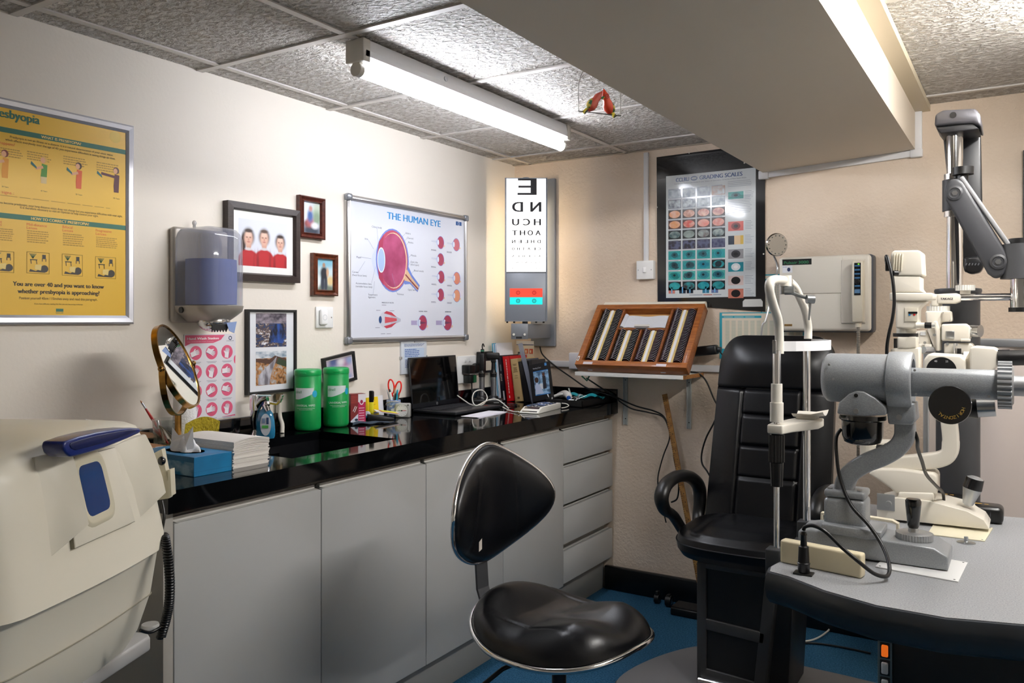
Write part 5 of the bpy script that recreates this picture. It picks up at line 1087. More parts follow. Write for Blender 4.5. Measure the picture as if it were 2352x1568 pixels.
# ---- ophthalmoscopes in their charging stand
sx = -2.19
t = put('charging_stand', 'black charging stand holding two silver-handled ophthalmoscopes', 'charging stand', 1120, sx, CT, cr)
m = MB(M('#0b0b0c', .35)); m.box((-.075, -.045, 0), (.075, .045, .034), bev=.008, seg=3); 
m.build('base', t); m = MB(M('#b8b8b8', .5)); m.rect(.03, .018, .055, .021, -.0455, None); m.build('badge', t)
for s in (-1, 1): m = MB(M('#101011', .3)); m.lathe([(.026, 0), (.024, .010), (.018, .014)], o=(s*.028, 0, .034)); m.build('socket_ring', t)
for s, lab, hd in ((-1, 'black-headed instrument with a silver handle, left of the two in the charging stand', 0), (1, 'black-headed instrument with a silver handle, right of the two in the charging stand', 1)):
    px = 1120+s*14; c = XY(1120, sx, CT)+RT*.028*s
    t = thing('ophthalmoscope', lab, 'ophthalmoscope', (c.x, c.y, CT+.048), cr, group='ophthalmoscopes in the charging stand')
    m = MB(M('#9a9da3', .25, .9)); m.cyl((0, 0, 0), (0, 0, .09), .0135, n=24); m.build('handle', t)
    m = MB(M('#0d0d0e', .35)); m.cyl((0, 0, .09), (0, 0, .112), .0155, .0165); m.cyl((0, 0, .112), (0, 0, .128), .0135, .010); m.build('collar', t)
    m = MB(M('#c8c8c8', .2, 1)); m.cyl((0, 0, .108), (0, 0, .1095), .0167); m.build('band', t)
    m = MB(M('#0b0b0c', .4))
    if hd == 0: m.box((-.012, -.014, .12), (.014, .014, .205), bev=.005); m.box((-.006, -.01, .20), (.012, .010, .225), bev=.005); m.tube([(.004, 0, .222), (.002, 0, .238), (.006, 0, .25), (.012, 0, .235)], .0028, n=8, smooth=3)
    else: m.cyl((0, 0, .125), (0, 0, .175), .010, .009); m.box((-.034, -.02, .175), (.03, .02, .207), bev=.007); m.box((-.012, -.012, .16), (.012, .012, .18), bev=.003)
    m.build('head', t)
    if hd == 0: m = MB(M('#2f7a5c', .4)); m.box((-.005, -.0105, .213), (.011, -.0095, .219)); m.build('green_band', t)
# ---- books and papers against the back upstand
BY = 3.50
def bX(px): return onY(px, 900, BY).x
def book(nm, label, cat, pxt, pxb, pyt, wpx, mt, depth=.17, pages=None, text=None, tcol='#e8dcd0', group=None, yoff=0, extra=None, cover_th=.0022):
    """pxt / pxb: left edge of the spine at its top and foot"""
    xb = bX(pxb); xt_ = bX(pxt); w_ = bX(pxb+wpx)-xb; h = onY(pxb, pyt, BY).z-CT
    lean = math.atan2(xb-xt_, h); L = h/math.cos(lean)-.0
    t = thing(nm, label, cat, (xb, BY+yoff, CT), 0, group, ry=-lean)
    L = L
    m = MB(mt); m.box((0, 0, 0), (w_, .0025, L), bev=.0008); m.box((0, 0, 0), (cover_th, depth, L)); m.box((w_-cover_th, 0, 0), (w_, depth, L)); m.build('cover', t)
    if pages: m = MB(pages); m.box((cover_th, .003, .003), (w_-cover_th, depth-.004, L-.004)); m.build('pages', t)
    if text:
        m = MB(M(tcol, .5))
        if text == 'red': 
            random.seed(8); z = L*.93
            while z > L*.22: q = random.uniform(.006, .018); m.rect(w_*.42, z-q, w_*.52, z, -.0008, None); z -= q+.003
            m.rect(w_*.42, L*.07, w_*.52, L*.13, -.0008, None)
        elif text == 'tan':
            for f_, a_ in ((.87, .5), (.84, .4), (.79, .5), (.765, .4), (.74, .5), (.715, .45), (.69, .6), (.60, .4), (.55, .45)): m.rect(w_*(.5-a_/2), L*f_-.001, w_*(.5+a_/2), L*f_+.001, -.0008, None)
            m.rect(w_*.36, L*.06, w_*.64, L*.11, -.0008, None)
        else:
            v, f = glyphs(text); xs = [p[0] for p in v]; k = L*.16/(max(xs)-min(xs)); s_ = w_*.42
            m.add([(w_*.30+p[1]*s_/.7, -.0008, L*.60-(p[0]-min(xs))*k) for p in v], f); m.rect(w_*.55, L*.02, w_*.95, L*.22, -.0008, M('#c9c6cc', .5)); m.rect(w_*.45, L*.66, w_*.8, L*.80, -.0008, M('#5a6a6c', .5))
        m.build('spine_lettering', t)
    if extra: extra(t, w_, L)
    return t
PG_ = M('#ddd6c6', .8)
BG = 'books and folders leaning on the worktop in the corner'
def magz():
    xb = bX(1139); t = thing('magazines', 'bunch of thin white and turquoise magazines, leftmost of the leaning row', 'magazines', (xb, BY, CT), 0, BG, ry=-.085)
    h = onY(1140, 788, BY).z-CT
    cols = ['#2a9ab8', '#e6eaf2', '#dfe4f0', '#5aa8cc', '#e9ebf4', '#c8d4ea', '#eceef6']
    for q, c in enumerate(cols): m = MB(M(c, .4)); m.box((q*.0042, .002*(q % 3), 0), (q*.0042+.0035, .15, h-.004*(q % 3))); m.build('magazine', t)
magz()
# catalogue page standing behind
t = thing('eye_leaflet', 'printed leaflet with small eye photos standing behind the red book', 'leaflet', (bX(1158), BY+.175, CT), 0, rx=-.03)
h = onY(1160, 782, BY+.175).z-CT
m = MB(M('#dccfb4', .5)); m.box((-.04, 0, 0), (.066, .002, h)); m.rect(-.04, h-.018, .066, h-.0005, -.0008, M('#ece8e2', .5)); m.rect(-.04, h-.022, .066, h-.019, -.001, M('#24386c', .5))
for x, z, c in ((-.030, -.062, '#3c3430'), (-.010, -.062, '#1c2c34'), (.012, -.045, '#c8683c'), (.040, -.045, '#b84a24')): m.rect(x, h+z-.022, x+(.014 if x < 0 else .022), h+z+.004, -.001, M(c, .4)); m.disc((x+.008, h+z-.010), .004, .008, -.0014, M('#e8d8b0' if x > 0 else '#8aa0a8', .4))
m.build('page', t)
book('book', 'dark navy lens catalogue with white spine lettering, between the magazines and the red book', 'book', 1142.5, 1153, 817, 8, M('#1d1a26', .35), pages=PG_, text='ACUVUE', group=BG)
book('book', 'thick red book with white spine lettering leaning in the corner', 'book', 1154, 1164.5, 819, 16, M('#c8131a', .35), pages=PG_, text='red', group=BG)
book('book', 'worn tan cloth book leaning next to the red one', 'book', 1172, 1183.5, 825, 18, M('#b89c6c', .8), pages=PG_, text='tan', tcol='#5c4a2c', group=BG)
book('ring_binder', 'plain black binder leaning right of the tan book', 'binder', 1190, 1204, 831, 14, M('#111114', .4), pages=M('#8a8c94', .5), group=BG)
book('document_wallet', 'grey translucent document wallet leaning between the binder and the black booklet', 'folder', 1197, 1219.5, 826, 5, M('#4c4f5a', .25), depth=.15, group=BG)
m = MB(M('#9aa0b0', .1, alpha=.55, coat=.5)); xb = bX(1224); h = onY(1224, 788, BY-.01).z-CT; m.box((-.001, -.002, 0), (.024, 0, h*1.02)); o = m.build('plastic_ruler'); tag(o, 'wide clear plastic ruler leaning against the black binder', 'ruler'); o.location = (xb, BY-.004, CT); o.rotation_euler.y = -math.atan2(bX(1224)-bX(1191), h)
book('booklet', 'black booklet with ring spine leaning beside the reading chart', 'booklet', 1212, 1229, 828, 8, M('#17181b', .35), pages=M('#c9cbd0', .5), depth=.14, group=BG)
# reading chart: slip case whose cover faces the room
rc = Vector((bX(1240), BY-.035, CT+.012)); h = .185
t = thing('reading_chart', 'black reading chart with a photo of people on its cover, rightmost of the row', 'book', rc, 0, BG, ry=-.20, rx=-.12)
m = MB(M('#141416', .3)); m.box((-.022, 0, 0), (.088, .026, h), bev=.001, sm=False); m.build('slip_case', t)
m = MB(M('#dfe3ea', .35)); x0_, x1_ = -.0, .086
m.rect(x0_, h*.16, x1_, h*.78, -.0006, M('#8fb4d4', .35, mix=('#3d5a78', 40, .42, .58))); m.rect(x0_, h*.78, x1_, h*.795, -.0008, M('#2a7cc8', .4)); m.rect(x0_, h*.15, x1_, h*.165, -.0008, M('#2a7cc8', .4))
m.disc((x0_+.016, h*.56), .011, .014, -.001, M('#3a2418', .5)); m.poly([(x0_+.004, h*.18), (x0_+.05, h*.18), (x0_+.03, h*.42), (x0_+.012, h*.5), (x0_+.004, h*.4)], -.0012, M('#b8c4dc', .5)); m.disc((x0_+.058, h*.68), .007, .010, -.0012, M('#5a3424', .5)); m.rect(x0_+.050, h*.3, x0_+.068, h*.64, -.001, M('#24242c', .5)); m.rect(x0_+.03, h*.3, x0_+.048, h*.45, -.0011, M('#d8dce0', .5))
m.text('Reading Chart', x0_+.002, h*.86, .007, -.0008, M('#b8bcc4', .5), width=.046); m.rect(x1_-.016, h*.90, x1_-.004, h*.975, -.0008, M('#4a8cc8', .4)); m.build('cover_print', t)
# ---- black tray of small instruments
tx0, tx1, ty0, ty1 = onY(1253, 915, 3.43).x, -1.762, 3.43, 3.725
t = thing('instrument_tray', 'shallow black tray full of small instruments in the corner of the worktop', 'tray', ((tx0+tx1)/2, ty0, CT))
m = MB(M('#0c0c0e', .4)); a_, b_ = (tx0-tx1)/2, (tx1-tx0)/2; dd = ty1-ty0
m.box((a_, 0, 0), (b_, dd, .003)); m.box((a_, 0, 0), (b_, .003, .032)); m.box((a_, dd-.003, 0), (b_, dd, .032)); m.box((a_, 0, 0), (a_+.003, dd, .032)); m.box((b_-.003, 0, 0), (b_, dd, .032)); m.build('tray_body', t)
def tp(px, y, z): z += .006; p = onY(px, 900, y); return Vector((p.x, y, CT+z))
t = thing('penlight', 'white plastic handheld instrument lying in the black tray', 'instrument', tp(1300, 3.55, .02))
c = tp(1300, 3.56, .03); m = MB(M('#e0dedb', .35)); m.tube([c+Vector((-.05, .01, 0)), c+Vector((-.01, .004, .012)), c+Vector((.03, -.03, .006)), c+Vector((.042, -.05, .0))], lambda u: .012+.006*math.sin(u*PI), n=14, smooth=4); m.build('body', t, True)
m = MB(M('#d8d6d2', .35)); d_ = c+Vector((-.05, -.03, 0)); m.tube([d_, d_+Vector((.035, .012, .012)), d_+Vector((.07, .03, .004))], .007, n=10, smooth=3); m.tube([c+Vector((.02, .01, .01)), c+Vector((.018, -.005, .04))], .0035, n=8); m.build('grip_arm', t, True)
m = MB(M('#1d55a8', .3)); m.cyl(c+Vector((.040, -.048, .0)), c+Vector((.046, -.058, -.002)), .010); m.build('blue_ring', t, True)
m = MB(M('#f0f0f0', .3)); m.tube([tp(1258, 3.47, .045), tp(1262, 3.47, .028), tp(1266, 3.47, .018), tp(1268, 3.47, .03)], .004, smooth=3); single(m, 'bent_rod', 'small bent white handle sticking out of the black tray', 'instrument', tp(1262, 3.47, .03))
m = MB(M('#17a3ae', .6)); c = tp(1352, 3.60, .03)
def tg(u, v): return (c.x-.085+.145*u, c.y-.05+.11*v, c.z+.006+.007*math.sin(u*9+v*3)+.007*math.sin(v*6))
m.grid(tg, 20, 12); m.grid(lambda u, v: (tg(u, v)[0], tg(u, v)[1], tg(u, v)[2]-.004), 20, 12); single(m, 'cloth', 'crumpled turquoise lens cloth at the right of the black tray', 'cloth', c)
random.seed(5)
for q in range(4):
    c = tp(1318+q*5, 3.52+.012*q, .022+.004*q); m = MB(M('#c8cacc', .15, .9)); m.tube([c+Vector((.016*math.cos(a), .010*math.sin(a), .010*math.sin(a+q))) for a in (2*PI*k/16 for k in range(16))], .0022, n=8, closed=True)
    m.cyl(c+Vector((.016, 0, 0)), c+Vector((.03, .006, .004)), .002, n=8); single(m, 'trial_lens_holder', ['round chrome loupe', 'round chrome lens clip', 'small chrome ring lens', 'chrome spectacle clip'][q]+' in the heap of the black tray, number %s from the left'.replace('number %s', ['first', 'second', 'third', 'fourth'][q]), 'lens', c)
for q, (px, y, cl, lb) in enumerate(((1272, 3.50, '#5a5c64', 'dark grey case lying at the left in the black tray'), (1290, 3.66, '#8a6a7a', 'mauve card lying at the back of the black tray'), (1312, 3.47, '#e6eaf0', 'white round bottle cap at the front of the black tray'))):
    c = tp(px, y, .004); m = MB(M(cl, .4))
    if q < 2: m.box((-.04, -.018, 0), (.04, .018, .014), bev=.004)
    else: m.lathe([(0, 0), (.013, 0), (.013, .02), (.011, .022), (0, .022)], n=24)
    o = m.build(('spectacle_case', 'card', 'bottle_cap')[q]); tag(o, lb, ('case', 'card', 'cap')[q]); o.location = c; o.rotation_euler.z = (.15, 0, 0)[q]
# ================================================================== shelf, trial lens case, tonometer cabinet, things along the back wall
SHZ = 1.106; sx0, sx1 = -1.838, -1.292
t = thing('wall_shelf', 'small white shelf with a raw chipboard edge on two brackets, under the lens case', 'shelf', ((sx0+sx1)/2, YB, SHZ))
m = MB(M('#e8e8e4', .4)); m.box((sx0, YB-.27, SHZ-.018), (sx1-.002, YB-.001, SHZ), bev=.001); m.build('board', t, True)
m = MB(M('#b07a3c', .8, mix=('#7d4f22', 220, .4, .6))); m.box((sx1-.002, YB-.27, SHZ-.018), (sx1, YB-.001, SHZ)); m.build('raw_edge', t, True)
for px in (1436, 1582):
    x = onY(px, 900, YB-.01).x; zb_ = onY(px, 975 if px < 1500 else 985, YB-.01).z
    m = MB(M('#b9bdbb', .4)); m.box((x-.011, YB-.006, zb_), (x+.011, YB-.001, SHZ-.019), bev=.002); m.box((x-.011, YB-.22, SHZ-.025), (x+.011, YB-.001, SHZ-.0185), bev=.001)
    m.box((x-.011, YB-.012, zb_), (x-.008, YB-.001, SHZ-.019)); m.box((x+.008, YB-.012, zb_), (x+.011, YB-.001, SHZ-.019))
    m.cyl((x, YB-.007, zb_+.03), (x, YB-.0065, zb_+.03), .003, m=BLACKP, n=10); m.cyl((x, YB-.007, SHZ-.05), (x, YB-.0065, SHZ-.05), .003, m=BLACKP, n=10); m.build('bracket', t, True)
# ---- lens case, leaning on the shelf against the wall
O0 = Vector((-1.824, YB-.262, SHZ+.004)); wc = .556; E1 = Vector((-1.824, YB-.012, 1.398)); ca = math.atan2(E1.z-O0.z, E1.y-O0.y); Lc = (E1-O0).length
t = thing('trial_lens_case', 'open wooden trial lens case leaning on the white shelf', 'lens case', O0, 0, rx=ca)
WD = M('#a8642c', .42, mix=('#8a4c1e', 9, .35, .65, (2, 14, 14)), coat=.2); WD2 = M('#8f5324', .5, mix=('#75401a', 9, .35, .65, (2, 14, 14)))
H0 = .052; e = .028
m = MB(WD); m.box((0, 0, 0), (wc, Lc, .006)); m.box((0, 0, 0), (wc, e, H0), bev=.002); m.box((0, Lc-e, 0), (wc, Lc, H0), bev=.002); m.box((0, e-.002, 0), (e, Lc-e+.002, H0), bev=.002); m.box((wc-e, e-.002, 0), (wc, Lc-e+.002, H0), bev=.002); m.build('case', t)
CP = Pl(Vector(O0)+Vector((0, -math.sin(ca), math.cos(ca)))*H0, (1, 0, 0), (0, math.cos(ca), math.sin(ca)))
m = MB(WD2); xs = [e+.005, e+.125, wc-e-.125, wc-e-.005]; ym = Lc*.60
for x in xs[1:3]: m.box((x-.005, e, 0), (x+.005, Lc-e, H0-.006))
m.box((xs[1], ym-.005, 0), (xs[2], ym+.005, H0-.006)); m.box((wc/2-.004, e, 0), (wc/2+.004, ym, H0-.006)); m.build('divider', t)
m = MB(M('#c89a5c', .7)); m.box((e, e, .006), (wc-e, Lc-e, .0065)); m.build('lining', t)
LENSG = []
def column(xc, y0, y1, purple, desc, handlecol):
    """one row of lenses standing on edge"""
    n = max(5, int((y1-y0)/.0092)); k = 0
    base = thing('trial_lens', 'thin round lens in the '+desc, 'lens', (0, 0, 0), 0, desc)
    rim = MB(M(purple, .25, .55)); N = 22; R = .0205; rim.add([(R*math.cos(2*PI*i/N), y, R*math.sin(2*PI*i/N)) for y in (-.0014, .0014) for i in range(N)], [(i, (i+1) % N, N+(i+1) % N, N+i) for i in range(N)], M('#d4d4dc', .25, .6), True)
    rim.ring((0, 0), R, R, .0045, -.0014, None, n=N); rim.ring((0, 0), R, R, .0045, .0014, None, n=N); rim.build('rim', base)
    gl = MB(M('#26222c', .05, coat=1)); gl.disc((0, 0), R-.004, R-.004, 0, None, n=16); gl.build('glass', base)
    hd = MB(M('#b9b0b8', .3, .6)); hd.box((-.003, -.0006, R-.001), (.003, .0006, R+.006)); hd.build('tab', base) if handlecol else None
    Tm = Matrix.Translation(O0) @ Matrix.Rotation(ca, 4, 'X')
    for i in range(n):
        o = base if i == 0 else copy_tree(base)
        y = y0+(i+.5)*(y1-y0)/n; p = Tm @ Vector((xc+random.uniform(-.0006, .0006), y, .0305)); o.location = p; o.rotation_euler = (ca-.30, 0, 0)
def strips(m, x, y0, y1): m.box((x-.006, y0, .03), (x+.006, y1, .044), M('#e9e9ea', .6)); m.box((x-.014, y0, .02), (x-.006, y1, .040), M('#d8bd7c', .6)); m.box((x+.006, y0, .02), (x+.014, y1, .040), M('#d8bd7c', .6))
yb, yt = e+.006, Lc-e-.004
for x, y1 in ((e+.063, yt), ((xs[1]+wc/2)/2, ym-.008), ((xs[2]+wc/2)/2, ym-.008), (wc-e-.063, yt)): sm_ = MB(WD2); strips(sm_, x, yb, y1); sm_.build('index_strip', t)
cols = [(e+.063, yt, '#1d1c22', 'far left compartment'), ((xs[1]+wc/2)/2, ym-.008, '#22222a', 'middle left compartment'), ((xs[2]+wc/2)/2, ym-.008, '#5c2c44', 'middle right compartment'), (wc-e-.063, yt, '#4a2a3c', 'far right compartment')]
for cx, y1, c, d_ in cols:
    column(cx-.033, yb, y1, c, 'left row of lenses in the '+d_, True); column(cx+.033, yb, y1, c, 'right row of lenses in the '+d_, False)
Tm = Matrix.Translation(O0) @ Matrix.Rotation(ca, 4, 'X')
m = MB(M('#d8dae0', .5, bump=(90, .6, .003))); x0_, x1_ = xs[1]+.012, xs[2]-.012
m.grid(lambda u, v: Tm @ Vector((x0_+(x1_-x0_)*u, ym+.012+.075*v, .038+.004*math.sin(u*9))), 12, 6); m.tube([Tm @ Vector((x0_+.005, ym+.012, .042)), Tm @ Vector((x0_+.012, ym+.090, .042))], .010, n=14)
single(m, 'paper_pouch', 'crinkled white paper pouch in the top middle of the lens case', 'pouch', Tm @ Vector((x0_, ym+.02, .03)))
m = MB(M('#d9d4cc', .5)); m.box((-.038, 0, 0), (.038, .012, .008), bev=.002); o = m.build('eraser_block'); tag(o, 'flat white block lying before the paper pouch in the lens case', 'block'); o.location = Tm @ Vector((wc/2, ym+.008, .048)); o.rotation_euler.x = ca
m = MB(M('#2a2320', .4)); m.box((wc/2-.03, ym-.004, H0-.006), (wc/2+.03, ym+.004, H0-.005)); m.build('name_plate', t)
for x in (.068, wc-.12): m = MB(M('#d9cfd4', .25)); m.box((x-.024, .002, H0), (x+.024, .016, H0+.0012)); m.build('sticker', t); m = MB(STEEL); m.box((x-.012, -.0012, .008), (x+.012, 0, .014)); m.build('catch', t)
m = MB(M('#e6e6e2', .4)); m.box((.004, .022, H0), (.014, .05, H0+.001)); m.box((.007, .026, H0+.001), (.011, .042, H0+.0014), BLACKP); m.build('lock_label', t)
m = MB(M('#e4dccb', .7, bump=(30, .3, .004))); a, b = Vector((-1.79, YB-.030, 1.425)), Vector((-1.27, YB-.034, 1.422)); m.cyl(a, b, .020, n=20); single(m, 'paper_roll', 'cream rolled paper lying along the top of the lens case', 'paper roll', a)
# ---- trunking socket left of the case
W = Wall('B', 1328, 825, 0); t = thing('trunking_socket', 'white socket at the end of the wall trunking beside the lens case', 'socket', W.at(), 0)
x0, z0, x1, z1 = corners(W, 1312, 809, 1345, 848); m = MB(M('#e6e5ea', .4)); m.box((x0, -.03, z0), (x1, 0, z1), bev=.006); m.build('plate', t)
# ---- clip lamp / camera body behind the case
c = onY(1620, 805, YB-.07); m = MB(M('#0c0c0e', .4)); m.cbox((0, 0, 0), (.12, .05, .045), bev=.01, T=Matrix.Rotation(-.12, 4, 'Y')); m.cyl((.06, 0, .006), (.075, 0, .007), .012, m=M('#2c3034', .4))
o = m.build('power_adapter'); tag(o, 'black power adapter hanging on the wall right of the lens case', 'adapter'); o.location = c
# ---- tonometer cabinet
YT_ = YB-.10
def tono():
    a, b = onY(1790, 589, YT_), onY(2001, 760, YT_); zt_, zb_ = onY(1790, 590, YT_).z, onY(1795, 757, YT_).z; zt_ = (zt_+onY(1995, 585, YT_).z)/2; zb_ = (zb_+onY(1995, 763, YT_).z)/2
    t = thing('tonometer_cabinet', 'cream wall-mounted tonometer cabinet with a handset docked at its right', 'tonometer', ((a.x+b.x)/2, YB, zb_)); cx = (a.x+b.x)/2; w2 = (b.x-a.x)/2; h = zt_-zb_
    C1 = M('#e2ddd2', .4)
    m = MB(M('#454a54', .4)); m.box((-w2-.004, -.085, -.006), (w2+.006, -.001, h+.002), bev=.012); m.build('back_case', t)
    m = MB(C1); m.box((-w2, -.112, 0), (w2, -.08, h), bev=.014, seg=3); m.build('front_case', t)
    m = MB(C1); m.box((-w2+.004, -.116, h*.50), (w2-.11, -.111, h-.006), bev=.002); m.build('upper_flap', t)
    m = MB(M('#d6d0c4', .45)); m.box((w2-.115, -.119, h*.10), (w2-.02, -.110, h-.02), bev=.006); m.build('dock', t)
    W = Pl((cx, YT_-.0165, 0), (1, 0, 0), (0, 0, 1)); fx = lambda px, py: (W(px, py)[0], W(px, py)[1]-zb_)
    q0, q1 = fx(1797, 596), fx(1864, 607); m = MB(M('#1c1f20', .3)); m.rect(q0[0], q1[1], q1[0], q0[1], -.1166, None); k = (q1[0]-q0[0])
    m.text('Pulsair', q0[0]+k*.06, q1[1]+.005, .012, -.1170, M('#3f9a6a', .4), width=k*.45); m.text('3000', q0[0]+k*.56, q1[1]+.005, .012, -.1170, M('#3f9a6a', .4), width=k*.34); m.build('name_plate', t)
    q0, q1 = fx(1797, 610), fx(1820, 626); m = MB(M('#eef0f6', .4)); m.rect(q0[0], q1[1], q1[0], q0[1], -.1166, None); m.disc(((q0[0]+q1[0])/2+.006, (q0[1]+q1[1])/2-.002), .007, .009, -.117, M('#27355c', .5), n=10); m.text('Keeler', q0[0]+.003, q0[1]-.008, .004, -.117, M('#2c55a8', .5), width=.018); m.build('service_sticker', t)
    q0, q1 = fx(1801, 744), fx(1819, 749); m = MB(M('#a8844c', .4, .5)); m.rect(q0[0], q1[1], q1[0], q0[1], -.1126, None); m.text('Keeler', q0[0]+.002, q1[1]+.0025, .006, -.113, M('#3a2a14', .5), width=(q1[0]-q0[0])-.004); m.build('badge', t)
    # handset
    p0, p1 = onY(1958, 599, YT_-.05), onY(1978, 740, YT_-.05); hx = onY(1971, 670, YT_-.05).x
    s = thing('tonometer_handset', 'cream tonometer handset with a dark button strip docked in the wall cabinet', 'handset', (hx, YT_-.02, p1.z)); H = p0.z-p1.z
    m = MB(M('#ddd6c4', .4)); m.prism([(-.034, H), (-.052, H-.004), (-.056, H*.5), (-.044, 0), (-.006, 0), (-.002, H*.5), (-.006, H)], -.021, .021, 'x', bev=.004); m.build('body', s)
    m = MB(M('#14181f', .2)); m.add([(-.011, -.0535, H*.96), (.014, -.0535, H*.96), (.014, -.0575, H*.44), (-.011, -.0575, H*.44)], [(0, 1, 2, 3)])
    for q in range(7):
        if q in (4,): continue
        z = H*(.90-.065*q); m.rect(-.009, z, .012, z+.006, -.0585, M('#3c6c94', .4))
    m.rect(-.009, H*.47, .012, H*.53, -.0592, M('#54789c', .4)); m.box((.003, -.057, H*.93), (.009, -.0555, H*.945), M('#7cd82c', .4, emit=1.0)); m.build('button_strip', s)
    m = MB(BLACKP); m.cyl((.001, -.055, H*.66), (.001, -.070, H*.66), .011, .008); m.build('joystick', s)
    m = MB(M('#a8a49c', .3, .7)); base = Vector((hx, YT_-.045, p1.z)); pts = []
    m.cyl(base, base+Vector((0, 0, -.02)), .012, m=M('#ddd6c4', .4)); zend = .35
    m.cyl(base+Vector((0, 0, -.02)), base+Vector((0, 0, -.62)), .0055)
    for q in range(100): z = -.02-q*.006; m.lathe([(.0055, z), (.0078, z+.0015), (.0078, z+.003), (.0055, z+.0045)], o=base, n=10)
    m.build('metal_hose', s, True)
tono()
# ---- examination lamp behind the chair
hd = onY(1783, 562, YB-.18)
t = thing('examination_lamp', 'chrome examination lamp on a thin bent stem, standing behind the chair', 'lamp', (onY(1748, 770, 3.52).x, 3.52, 0))
base = Vector((onY(1748, 770, 3.52).x, 3.52, 0))
nn = (Vector((0, 0, EYE+.1))-hd).normalized(); nn = (nn+RT*.45).normalized()
m = MB(M('#8f8c88', .15, 1)); m.lathe([(.046, .010), (.050, .004), (.046, -.006), (.034, -.022), (.018, -.034), (0, -.038)], o=hd, ax=nn, n=36); m.build('lamp_head', t, True)
m = MB(M('#9aa596', .08, coat=1, mix=('#4f564c', 60, .4, .6))); m.lathe([(0, .010), (.044, .009)], o=hd, ax=nn, n=36); m.build('lens', t, True)
m = MB(M('#5a5c5a', .3, .6)); u_, w_ = frame(nn)
for k in range(14): a = 2*PI*k/14; p = hd+nn*.0105+(u_*math.cos(a)+w_*math.sin(a))*.039; m.ball(p, .0026, n=8, k=5)
m.build('vent_hole', t, True)
P = [hd-nn*.03-Vector((0, 0, .04)), onY(1786, 612, YB-.2), onY(1781, 645, YB-.2), onY(1770, 690, 3.55), onY(1759, 735, 3.53), onY(1749, 770, 3.52), Vector((base.x, base.y, .9))]
m = MB(STEEL); m.tube(P, .0045, n=10, smooth=5); m.build('stem', t, True)
m = MB(STEEL); m.cyl((base.x, base.y, .9), (base.x, base.y, .03), .010); m.build('pole', t, True); m = MB(BLACKP); m.cyl((base.x, base.y, 0), (base.x, base.y, .03), .11, .10); m.build('base', t, True)
# ---- black frame at the right edge, fabric screen with an aluminium frame
a = onY(2350, 345, YB-.02); m = MB(BLK); z1, z0 = a.z, onY(2350, 560, YB-.02).z; rframe(m, a.x, z0, a.x+.5, z1, [(0, YB-.001), (0, YB-.02), (.02, YB-.02), (.02, YB-.001)]); m.rect(a.x+.015, z0+.015, a.x+.485, z1-.015, YB-.004, M('#d8d4cc', .5))
single(m, 'picture_frame', 'black picture frame at the far right edge of the back wall', 'picture', (a.x, YB, z0))
YS = 3.25
t = thing('folding_screen', 'pale pink fabric screen with an aluminium frame behind the instruments', 'screen', (onY(2122, 900, YS).x, YS, 0))
x0 = onY(2121, 900, YS).x; zt_ = onY(2245, 777, YS).z; m = MB(M('#c9bdb6', .85, bump=(300, .2, .001)))
m.grid(lambda u, v: (x0+.01+1.25*u, YS+.006*math.sin(u*26)+.004*math.sin(u*61), .05+(zt_-.06)*v), 90, 3); m.build('fabric', t, True)
m = MB(M('#b9bcc0', .3, .8)); m.box((x0, YS-.016, zt_-.028), (x0+1.28, YS+.016, zt_), bev=.004); m.build('top_rail', t, True)
for x in (x0, x0+1.26): m = MB(M('#b9bcc0', .3, .8)); m.box((x, YS-.014, .0), (x+.018, YS+.014, zt_-.028), bev=.003); m.build('upright', t, True)
# ---- wooden metre stick
a, b = onY(1527, 905, YB-.030), Vector((onY(1592, 1215, YB-.12).x, YB-.12, 0)); q = onY(1582, 1195, YB-.1); d = (q-a).normalized(); foot = a+d*((.0-a.z)/d.z)
foot = a+(q-a)*((a.z-.0)/(a.z-q.z)); foot.y = YB-.16
t = thing('wooden_ruler', 'long wooden measuring stick leaning on the back wall behind the chair arm', 'ruler', foot); ax = (a-foot).normalized(); L = (a-foot).length; sd = Vector((1, 0, 0)); sd = (sd-ax*sd.dot(ax)).normalized(); fn_ = sd.cross(ax)
if fn_.y > 0: fn_ = -fn_
def wp(s_, l_, o_): return foot+sd*s_+ax*l_+fn_*o_
m = MB(M('#a87a3c', .55, mix=('#8a5f2a', 40, .4, .6))); vs = [wp(s_, l_, o_) for s_ in (-.0125, .0125) for l_ in (.0, L) for o_ in (0, .006)]; m.add(vs, [(0, 1, 3, 2), (4, 6, 7, 5), (0, 4, 5, 1), (2, 3, 7, 6), (0, 2, 6, 4), (1, 5, 7, 3)]); m.build('stick', t, True)
m = MB(M('#2c1f10', .6))
for k in range(int(L/.01)):
    l_ = k*.01; ln = .010 if k % 5 == 0 else .005; m.add([wp(-.0122, l_, .0063), wp(-.0122+ln, l_, .0063), wp(-.0122+ln, l_+.002, .0063), wp(-.0122, l_+.002, .0063)], [(0, 1, 2, 3)])
    if k % 4 == 0: m.add([wp(.002, l_, .0063), wp(.006, l_, .0063), wp(.006, l_+.004, .0063), wp(.002, l_+.004, .0063)], [(0, 1, 2, 3)])
m.build('graduations', t, True)
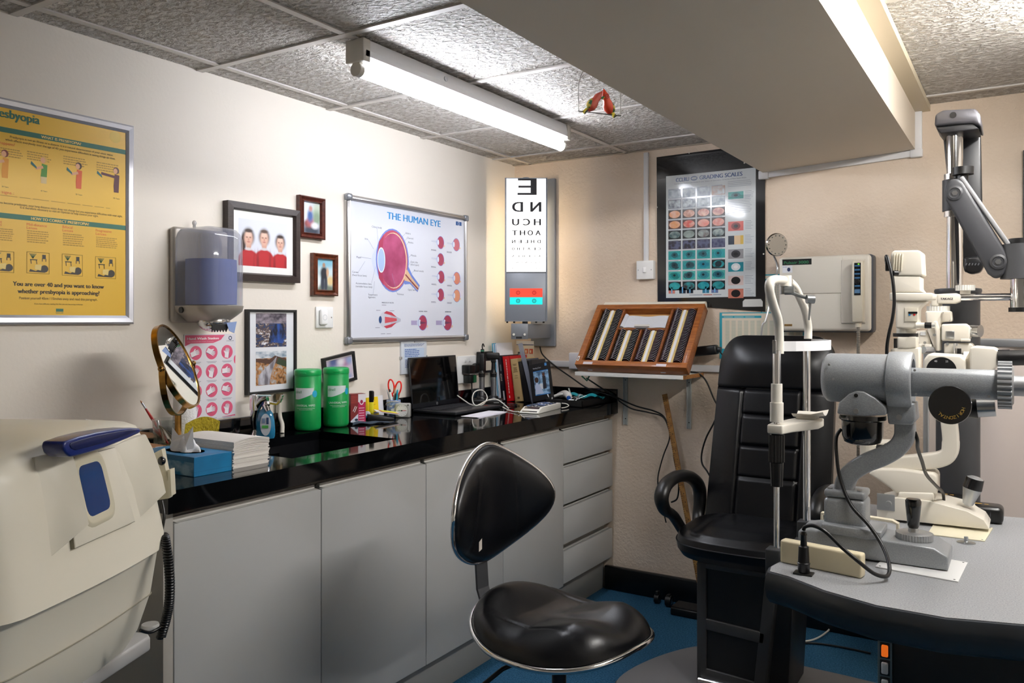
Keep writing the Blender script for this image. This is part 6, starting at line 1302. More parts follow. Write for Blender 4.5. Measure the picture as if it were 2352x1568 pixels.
# ---- black cables on the back wall
def wc(px, py, off): return onY(px, py, YB-off)
cable('black_cable', 'black cable dropping from the letter chart bracket to the tray', [wc(1240, 796, .02), wc(1247, 815, .03), wc(1275, 840, .03), wc(1310, 865, .05), wc(1345, 889, .08), wc(1375, 900, .05), wc(1405, 909, .05), wc(1422, 917, .04)], .0038, BLACKP)
cable('black_cable', 'black cable from under the shelf sagging to the metre stick and down the wall', [wc(1347, 868, .08), wc(1362, 878, .08), wc(1385, 893, .07), wc(1420, 914, .04), wc(1460, 932, .03), wc(1500, 943, .03), wc(1524, 956, .05), wc(1537, 985, .05), wc(1546, 1020, .06), wc(1548, 1050, .06), wc(1556, 1090, .07), wc(1559, 1120, .07), wc(1555, 1145, .06), wc(1542, 1153, .05)], .0040, BLACKP)
cable('black_cable', 'second black cable looping lower from the worktop end to the chair arm', [wc(1420, 919, .04), wc(1450, 938, .03), wc(1490, 947, .03), wc(1522, 957, .045), wc(1536, 985, .045), wc(1537, 1010, .045), wc(1524, 1045, .04), wc(1513, 1085, .03), wc(1511, 1110, .03), wc(1514, 1130, .04), wc(1530, 1200, .06)], .0034, BLACKP)
cable('black_cable', 'black cable from the right end of the shelf curving behind the chair back', [wc(1587, 854, .1), wc(1605, 858, .06), wc(1622, 875, .04), wc(1638, 912, .04), wc(1650, 940, .04), wc(1640, 970, .04), wc(1622, 1005, .04), wc(1612, 1040, .04), wc(1613, 1065, .04), wc(1626, 1085, .05), wc(1650, 1130, .06)], .0042, BLACKP)
cable('black_cable', 'short black cable of the power adapter beside the turquoise chart', [wc(1640, 801, .07), wc(1650, 805, .05), wc(1660, 816, .04), wc(1668, 840, .03)], .0034, BLACKP)
# green tie under the shelf
m = MB(M('#1d5a3c', .5)); p = wc(1347, 862, .16); m.tube([wc(1336, 863, .16), wc(1348, 874, .15), wc(1354, 862, .16)], .004, n=6); single(m, 'cable_tie', 'small green tag tied under the left end of the shelf', 'tag', p)
# ---- things on the floor by the wall
for px, py, lab, s_ in ((1513, 1370, 'black castor foot by the skirting, the left one of the pair', .9), (1537, 1380, 'black castor foot with a silver sticker, the right one of the pair', 1.1)):
    p = onZ(px, py+12, 0); p.y = min(p.y, YB-.08); t = thing('castor', lab, 'castor', p); m = MB(BLACKP); m.cyl((-.012*s_, 0, .024*s_), (.012*s_, 0, .024*s_), .024*s_); m.build('wheel', t); m = MB(BLACKP); m.box((-.008, -.012, .03), (.008, .012, .06), bev=.004); m.build('fork', t)
    if s_ > 1: m = MB(STEEL); m.add([(.0135, -.010, .012), (.0135, .010, .016), (.0135, .008, .042), (.0135, -.012, .036)], [(0, 1, 2, 3)]); m.build('sticker', t)
p = onZ(1580, 1412, .0); t = thing('foot_pedal', 'flat black foot pedal on the carpet left of the chair pedestal', 'pedal', p, .0)
m = MB(BLACKP); m.box((-.07, -.04, 0), (.09, .06, .035), bev=.005); m.box((-.065, -.035, .035), (.085, .055, .040), M('#1a1716', .6)); m.build('pedal_body', t)
cable('white_cable', 'cream cable curving on the carpet under the instrument table', [onZ(1795, 1478, .01), onZ(1830, 1474, .01), onZ(1870, 1468, .01), onZ(1900, 1450, .01), onZ(1916, 1428, .01), onZ(1922, 1410, .01)], .004, cw)
cable('black_cable', 'black cable on the carpet in front of the cream one', [onZ(1800, 1480, .006), onZ(1860, 1476, .006), onZ(1930, 1485, .006), onZ(2000, 1500, .006)], .004, BLACKP)
# ---- bird swing hanging from the ceiling
sd_ = 2.6; A, B = atD(1329, 255, sd_), None; dirv = Vector((1.45, 2.09, 0)).normalized()
u2 = Vector((0, 0, 1)); pl = Pl(A, dirv, u2); bx_, bz_ = pl(1425, 266)
t = thing('bird_swing', 'thin wire swing hanging from the ceiling beside the beam', 'ornament', A, math.atan2(dirv.y, dirv.x)); tz = ZC-A.z
m = MB(M('#8c8a80', .3, .7)); L = bx_
arch = [(0, 0, 0), (-.0005, 0, .06), (.004, 0, .10), (L*.16, 0, .145), (L*.34, 0, .175), (L*.5, 0, .185), (L*.66, 0, .175), (L*.84, 0, .145), (L, 0, .10), (L+.0005, 0, .06), (L, 0, 0)]
m.tube(catmull(arch, 4), .0013, n=8); m.build('wire_arch', t); m = MB(M('#3c3a36', .4)); m.cyl((-.002, 0, 0), (L+.002, 0, 0), .0016, n=10); m.build('perch', t)
m = MB(M('#d8d8d8', .4)); m.cyl((L/2, 0, .185), (L/2, 0, tz), .0006, n=6); m.build('thread', t)
def bird(px, lab, face, col, head):
    p = A+dirv*pl(px, 260)[0]; b = thing('bird_ornament', lab, 'ornament', p, math.atan2(dirv.y, dirv.x), 'painted birds on the wire swing'); f = face
    R_ = M(col, .3, coat=.6); 
    pr_ = [(0, -.022), (.009, -.018), (.0165, -.006), (.0180, .006), (.0150, .017), (.0115, .025), (.0125, .033), (.0115, .040), (.0075, .048), (.003, .058), (0, .062)]
    ax = Vector((-f*(.42 if head else .75), -.15, 1)).normalized(); o_ = Vector((0, 0, .022))
    m = MB(R_); m.lathe(pr_, o=o_, ax=ax, n=20); m.build('body', b)
    hc = o_+ax*.034
    m = MB(M('#e8c43c', .4)); m.lathe([(.0098, -.006), (.0112, .0), (.0098, .005)], o=hc-Vector((f*.002, 0, 0)), ax=ax, n=20); m.build('collar_patch', b) if head else None
    m = MB(M('#1f8c5c', .3)); m.cyl(hc+Vector((-f*.008, -.003, 0)), hc+Vector((-f*.020, -.004, -.005)), .0045, .0008, n=12); m.build('beak', b)
    if head:
        m = MB(M('#2a1410', .4)); e_ = hc+Vector((-f*.002, -.0125, 0)); m.tube([e_+Vector((.0065*math.cos(a), 0, .0065*math.sin(a))) for a in (2*PI*k/16 for k in range(16))], .0007, n=6, closed=True); m.ball(e_, .0016, n=8, k=6); m.build('eye', b)
    m = MB(M('#14140f', .4)); m.cyl(o_+ax*.050, o_+ax*.064, .003, .0004, n=10); m.build('crest_tip', b)
    m = MB(M('#c8b04c', .4, mix=('#2f6a4c', 70, .45, .55))); c = o_+Vector((f*.008, -.004, .004)); 
    m.ball((0, 0, 0), (.009, .012, .020)); m.v = [Matrix.Translation(c) @ Matrix.Rotation(-f*.5, 4, 'Y') @ v for v in m.v]; m.build('wing', b)
    m = MB(M('#26301c', .4, mix=('#d8c83c', 90, .48, .52))); tb = o_-ax*.018; m.prism([(tb.x, tb.z), (tb.x+f*.008, tb.z+.006), (tb.x+f*.022, tb.z-.008), (tb.x+f*.012, tb.z-.016)], -.004, .003, 'y', bev=.001); m.build('tail', b)
bird(1358, 'small pink-red painted bird facing away, left one on the wire swing', -1, '#c8503c', False)
bird(1398, 'small orange-red painted bird with a pointed crest, right one on the wire swing', 1, '#e0421c', True)
# ================================================================== patient chair
def leather_back():
    t = thing('patient_chair', 'black leather examination chair with a tall padded back and a metal pedestal', 'chair', (-.835, 3.0, 0))
    xc, w2 = -.835, .232; zb_, zt_ = .58, 1.292
    def yb(z): return 3.13+(z-zb_)*.27
    cs = .11
    def outline(z):   # half width at height z
        r = .15
        k = w2*(1-.04*(z-zb_)/(zt_-zb_))
        if z > zt_-r: q = (z-(zt_-r))/r; k *= (1-q**2.6)**.5*.38+.62 if q < 1 else .62
        return k
    def surf(u, v, front=True):
        z = zb_+(zt_-zb_)*v; 
        hw = outline(z); x = xc+hw*(2*u-1); e = abs(2*u-1)
        bul = .035*(1-e**4)*(1-max(0, (v-.80)/.2)**3*.9)
        if not front: return (x, yb(z)+.035+.02*(1-e**4), z)
        g = 0; dx = abs(x-xc)
        if z > 1.085: bul += .022*math.sin(min(1, (z-1.085)/.12)*PI/2)*(1-e**4)*(1-max(0, (v-.85)/.15)**2)
        def gr(d, w=.006): return .011*math.exp(-(d/w)**2)
        g += gr(z-1.082)
        if z < 1.082:
            g += gr(dx-cs*1.03, .006)
            if dx < cs: 
                for zz in (.985, .868, .750): g += gr(z-zz); 
                bul += .004
        return (x, yb(z)-bul+g, z)
    m = MB(LEATHER); m.grid(lambda u, v: surf(u, v), 84, 150); m.grid(lambda u, v: surf(u, v, False), 20, 30)
    for f in (0, 1): m.grid(lambda u, v: tuple(Vector(surf(f, v)).lerp(Vector(surf(f, v, False)), u)), 5, 60)
    m.grid(lambda u, v: tuple(Vector(surf(u, 1)).lerp(Vector(surf(u, 1, False)), v)), 20, 4); m.build('backrest', t, True)
    # seat
    def seat(u, v):
        a = v*2*PI; c, s = math.cos(a), math.sin(a); n_ = 3.2
        rx = (abs(c)**n_+abs(s)**n_)**(-1/n_)
        lev = [(.0, .632), (.55, .630), (.86, .618), (.97, .598), (1.0, .575), (.985, .55), (.93, .528), (.0, .515)]
        i = min(len(lev)-2, int(u*(len(lev)-1))); f = u*(len(lev)-1)-i; r = lev[i][0]*(1-f)+lev[i+1][0]*f; z = lev[i][1]*(1-f)+lev[i+1][1]*f
        x, y = xc+.238*rx*c*r, 2.955+.27*rx*s*r
        if u < .6:
            z += -.012*math.exp(-((x-xc)/.12)**2)*math.exp(-((y-2.95)/.14)**2); dx = abs(x-xc)
            z -= .006*math.exp(-((dx-.135)/.006)**2)*(r < .9)
        z -= .02*max(0, (y-2.95))/.27
        return (x, y, z)
    m = MB(LEATHER); m.grid(seat, 50, 110, cv=True); m.build('seat', t, True)
    m = MB(M('#1c1c20', .4)); P = []
    for k in range(80):
        a = 2*PI*k/80; c, s = math.cos(a), math.sin(a); rx = (abs(c)**3.2+abs(s)**3.2)**(-1/3.2); P.append((xc+.2385*rx*c, 2.955+.2705*rx*s, .577-.02*max(0, s*rx*.27)/.27))
    m.tube(P, .0022, n=6, closed=True); m.build('seat_piping', t, True)
    for s in (-1, 1):
        m = MB(M('#0c0c0d', .38)); pts = [(1586, 1212), (1604, 1190), (1608, 1150), (1604, 1115), (1584, 1095), (1556, 1094), (1530, 1112), (1519, 1142), (1527, 1170), (1548, 1186), (1562, 1212)]
        P = [onX(a, b, -1.10) for a, b in pts]; P = [Vector((p.x if s < 0 else 2*xc-p.x, p.y, p.z)) for p in P]; P[0].z -= .03; P[-1].z -= .04
        P[0].x -= s*.03; P[-1].x -= s*.03
        m.tube(P, lambda q: .017+.006*math.sin(q*PI), n=14, smooth=6, flat=1.25); m.build('armrest', t, True)
    # pedestal
    PM = M('#4a4a4b', .45, .5, bump=(300, .2, .0006)); PB = M('#08080a', .5)
    xl, xr, yf = -.985, -.715, 2.80; Pp = lambda px, py: (lambda q: (q.x, q.z))(onY(px, py, yf))
    m = MB(PM); outer = [(xl, .50), (xr+.01, .50), (xr-.035, .055), (xl-.0, .055)]
    def rr(x0, z0, x1, z1, r, sk=0): 
        out = []
        for cx, cz, a in ((x1-r, z1-r, 0), (x0+r, z1-r, 90), (x0+r, z0+r, 180), (x1-r, z0+r, 270)):
            for k in range(5): an = math.radians(a+k*22.5); z = cz+r*math.sin(an); out.append((cx+r*math.cos(an)+(sk*(z-.5) if cx > (x0+x1)/2 else 0), z))
        return out
    m.prism(outer, yf+.012, yf+.05, 'y'); 
    for pl_ in ([(xl, .5), (xl+.035, .5), (xl+.035, .055), (xl, .055)], [(xr-.03, .5), (xr+.01, .5), (xr-.035, .055), (xr-.075, .055)], [(xl+.03, .305), (xr-.03, .295), (xr-.035, .255), (xl+.03, .265)], [(xl+.03, .13), (xr-.05, .12), (xr-.05, .055), (xl+.03, .055)], [(xl+.03, .5), (xr-.02, .5), (xr-.02, .48), (xl+.03, .48)]):
        m.prism(pl_, yf, yf+.02, 'y', bev=.004)
    m.build('front_plate', t, True)
    m = MB(PB); m.prism([(xl+.03, .48), (xr-.02, .48), (xr-.045, .12), (xl+.03, .12)], yf+.008, yf+.0125, 'y'); m.build('black_insert', t, True)
    m = MB(M('#121214', .4)); m.prism([(xl+.012, .51), (xr+.055, .51), (xr+.03, .06), (xl+.012, .06)], yf+.05, yf+.30, 'y', bev=.008); m.build('rear_column', t, True)
    m = MB(M('#c9cacc', .2, 1, bump=(60, .3, .002))); m.cyl((xl+.01, yf-.008, .085), (xr-.05, yf-.008, .085), .014); m.build('chrome_bar', t, True)
    # base plate with foot step
    bp = [(-1.26+.0*0, 2.72), (-1.22, 2.62), (-1.10, 2.56), (-.45, 2.56), (-.38, 2.64), (-.38, 3.12), (-.44, 3.18), (-1.00, 3.19), (-1.10, 3.17), (-1.18, 3.05), (-1.24, 2.88)]
    bp = [(p.x, p.y) for p in catmull([(a, b, 0) for a, b in bp], 4, True)]
    m = MB(M('#0e0e10', .5)); m.prism(bp, 0, .045, 'z', bev=.004); m.build('base_plate', t, True)
    sc = lambda k: [(-.82+(a+.82)*k, 2.88+(b-2.88)*k) for a, b in bp]
    m = MB(M('#6f6e70', .7, bump=(400, .4, .001))); m.prism(sc(.975), .045, .058, 'z', bev=.002); m.build('tread', t, True)
leather_back()
# ================================================================== operator's stool
def stool():
    C = Vector((-1.027, 1.868, 0)); rz = math.atan2(.9885, .1533)
    t = thing('stool', 'black leather wheeled stool with a chrome-edged saddle seat and backrest', 'stool', C, rz)
    # local: -y forward, +x to the stool's left/away
    N = 96
    def out(a, k=1.0):      # seat outline
        c, s = math.cos(a), math.sin(a); n_ = 2.5; r = (abs(c)**n_+abs(s)**n_)**(-1/n_)
        x, y = .205*c*r*k, .225*s*r*k
        x *= 1-.10*max(0, s)**2*1.0+.06*max(0, -s)
        y += -.018*abs(c)*0
        return x, y
    def rimz(a):
        c, s = math.cos(a), math.sin(a); return .545+.046*max(0, s)**2-.014*c*c+.010*max(0, -s)**2
    def top(u, v):
        a = v*2*PI; k = u**.75; x, y = out(a, k); e = u
        base = .556*(1-e**2)+rimz(a)*e**2
        dome = .034*(1-e**6)**.6
        g = lambda t, w_: math.exp(-(t/w_)**2)
        lobes = .030*g(abs(x)-.105, .07)*min(1, max(0, (-y-.0)/.12))*(1-e**5)
        back = .020*min(1, max(0, (y-.07)/.12))*(1-e**5)
        dip = -.012*g(x, .12)*g(y-.03, .09)*(1-e**3)
        wr = .0035*math.sin(70*x+9*y)*g(y+.05, .05)*g(x, .1)*(1-e**3)
        seam = -.004*g(abs(x)-.120-.6*y*y, .004)*(1-e**4)
        return (x, y, base+.008+dome+lobes+back+dip+wr+seam)
    m = MB(LEATHER); m.grid(top, 60, 128, cv=True); m.build('seat', t)
    def under(u, v): a = v*2*PI; x, y = out(a, 1-u*.999); return (x, y, rimz(a)-.006-.035*math.sin(u*PI/2))
    m = MB(M('#0a0a0b', .5)); m.grid(under, 12, 64, cv=True); m.build('seat_shell', t)
    m = MB(CHROME); P = [(out(2*PI*k/N, 1.01)[0], out(2*PI*k/N, 1.01)[1], rimz(2*PI*k/N)) for k in range(N)]; m.tube(P, .0075, n=10, closed=True); m.build('seat_trim', t)
    # backrest: leaf shape wrapped round the sitter
    BZ = .838; Hh = .165
    def bout(a):
        c, s = math.cos(a), math.sin(a)
        n_ = 2.0; r = (abs(c)**n_+abs(s)**n_)**(-1/n_)
        x = .205*c*r; z = Hh*s*r
        f = 1-.42*max(0, z/Hh)**2 if z > 0 else 1-.36*max(0, -z/Hh)**2
        return x*f, z
    def bs(x, z): return .268-.085*(abs(x)/.205)**2-.10*(z/ .165)*.12
    def bfront(u, v):
        a = v*2*PI; k = u**.8; x, z = bout(a); x *= k; z *= k; e = u
        seam = .0035*math.exp(-((abs(x)-.085+.12*z)/.004)**2)*(1-e**6)
        return (x, bs(x, z)-.008-.036*(1-e**4)**.7+seam, BZ+z)
    m = MB(LEATHER); m.grid(bfront, 44, 110, cv=True); m.build('backrest', t)
    m = MB(M('#0b0b0c', .5)); m.grid(lambda u, v: (lambda x, z: (x*u**.8, bs(x*u**.8, z)+.006+.018*(1-u**4), BZ+z*u**.8))(*bout(v*2*PI)), 16, 80, cv=True); m.build('backrest_shell', t)
    m = MB(CHROME); P = []
    for k in range(N): x, z = bout(2*PI*k/N); x *= 1.012; z *= 1.012; P.append((x, bs(x, z), BZ+z))
    m.tube(P, .0065, n=10, closed=True); m.build('backrest_trim', t)
    m = MB(M('#d8cfc6', .6)); m.add([(-.142, .152, BZ-.085), (-.122, .160, BZ-.083), (-.122, .160, BZ-.055), (-.142, .152, BZ-.060)], [(0, 1, 2, 3)]); m.build('cloth_label', t)
    m = MB(M('#54565a', .4, .6)); m.strip([(0, .272, BZ-.10), (0, .280, .70), (0, .272, .60), (0, .245, .535), (0, .18, .512), (0, .06, .512)], (1, 0, 0), .045, .007); m.build('back_bar', t)
    m = MB(M('#0a0a0b', .5)); m.box((-.06, -.07, .488), (.06, .10, .515), bev=.008); m.build('mechanism', t)
    m = MB(M('#2a2c30', .35, .6)); m.cyl((0, 0, .30), (0, 0, .49), .019); m.build('gas_lift', t); m = MB(M('#101012', .4)); m.cyl((0, 0, .09), (0, 0, .31), .027); m.build('post_cover', t)
    m = MB(M('#0a0a0b', .45)); m.tube([(-.03, .02, .50), (-.12, .09, .46), (-.19, .14, .40)], .006); m.ball((-.195, .143, .396), (.014, .012, .012)); m.build('height_lever', t)
    for k in range(5):
        a = 2*PI*k/5+.3; d = Vector((math.cos(a), math.sin(a), 0)); m = MB(M('#111113', .4)); m.tube([d*.02+Vector((0, 0, .10)), d*.16+Vector((0, 0, .085)), d*.27+Vector((0, 0, .070))], lambda q: .022-.008*q, n=10); lg = m.build('leg', t)
        m = MB(BLACKP); c = d*.27; sdv = Vector((-d.y, d.x, 0)); m.cyl(c+sdv*.02+Vector((0, 0, .026)), c-sdv*.02+Vector((0, 0, .026)), .026); m.cyl(c+Vector((0, 0, .03)), c+Vector((0, 0, .075)), .007); m.build('castor', lg)
stool()
# ================================================================== cream machine in the left foreground
def machine():
    a = Vector((-.44, .90, 0)).normalized(); n = Vector((.90, .44, 0)).normalized()
    PR = atD(385, 1260, 1.75)                                     # right end of the ledge
    Wd = .50; z0, zt = .66, 1.142
    origin = PR-a*Wd; origin.z = 0
    t = thing('vision_screener', 'large cream moulded screening machine with a blue handle and window, left foreground', 'machine', (origin.x, origin.y, .66), math.atan2(a.y, a.x))
    CM = M('#e2dccb', .38, bump=(500, .12, .0004)); 
    def P(s, o, z): return Vector((origin.x, origin.y, 0))+a*s+n*o+Vector((0, 0, z))
    TB = Pl(P(0, .017, .865), a, (UP*1.0-n*.19))                      # leaning plane of the front above the ledge
    tz = (UP-n*.19).normalized(); tn = a.cross(tz).normalized()
    if tn.dot(n) < 0: tn = -tn
    prof = [(.66, -.075), (.70, -.050), (.77, -.030), (.775, -.029), (.855, -.022), (.862, -.018), (.872, .0), (.885, -.004), (1.00, -.026), (1.085, -.043), (1.106, -.050), (1.130, -.082), (1.140, -.13), (1.142, -.22), (1.135, -.42)]
    prof2 = []
    for (z_, o_), (z2, o2) in zip(prof, prof[1:]):
        for k in range(3): prof2.append((z_+(z2-z_)*k/3, o_+(o2-o_)*k/3))
    prof2.append(prof[-1])
    # plan outline: front flat, rounded corners left and right, sides going back
    def ring(z, o, top):
        pts = []; rL, rR = .085, .045; sl = .0; taper = max(0, (z-.87))*.16; tb = max(0, .87-z)*.16
        L0, R0 = sl+taper*.6+tb*.3, Wd+.032-taper*.40-tb
        for k in range(7): an = math.radians(180+0-k*15); pts.append((L0+rL+rL*math.cos(an), o-rL+rL*math.sin(an)))
        for k in range(1, 8): f = k/8; pts.append((L0+rL+(R0-rR-L0-rL)*f, o+.010*math.sin(f*PI)))
        for k in range(7): an = math.radians(90-k*15); pts.append((R0-rR+rR*math.cos(an), o-rR+rR*math.sin(an)))
        pts += [(R0, o-.16), (R0-.01, -.42), (R0-.08, -.46), (L0+.08, -.46), (L0+.01, -.42), (L0, o-.2)]
        return [P(s, min(q, 1), z) if i < 21 else P(s, max(-.46, min(q, o-.05)), z) for i, (s, q) in enumerate(pts)]
    rings = []
    zs = [(z, o) for z, o in prof if z < 1.125]
    for z, o in zs: rings.append(ring(z, o, 0))
    # crown closing towards the middle of the top
    last = ring(1.106, -.050, 1); ctr = P(Wd/2, -.26, 0)
    for k, zz in ((.965, 1.128), (.90, 1.137), (.78, 1.143), (.5, 1.150), (.0, 1.152)):
        rings.append([Vector((ctr.x+(p.x-ctr.x)*k, ctr.y+(p.y-ctr.y)*k, zz-.11*max(0, .22-(p-origin).dot(a))*(k > .4))) for p in last])
    m = MB(CM); m.loft(rings); m.build('housing', t, True)
    T = Matrix((( a.x, -tn.x, tz.x, 0), (a.y, -tn.y, tz.y, 0), (a.z, -tn.z, tz.z, 0), (0, 0, 0, 1)))
    T.translation = TB.o-tn*.017
    def px(*pp): return [TB(*q) for q in pp]
    # seams below the ledge
    m = MB(M('#8f8a78', .6)); 
    def surfpt(px_, py_, zz, oo): return None
    for zz, oo in ((.772, -.0290),):
        r = ring(zz, oo+.0012, 0)[1:20]; m.tube(r, .0012 if zz < .8 else .0008, n=6)
    m.build('seam', t, True)
    # raised ears left and right of the window
    def cheek(nm, pts, hs):
        e = MB(CM); q = px(*pts); hs = [h*1.0 for h in hs]; c = (sum(p[0] for p in q)/len(q), sum(p[1] for p in q)/len(q)); N = len(q)
        topv = [(p[0], -h, p[1]) for p, h in zip(q, hs)]; bev = [(p[0]+(p[0]-c[0])*.03, -h*.86, p[1]+(p[1]-c[1])*.03) for p, h in zip(q, hs)]; low = [(p[0]+(p[0]-c[0])*.04, .012, p[1]+(p[1]-c[1])*.04) for p in q]
        e.add(topv+[(c[0], -sum(hs)/len(hs), c[1])], [(i, (i+1) % N, N) for i in range(N)], None, True, T)
        vs = topv+bev+low; e.add(vs, [(k*N+i, k*N+(i+1) % N, (k+1)*N+(i+1) % N, (k+1)*N+i) for k in range(2) for i in range(N)], None, True, T); e.build(nm, t, True)
    cheek('left_cheek', ((100, 1049), (118, 1044), (143, 1044), (152, 1080), (160, 1115), (172, 1160), (184, 1207), (160, 1238), (131, 1275), (122, 1215), (113, 1150), (104, 1090)), (.002, .016, .036, .037, .037, .036, .034, .020, .002, .0, .0, .0))
    cheek('right_cheek', ((268, 1028), (300, 1012), (328, 1000), (342, 1030), (352, 1060), (364, 1096), (374, 1132), (352, 1160), (329, 1190), (312, 1130), (290, 1080)), (.001, .014, .024, .025, .026, .026, .024, .014, .002, .001, .001))
    # window panel
    q = px((152, 1057), (265, 1027), (312, 1197), (174, 1259)); c = (sum(p[0] for p in q)/4, sum(p[1] for p in q)/4)
    m = MB(M('#8f8a78', .6)); m.prism([(c[0]+(p[0]-c[0])*1.005, c[1]+(p[1]-c[1])*1.005) for p in q], .002, -.0150, 'y', T=T); m.build('panel_gap', t, True)
    m = MB(CM); m.prism(q, .004, -.0165, 'y', bev=.002, T=T); m.build('window_panel', t, True)
    def rrect(q, r=.22, k=1.0):
        c = (sum(p[0] for p in q)/4, sum(p[1] for p in q)/4); Q = [(c[0]+(p[0]-c[0])*k, c[1]+(p[1]-c[1])*k) for p in q]; out = []
        for i in range(4):
            A, B, D = Q[i-1], Q[i], Q[(i+1) % 4]
            p0 = (B[0]+(A[0]-B[0])*r, B[1]+(A[1]-B[1])*r); p2 = (B[0]+(D[0]-B[0])*r, B[1]+(D[1]-B[1])*r)
            for j in range(6): f = j/5; out.append(((1-f)**2*p0[0]+2*f*(1-f)*B[0]+f*f*p2[0], (1-f)**2*p0[1]+2*f*(1-f)*B[1]+f*f*p2[1]))
        return out
    w4 = px((177, 1072), (229, 1056), (256, 1165), (204, 1190))
    o1, o2 = rrect(w4, .28, 1.34), rrect(w4, .22, 1.0); N = len(o1)
    m = MB(M('#cfc8b0', .38)); vs = [(p[0], -.0170, p[1]) for p in o1]+[(p[0], -.0135, p[1]) for p in rrect(w4, .26, 1.2)]+[(p[0], -.008, p[1]) for p in o2]
    vs0 = [(p[0], -.0195, p[1]) for p in rrect(w4, .28, 1.30)]; vs = [(p[0], -.0166, p[1]) for p in rrect(w4, .28, 1.42)]+vs0+[(p[0], -.0192, p[1]) for p in rrect(w4, .26, 1.22)]+[(p[0], -.0175, p[1]) for p in o2]
    m.add(vs, [(i*N+k, i*N+(k+1) % N, (i+1)*N+(k+1) % N, (i+1)*N+k) for i in range(3) for k in range(N)], None, True, T); m.build('window_surround', t, True)
    m = MB(M('#08336c', .25, coat=.4)); m.prism(o2, -.010, -.0177, 'y', T=T); m.build('blue_window', t, True)
    # blue handle
    H_ = M('#1b2a6c', .28, coat=.3); HP_ = Pl(P(0, .012, 1.1), a, UP)
    T2 = Matrix(((a.x, -n.x, 0, 0), (a.y, -n.y, 0, 0), (0, 0, 1, 0), (0, 0, 0, 1))); T2.translation = P(0, .012, 1.1)
    hp = [HP_(*q) for q in ((146, 1014), (180, 1002), (220, 992), (265, 985), (300, 982), (322, 983), (321, 994), (290, 1008), (240, 1028), (200, 1040), (160, 1050), (148, 1040), (144, 1026))]
    m = MB(H_); m.prism(hp, -.002, .040, 'y', bev=.007, seg=4, T=T2); m.build('blue_handle', t, True)
    m = MB(M('#141d4c', .35)); ci = (sum(p[0] for p in hp)/len(hp), sum(p[1] for p in hp)/len(hp)); m.prism([(ci[0]+(p[0]-ci[0])*.86, ci[1]+(p[1]-ci[1])*.5+.002) for p in hp], -.0035, .0, 'y', bev=.001, T=T2); m.build('handle_grip', t, True)
    # bracket with a black knob at the right
    BQ = Pl(P(Wd+.012, -.06, .9), n, UP)
    def bp(*pp): return [BQ(*q) for q in pp]
    d0 = 1.79; QA = [atD(x, y, d0) for x, y in ((345, 1045), (371, 1031), (392, 1136), (388, 1144), (352, 1150), (340, 1100))]
    m = MB(M('#d6cfb8', .4)); off = FW*.018; m.add(QA+[p+off for p in QA], [tuple(range(6)), tuple(range(11, 5, -1))]+[(i, (i+1) % 6, 6+(i+1) % 6, 6+i) for i in range(6)])
    QA = [atD(x, y, d0-.006) for x, y in ((385, 1079), (391, 1078), (394, 1138), (387, 1142))]; m.add(QA+[p+off*1.3 for p in QA], [(0, 1, 2, 3), (4, 5, 6, 7), (0, 1, 5, 4), (1, 2, 6, 5), (2, 3, 7, 6), (3, 0, 4, 7)])
    m.build('side_bracket', t, True)
    m = MB(M('#0c0c10', .15, coat=.5)); p = atD(372, 1057, d0-.006); m.cyl(p+FW*.008, p-FW*.004, .005); m.ball(p-FW*.006+RT*.002, (.0085, .0085, .010)); m.build('knob', t, True)
    # coiled cord
    m = MB(M('#0b0b0d', .35)); ctl = catmull([atD(x, y, d) for x, y, d in ((372, 1150, 1.78), (377, 1185, 1.77), (372, 1222, 1.76), (379, 1235, 1.74), (386, 1280, 1.70), (390, 1330, 1.68), (389, 1380, 1.67), (382, 1420, 1.66), (370, 1462, 1.65))], 30)
    cut = 72; m.tube(ctl[:cut:6], .0032, n=8); cs_ = ctl[cut:]; turns = 44; pts = []
    for k in range(turns*10):
        f = k/(turns*10-1)*(len(cs_)-1); i = min(len(cs_)-2, int(f)); p = cs_[i].lerp(cs_[i+1], f-i); r = .0075; an = k*2*PI/10
        pts.append(p+RT*r*math.cos(an)+FW*r*math.sin(an)+UP*.0008*math.sin(an))
    m.tube(pts[:], .0029, n=6); m.cyl(cs_[-12], cs_[-1], .0078, .0095); m.build('coiled_cord', t, True)
    m = MB(M('#0b0b0d', .35)); e_ = cs_[-1]; m.tube([e_+UP*.02, atD(345, 1452, 1.63), atD(322, 1447, 1.60)], .0032, n=8, smooth=4); m.build('cord_tail', t, True)
    # grey instrument table below
    tb = thing('instrument_trolley', 'grey metal-edged trolley top on a dark column under the cream machine', 'trolley', P(Wd/2, -.25, 0), math.atan2(a.y, a.x))
    fr_ = onZ(358, 1452, .655); lf = onZ(176, 1568, .655)
    dvec = (fr_-lf).normalized(); nb = Vector((-dvec.y, dvec.x, 0)); 
    if nb.dot(n) > 0: nb = -nb
    L0 = fr_-dvec*.75; poly = [fr_-dvec*.02+nb*0, fr_+nb*.02, fr_+nb*.5, L0+nb*.5, L0]
    m = MB(M('#b5b4b2', .45, .2)); m.prism([(p.x, p.y) for p in poly], .622, .655, 'z', bev=.006); m.build('trolley_top', tb, True)
    m = MB(M('#c9c8c4', .3, .3)); c = onZ(345, 1442, .656); m.lathe([(0, .656), (.018, .656), (.020, .660), (.018, .666), (0, .667)], o=(c.x, c.y, 0)); m.build('corner_cap', tb, True)
    m = MB(M('#2c2e30', .45, .3)); c = (fr_+L0)/2+nb*.25+dvec*.16; m.cyl((c.x, c.y, .08), (c.x, c.y, .622), .035); m.build('column', tb, True)
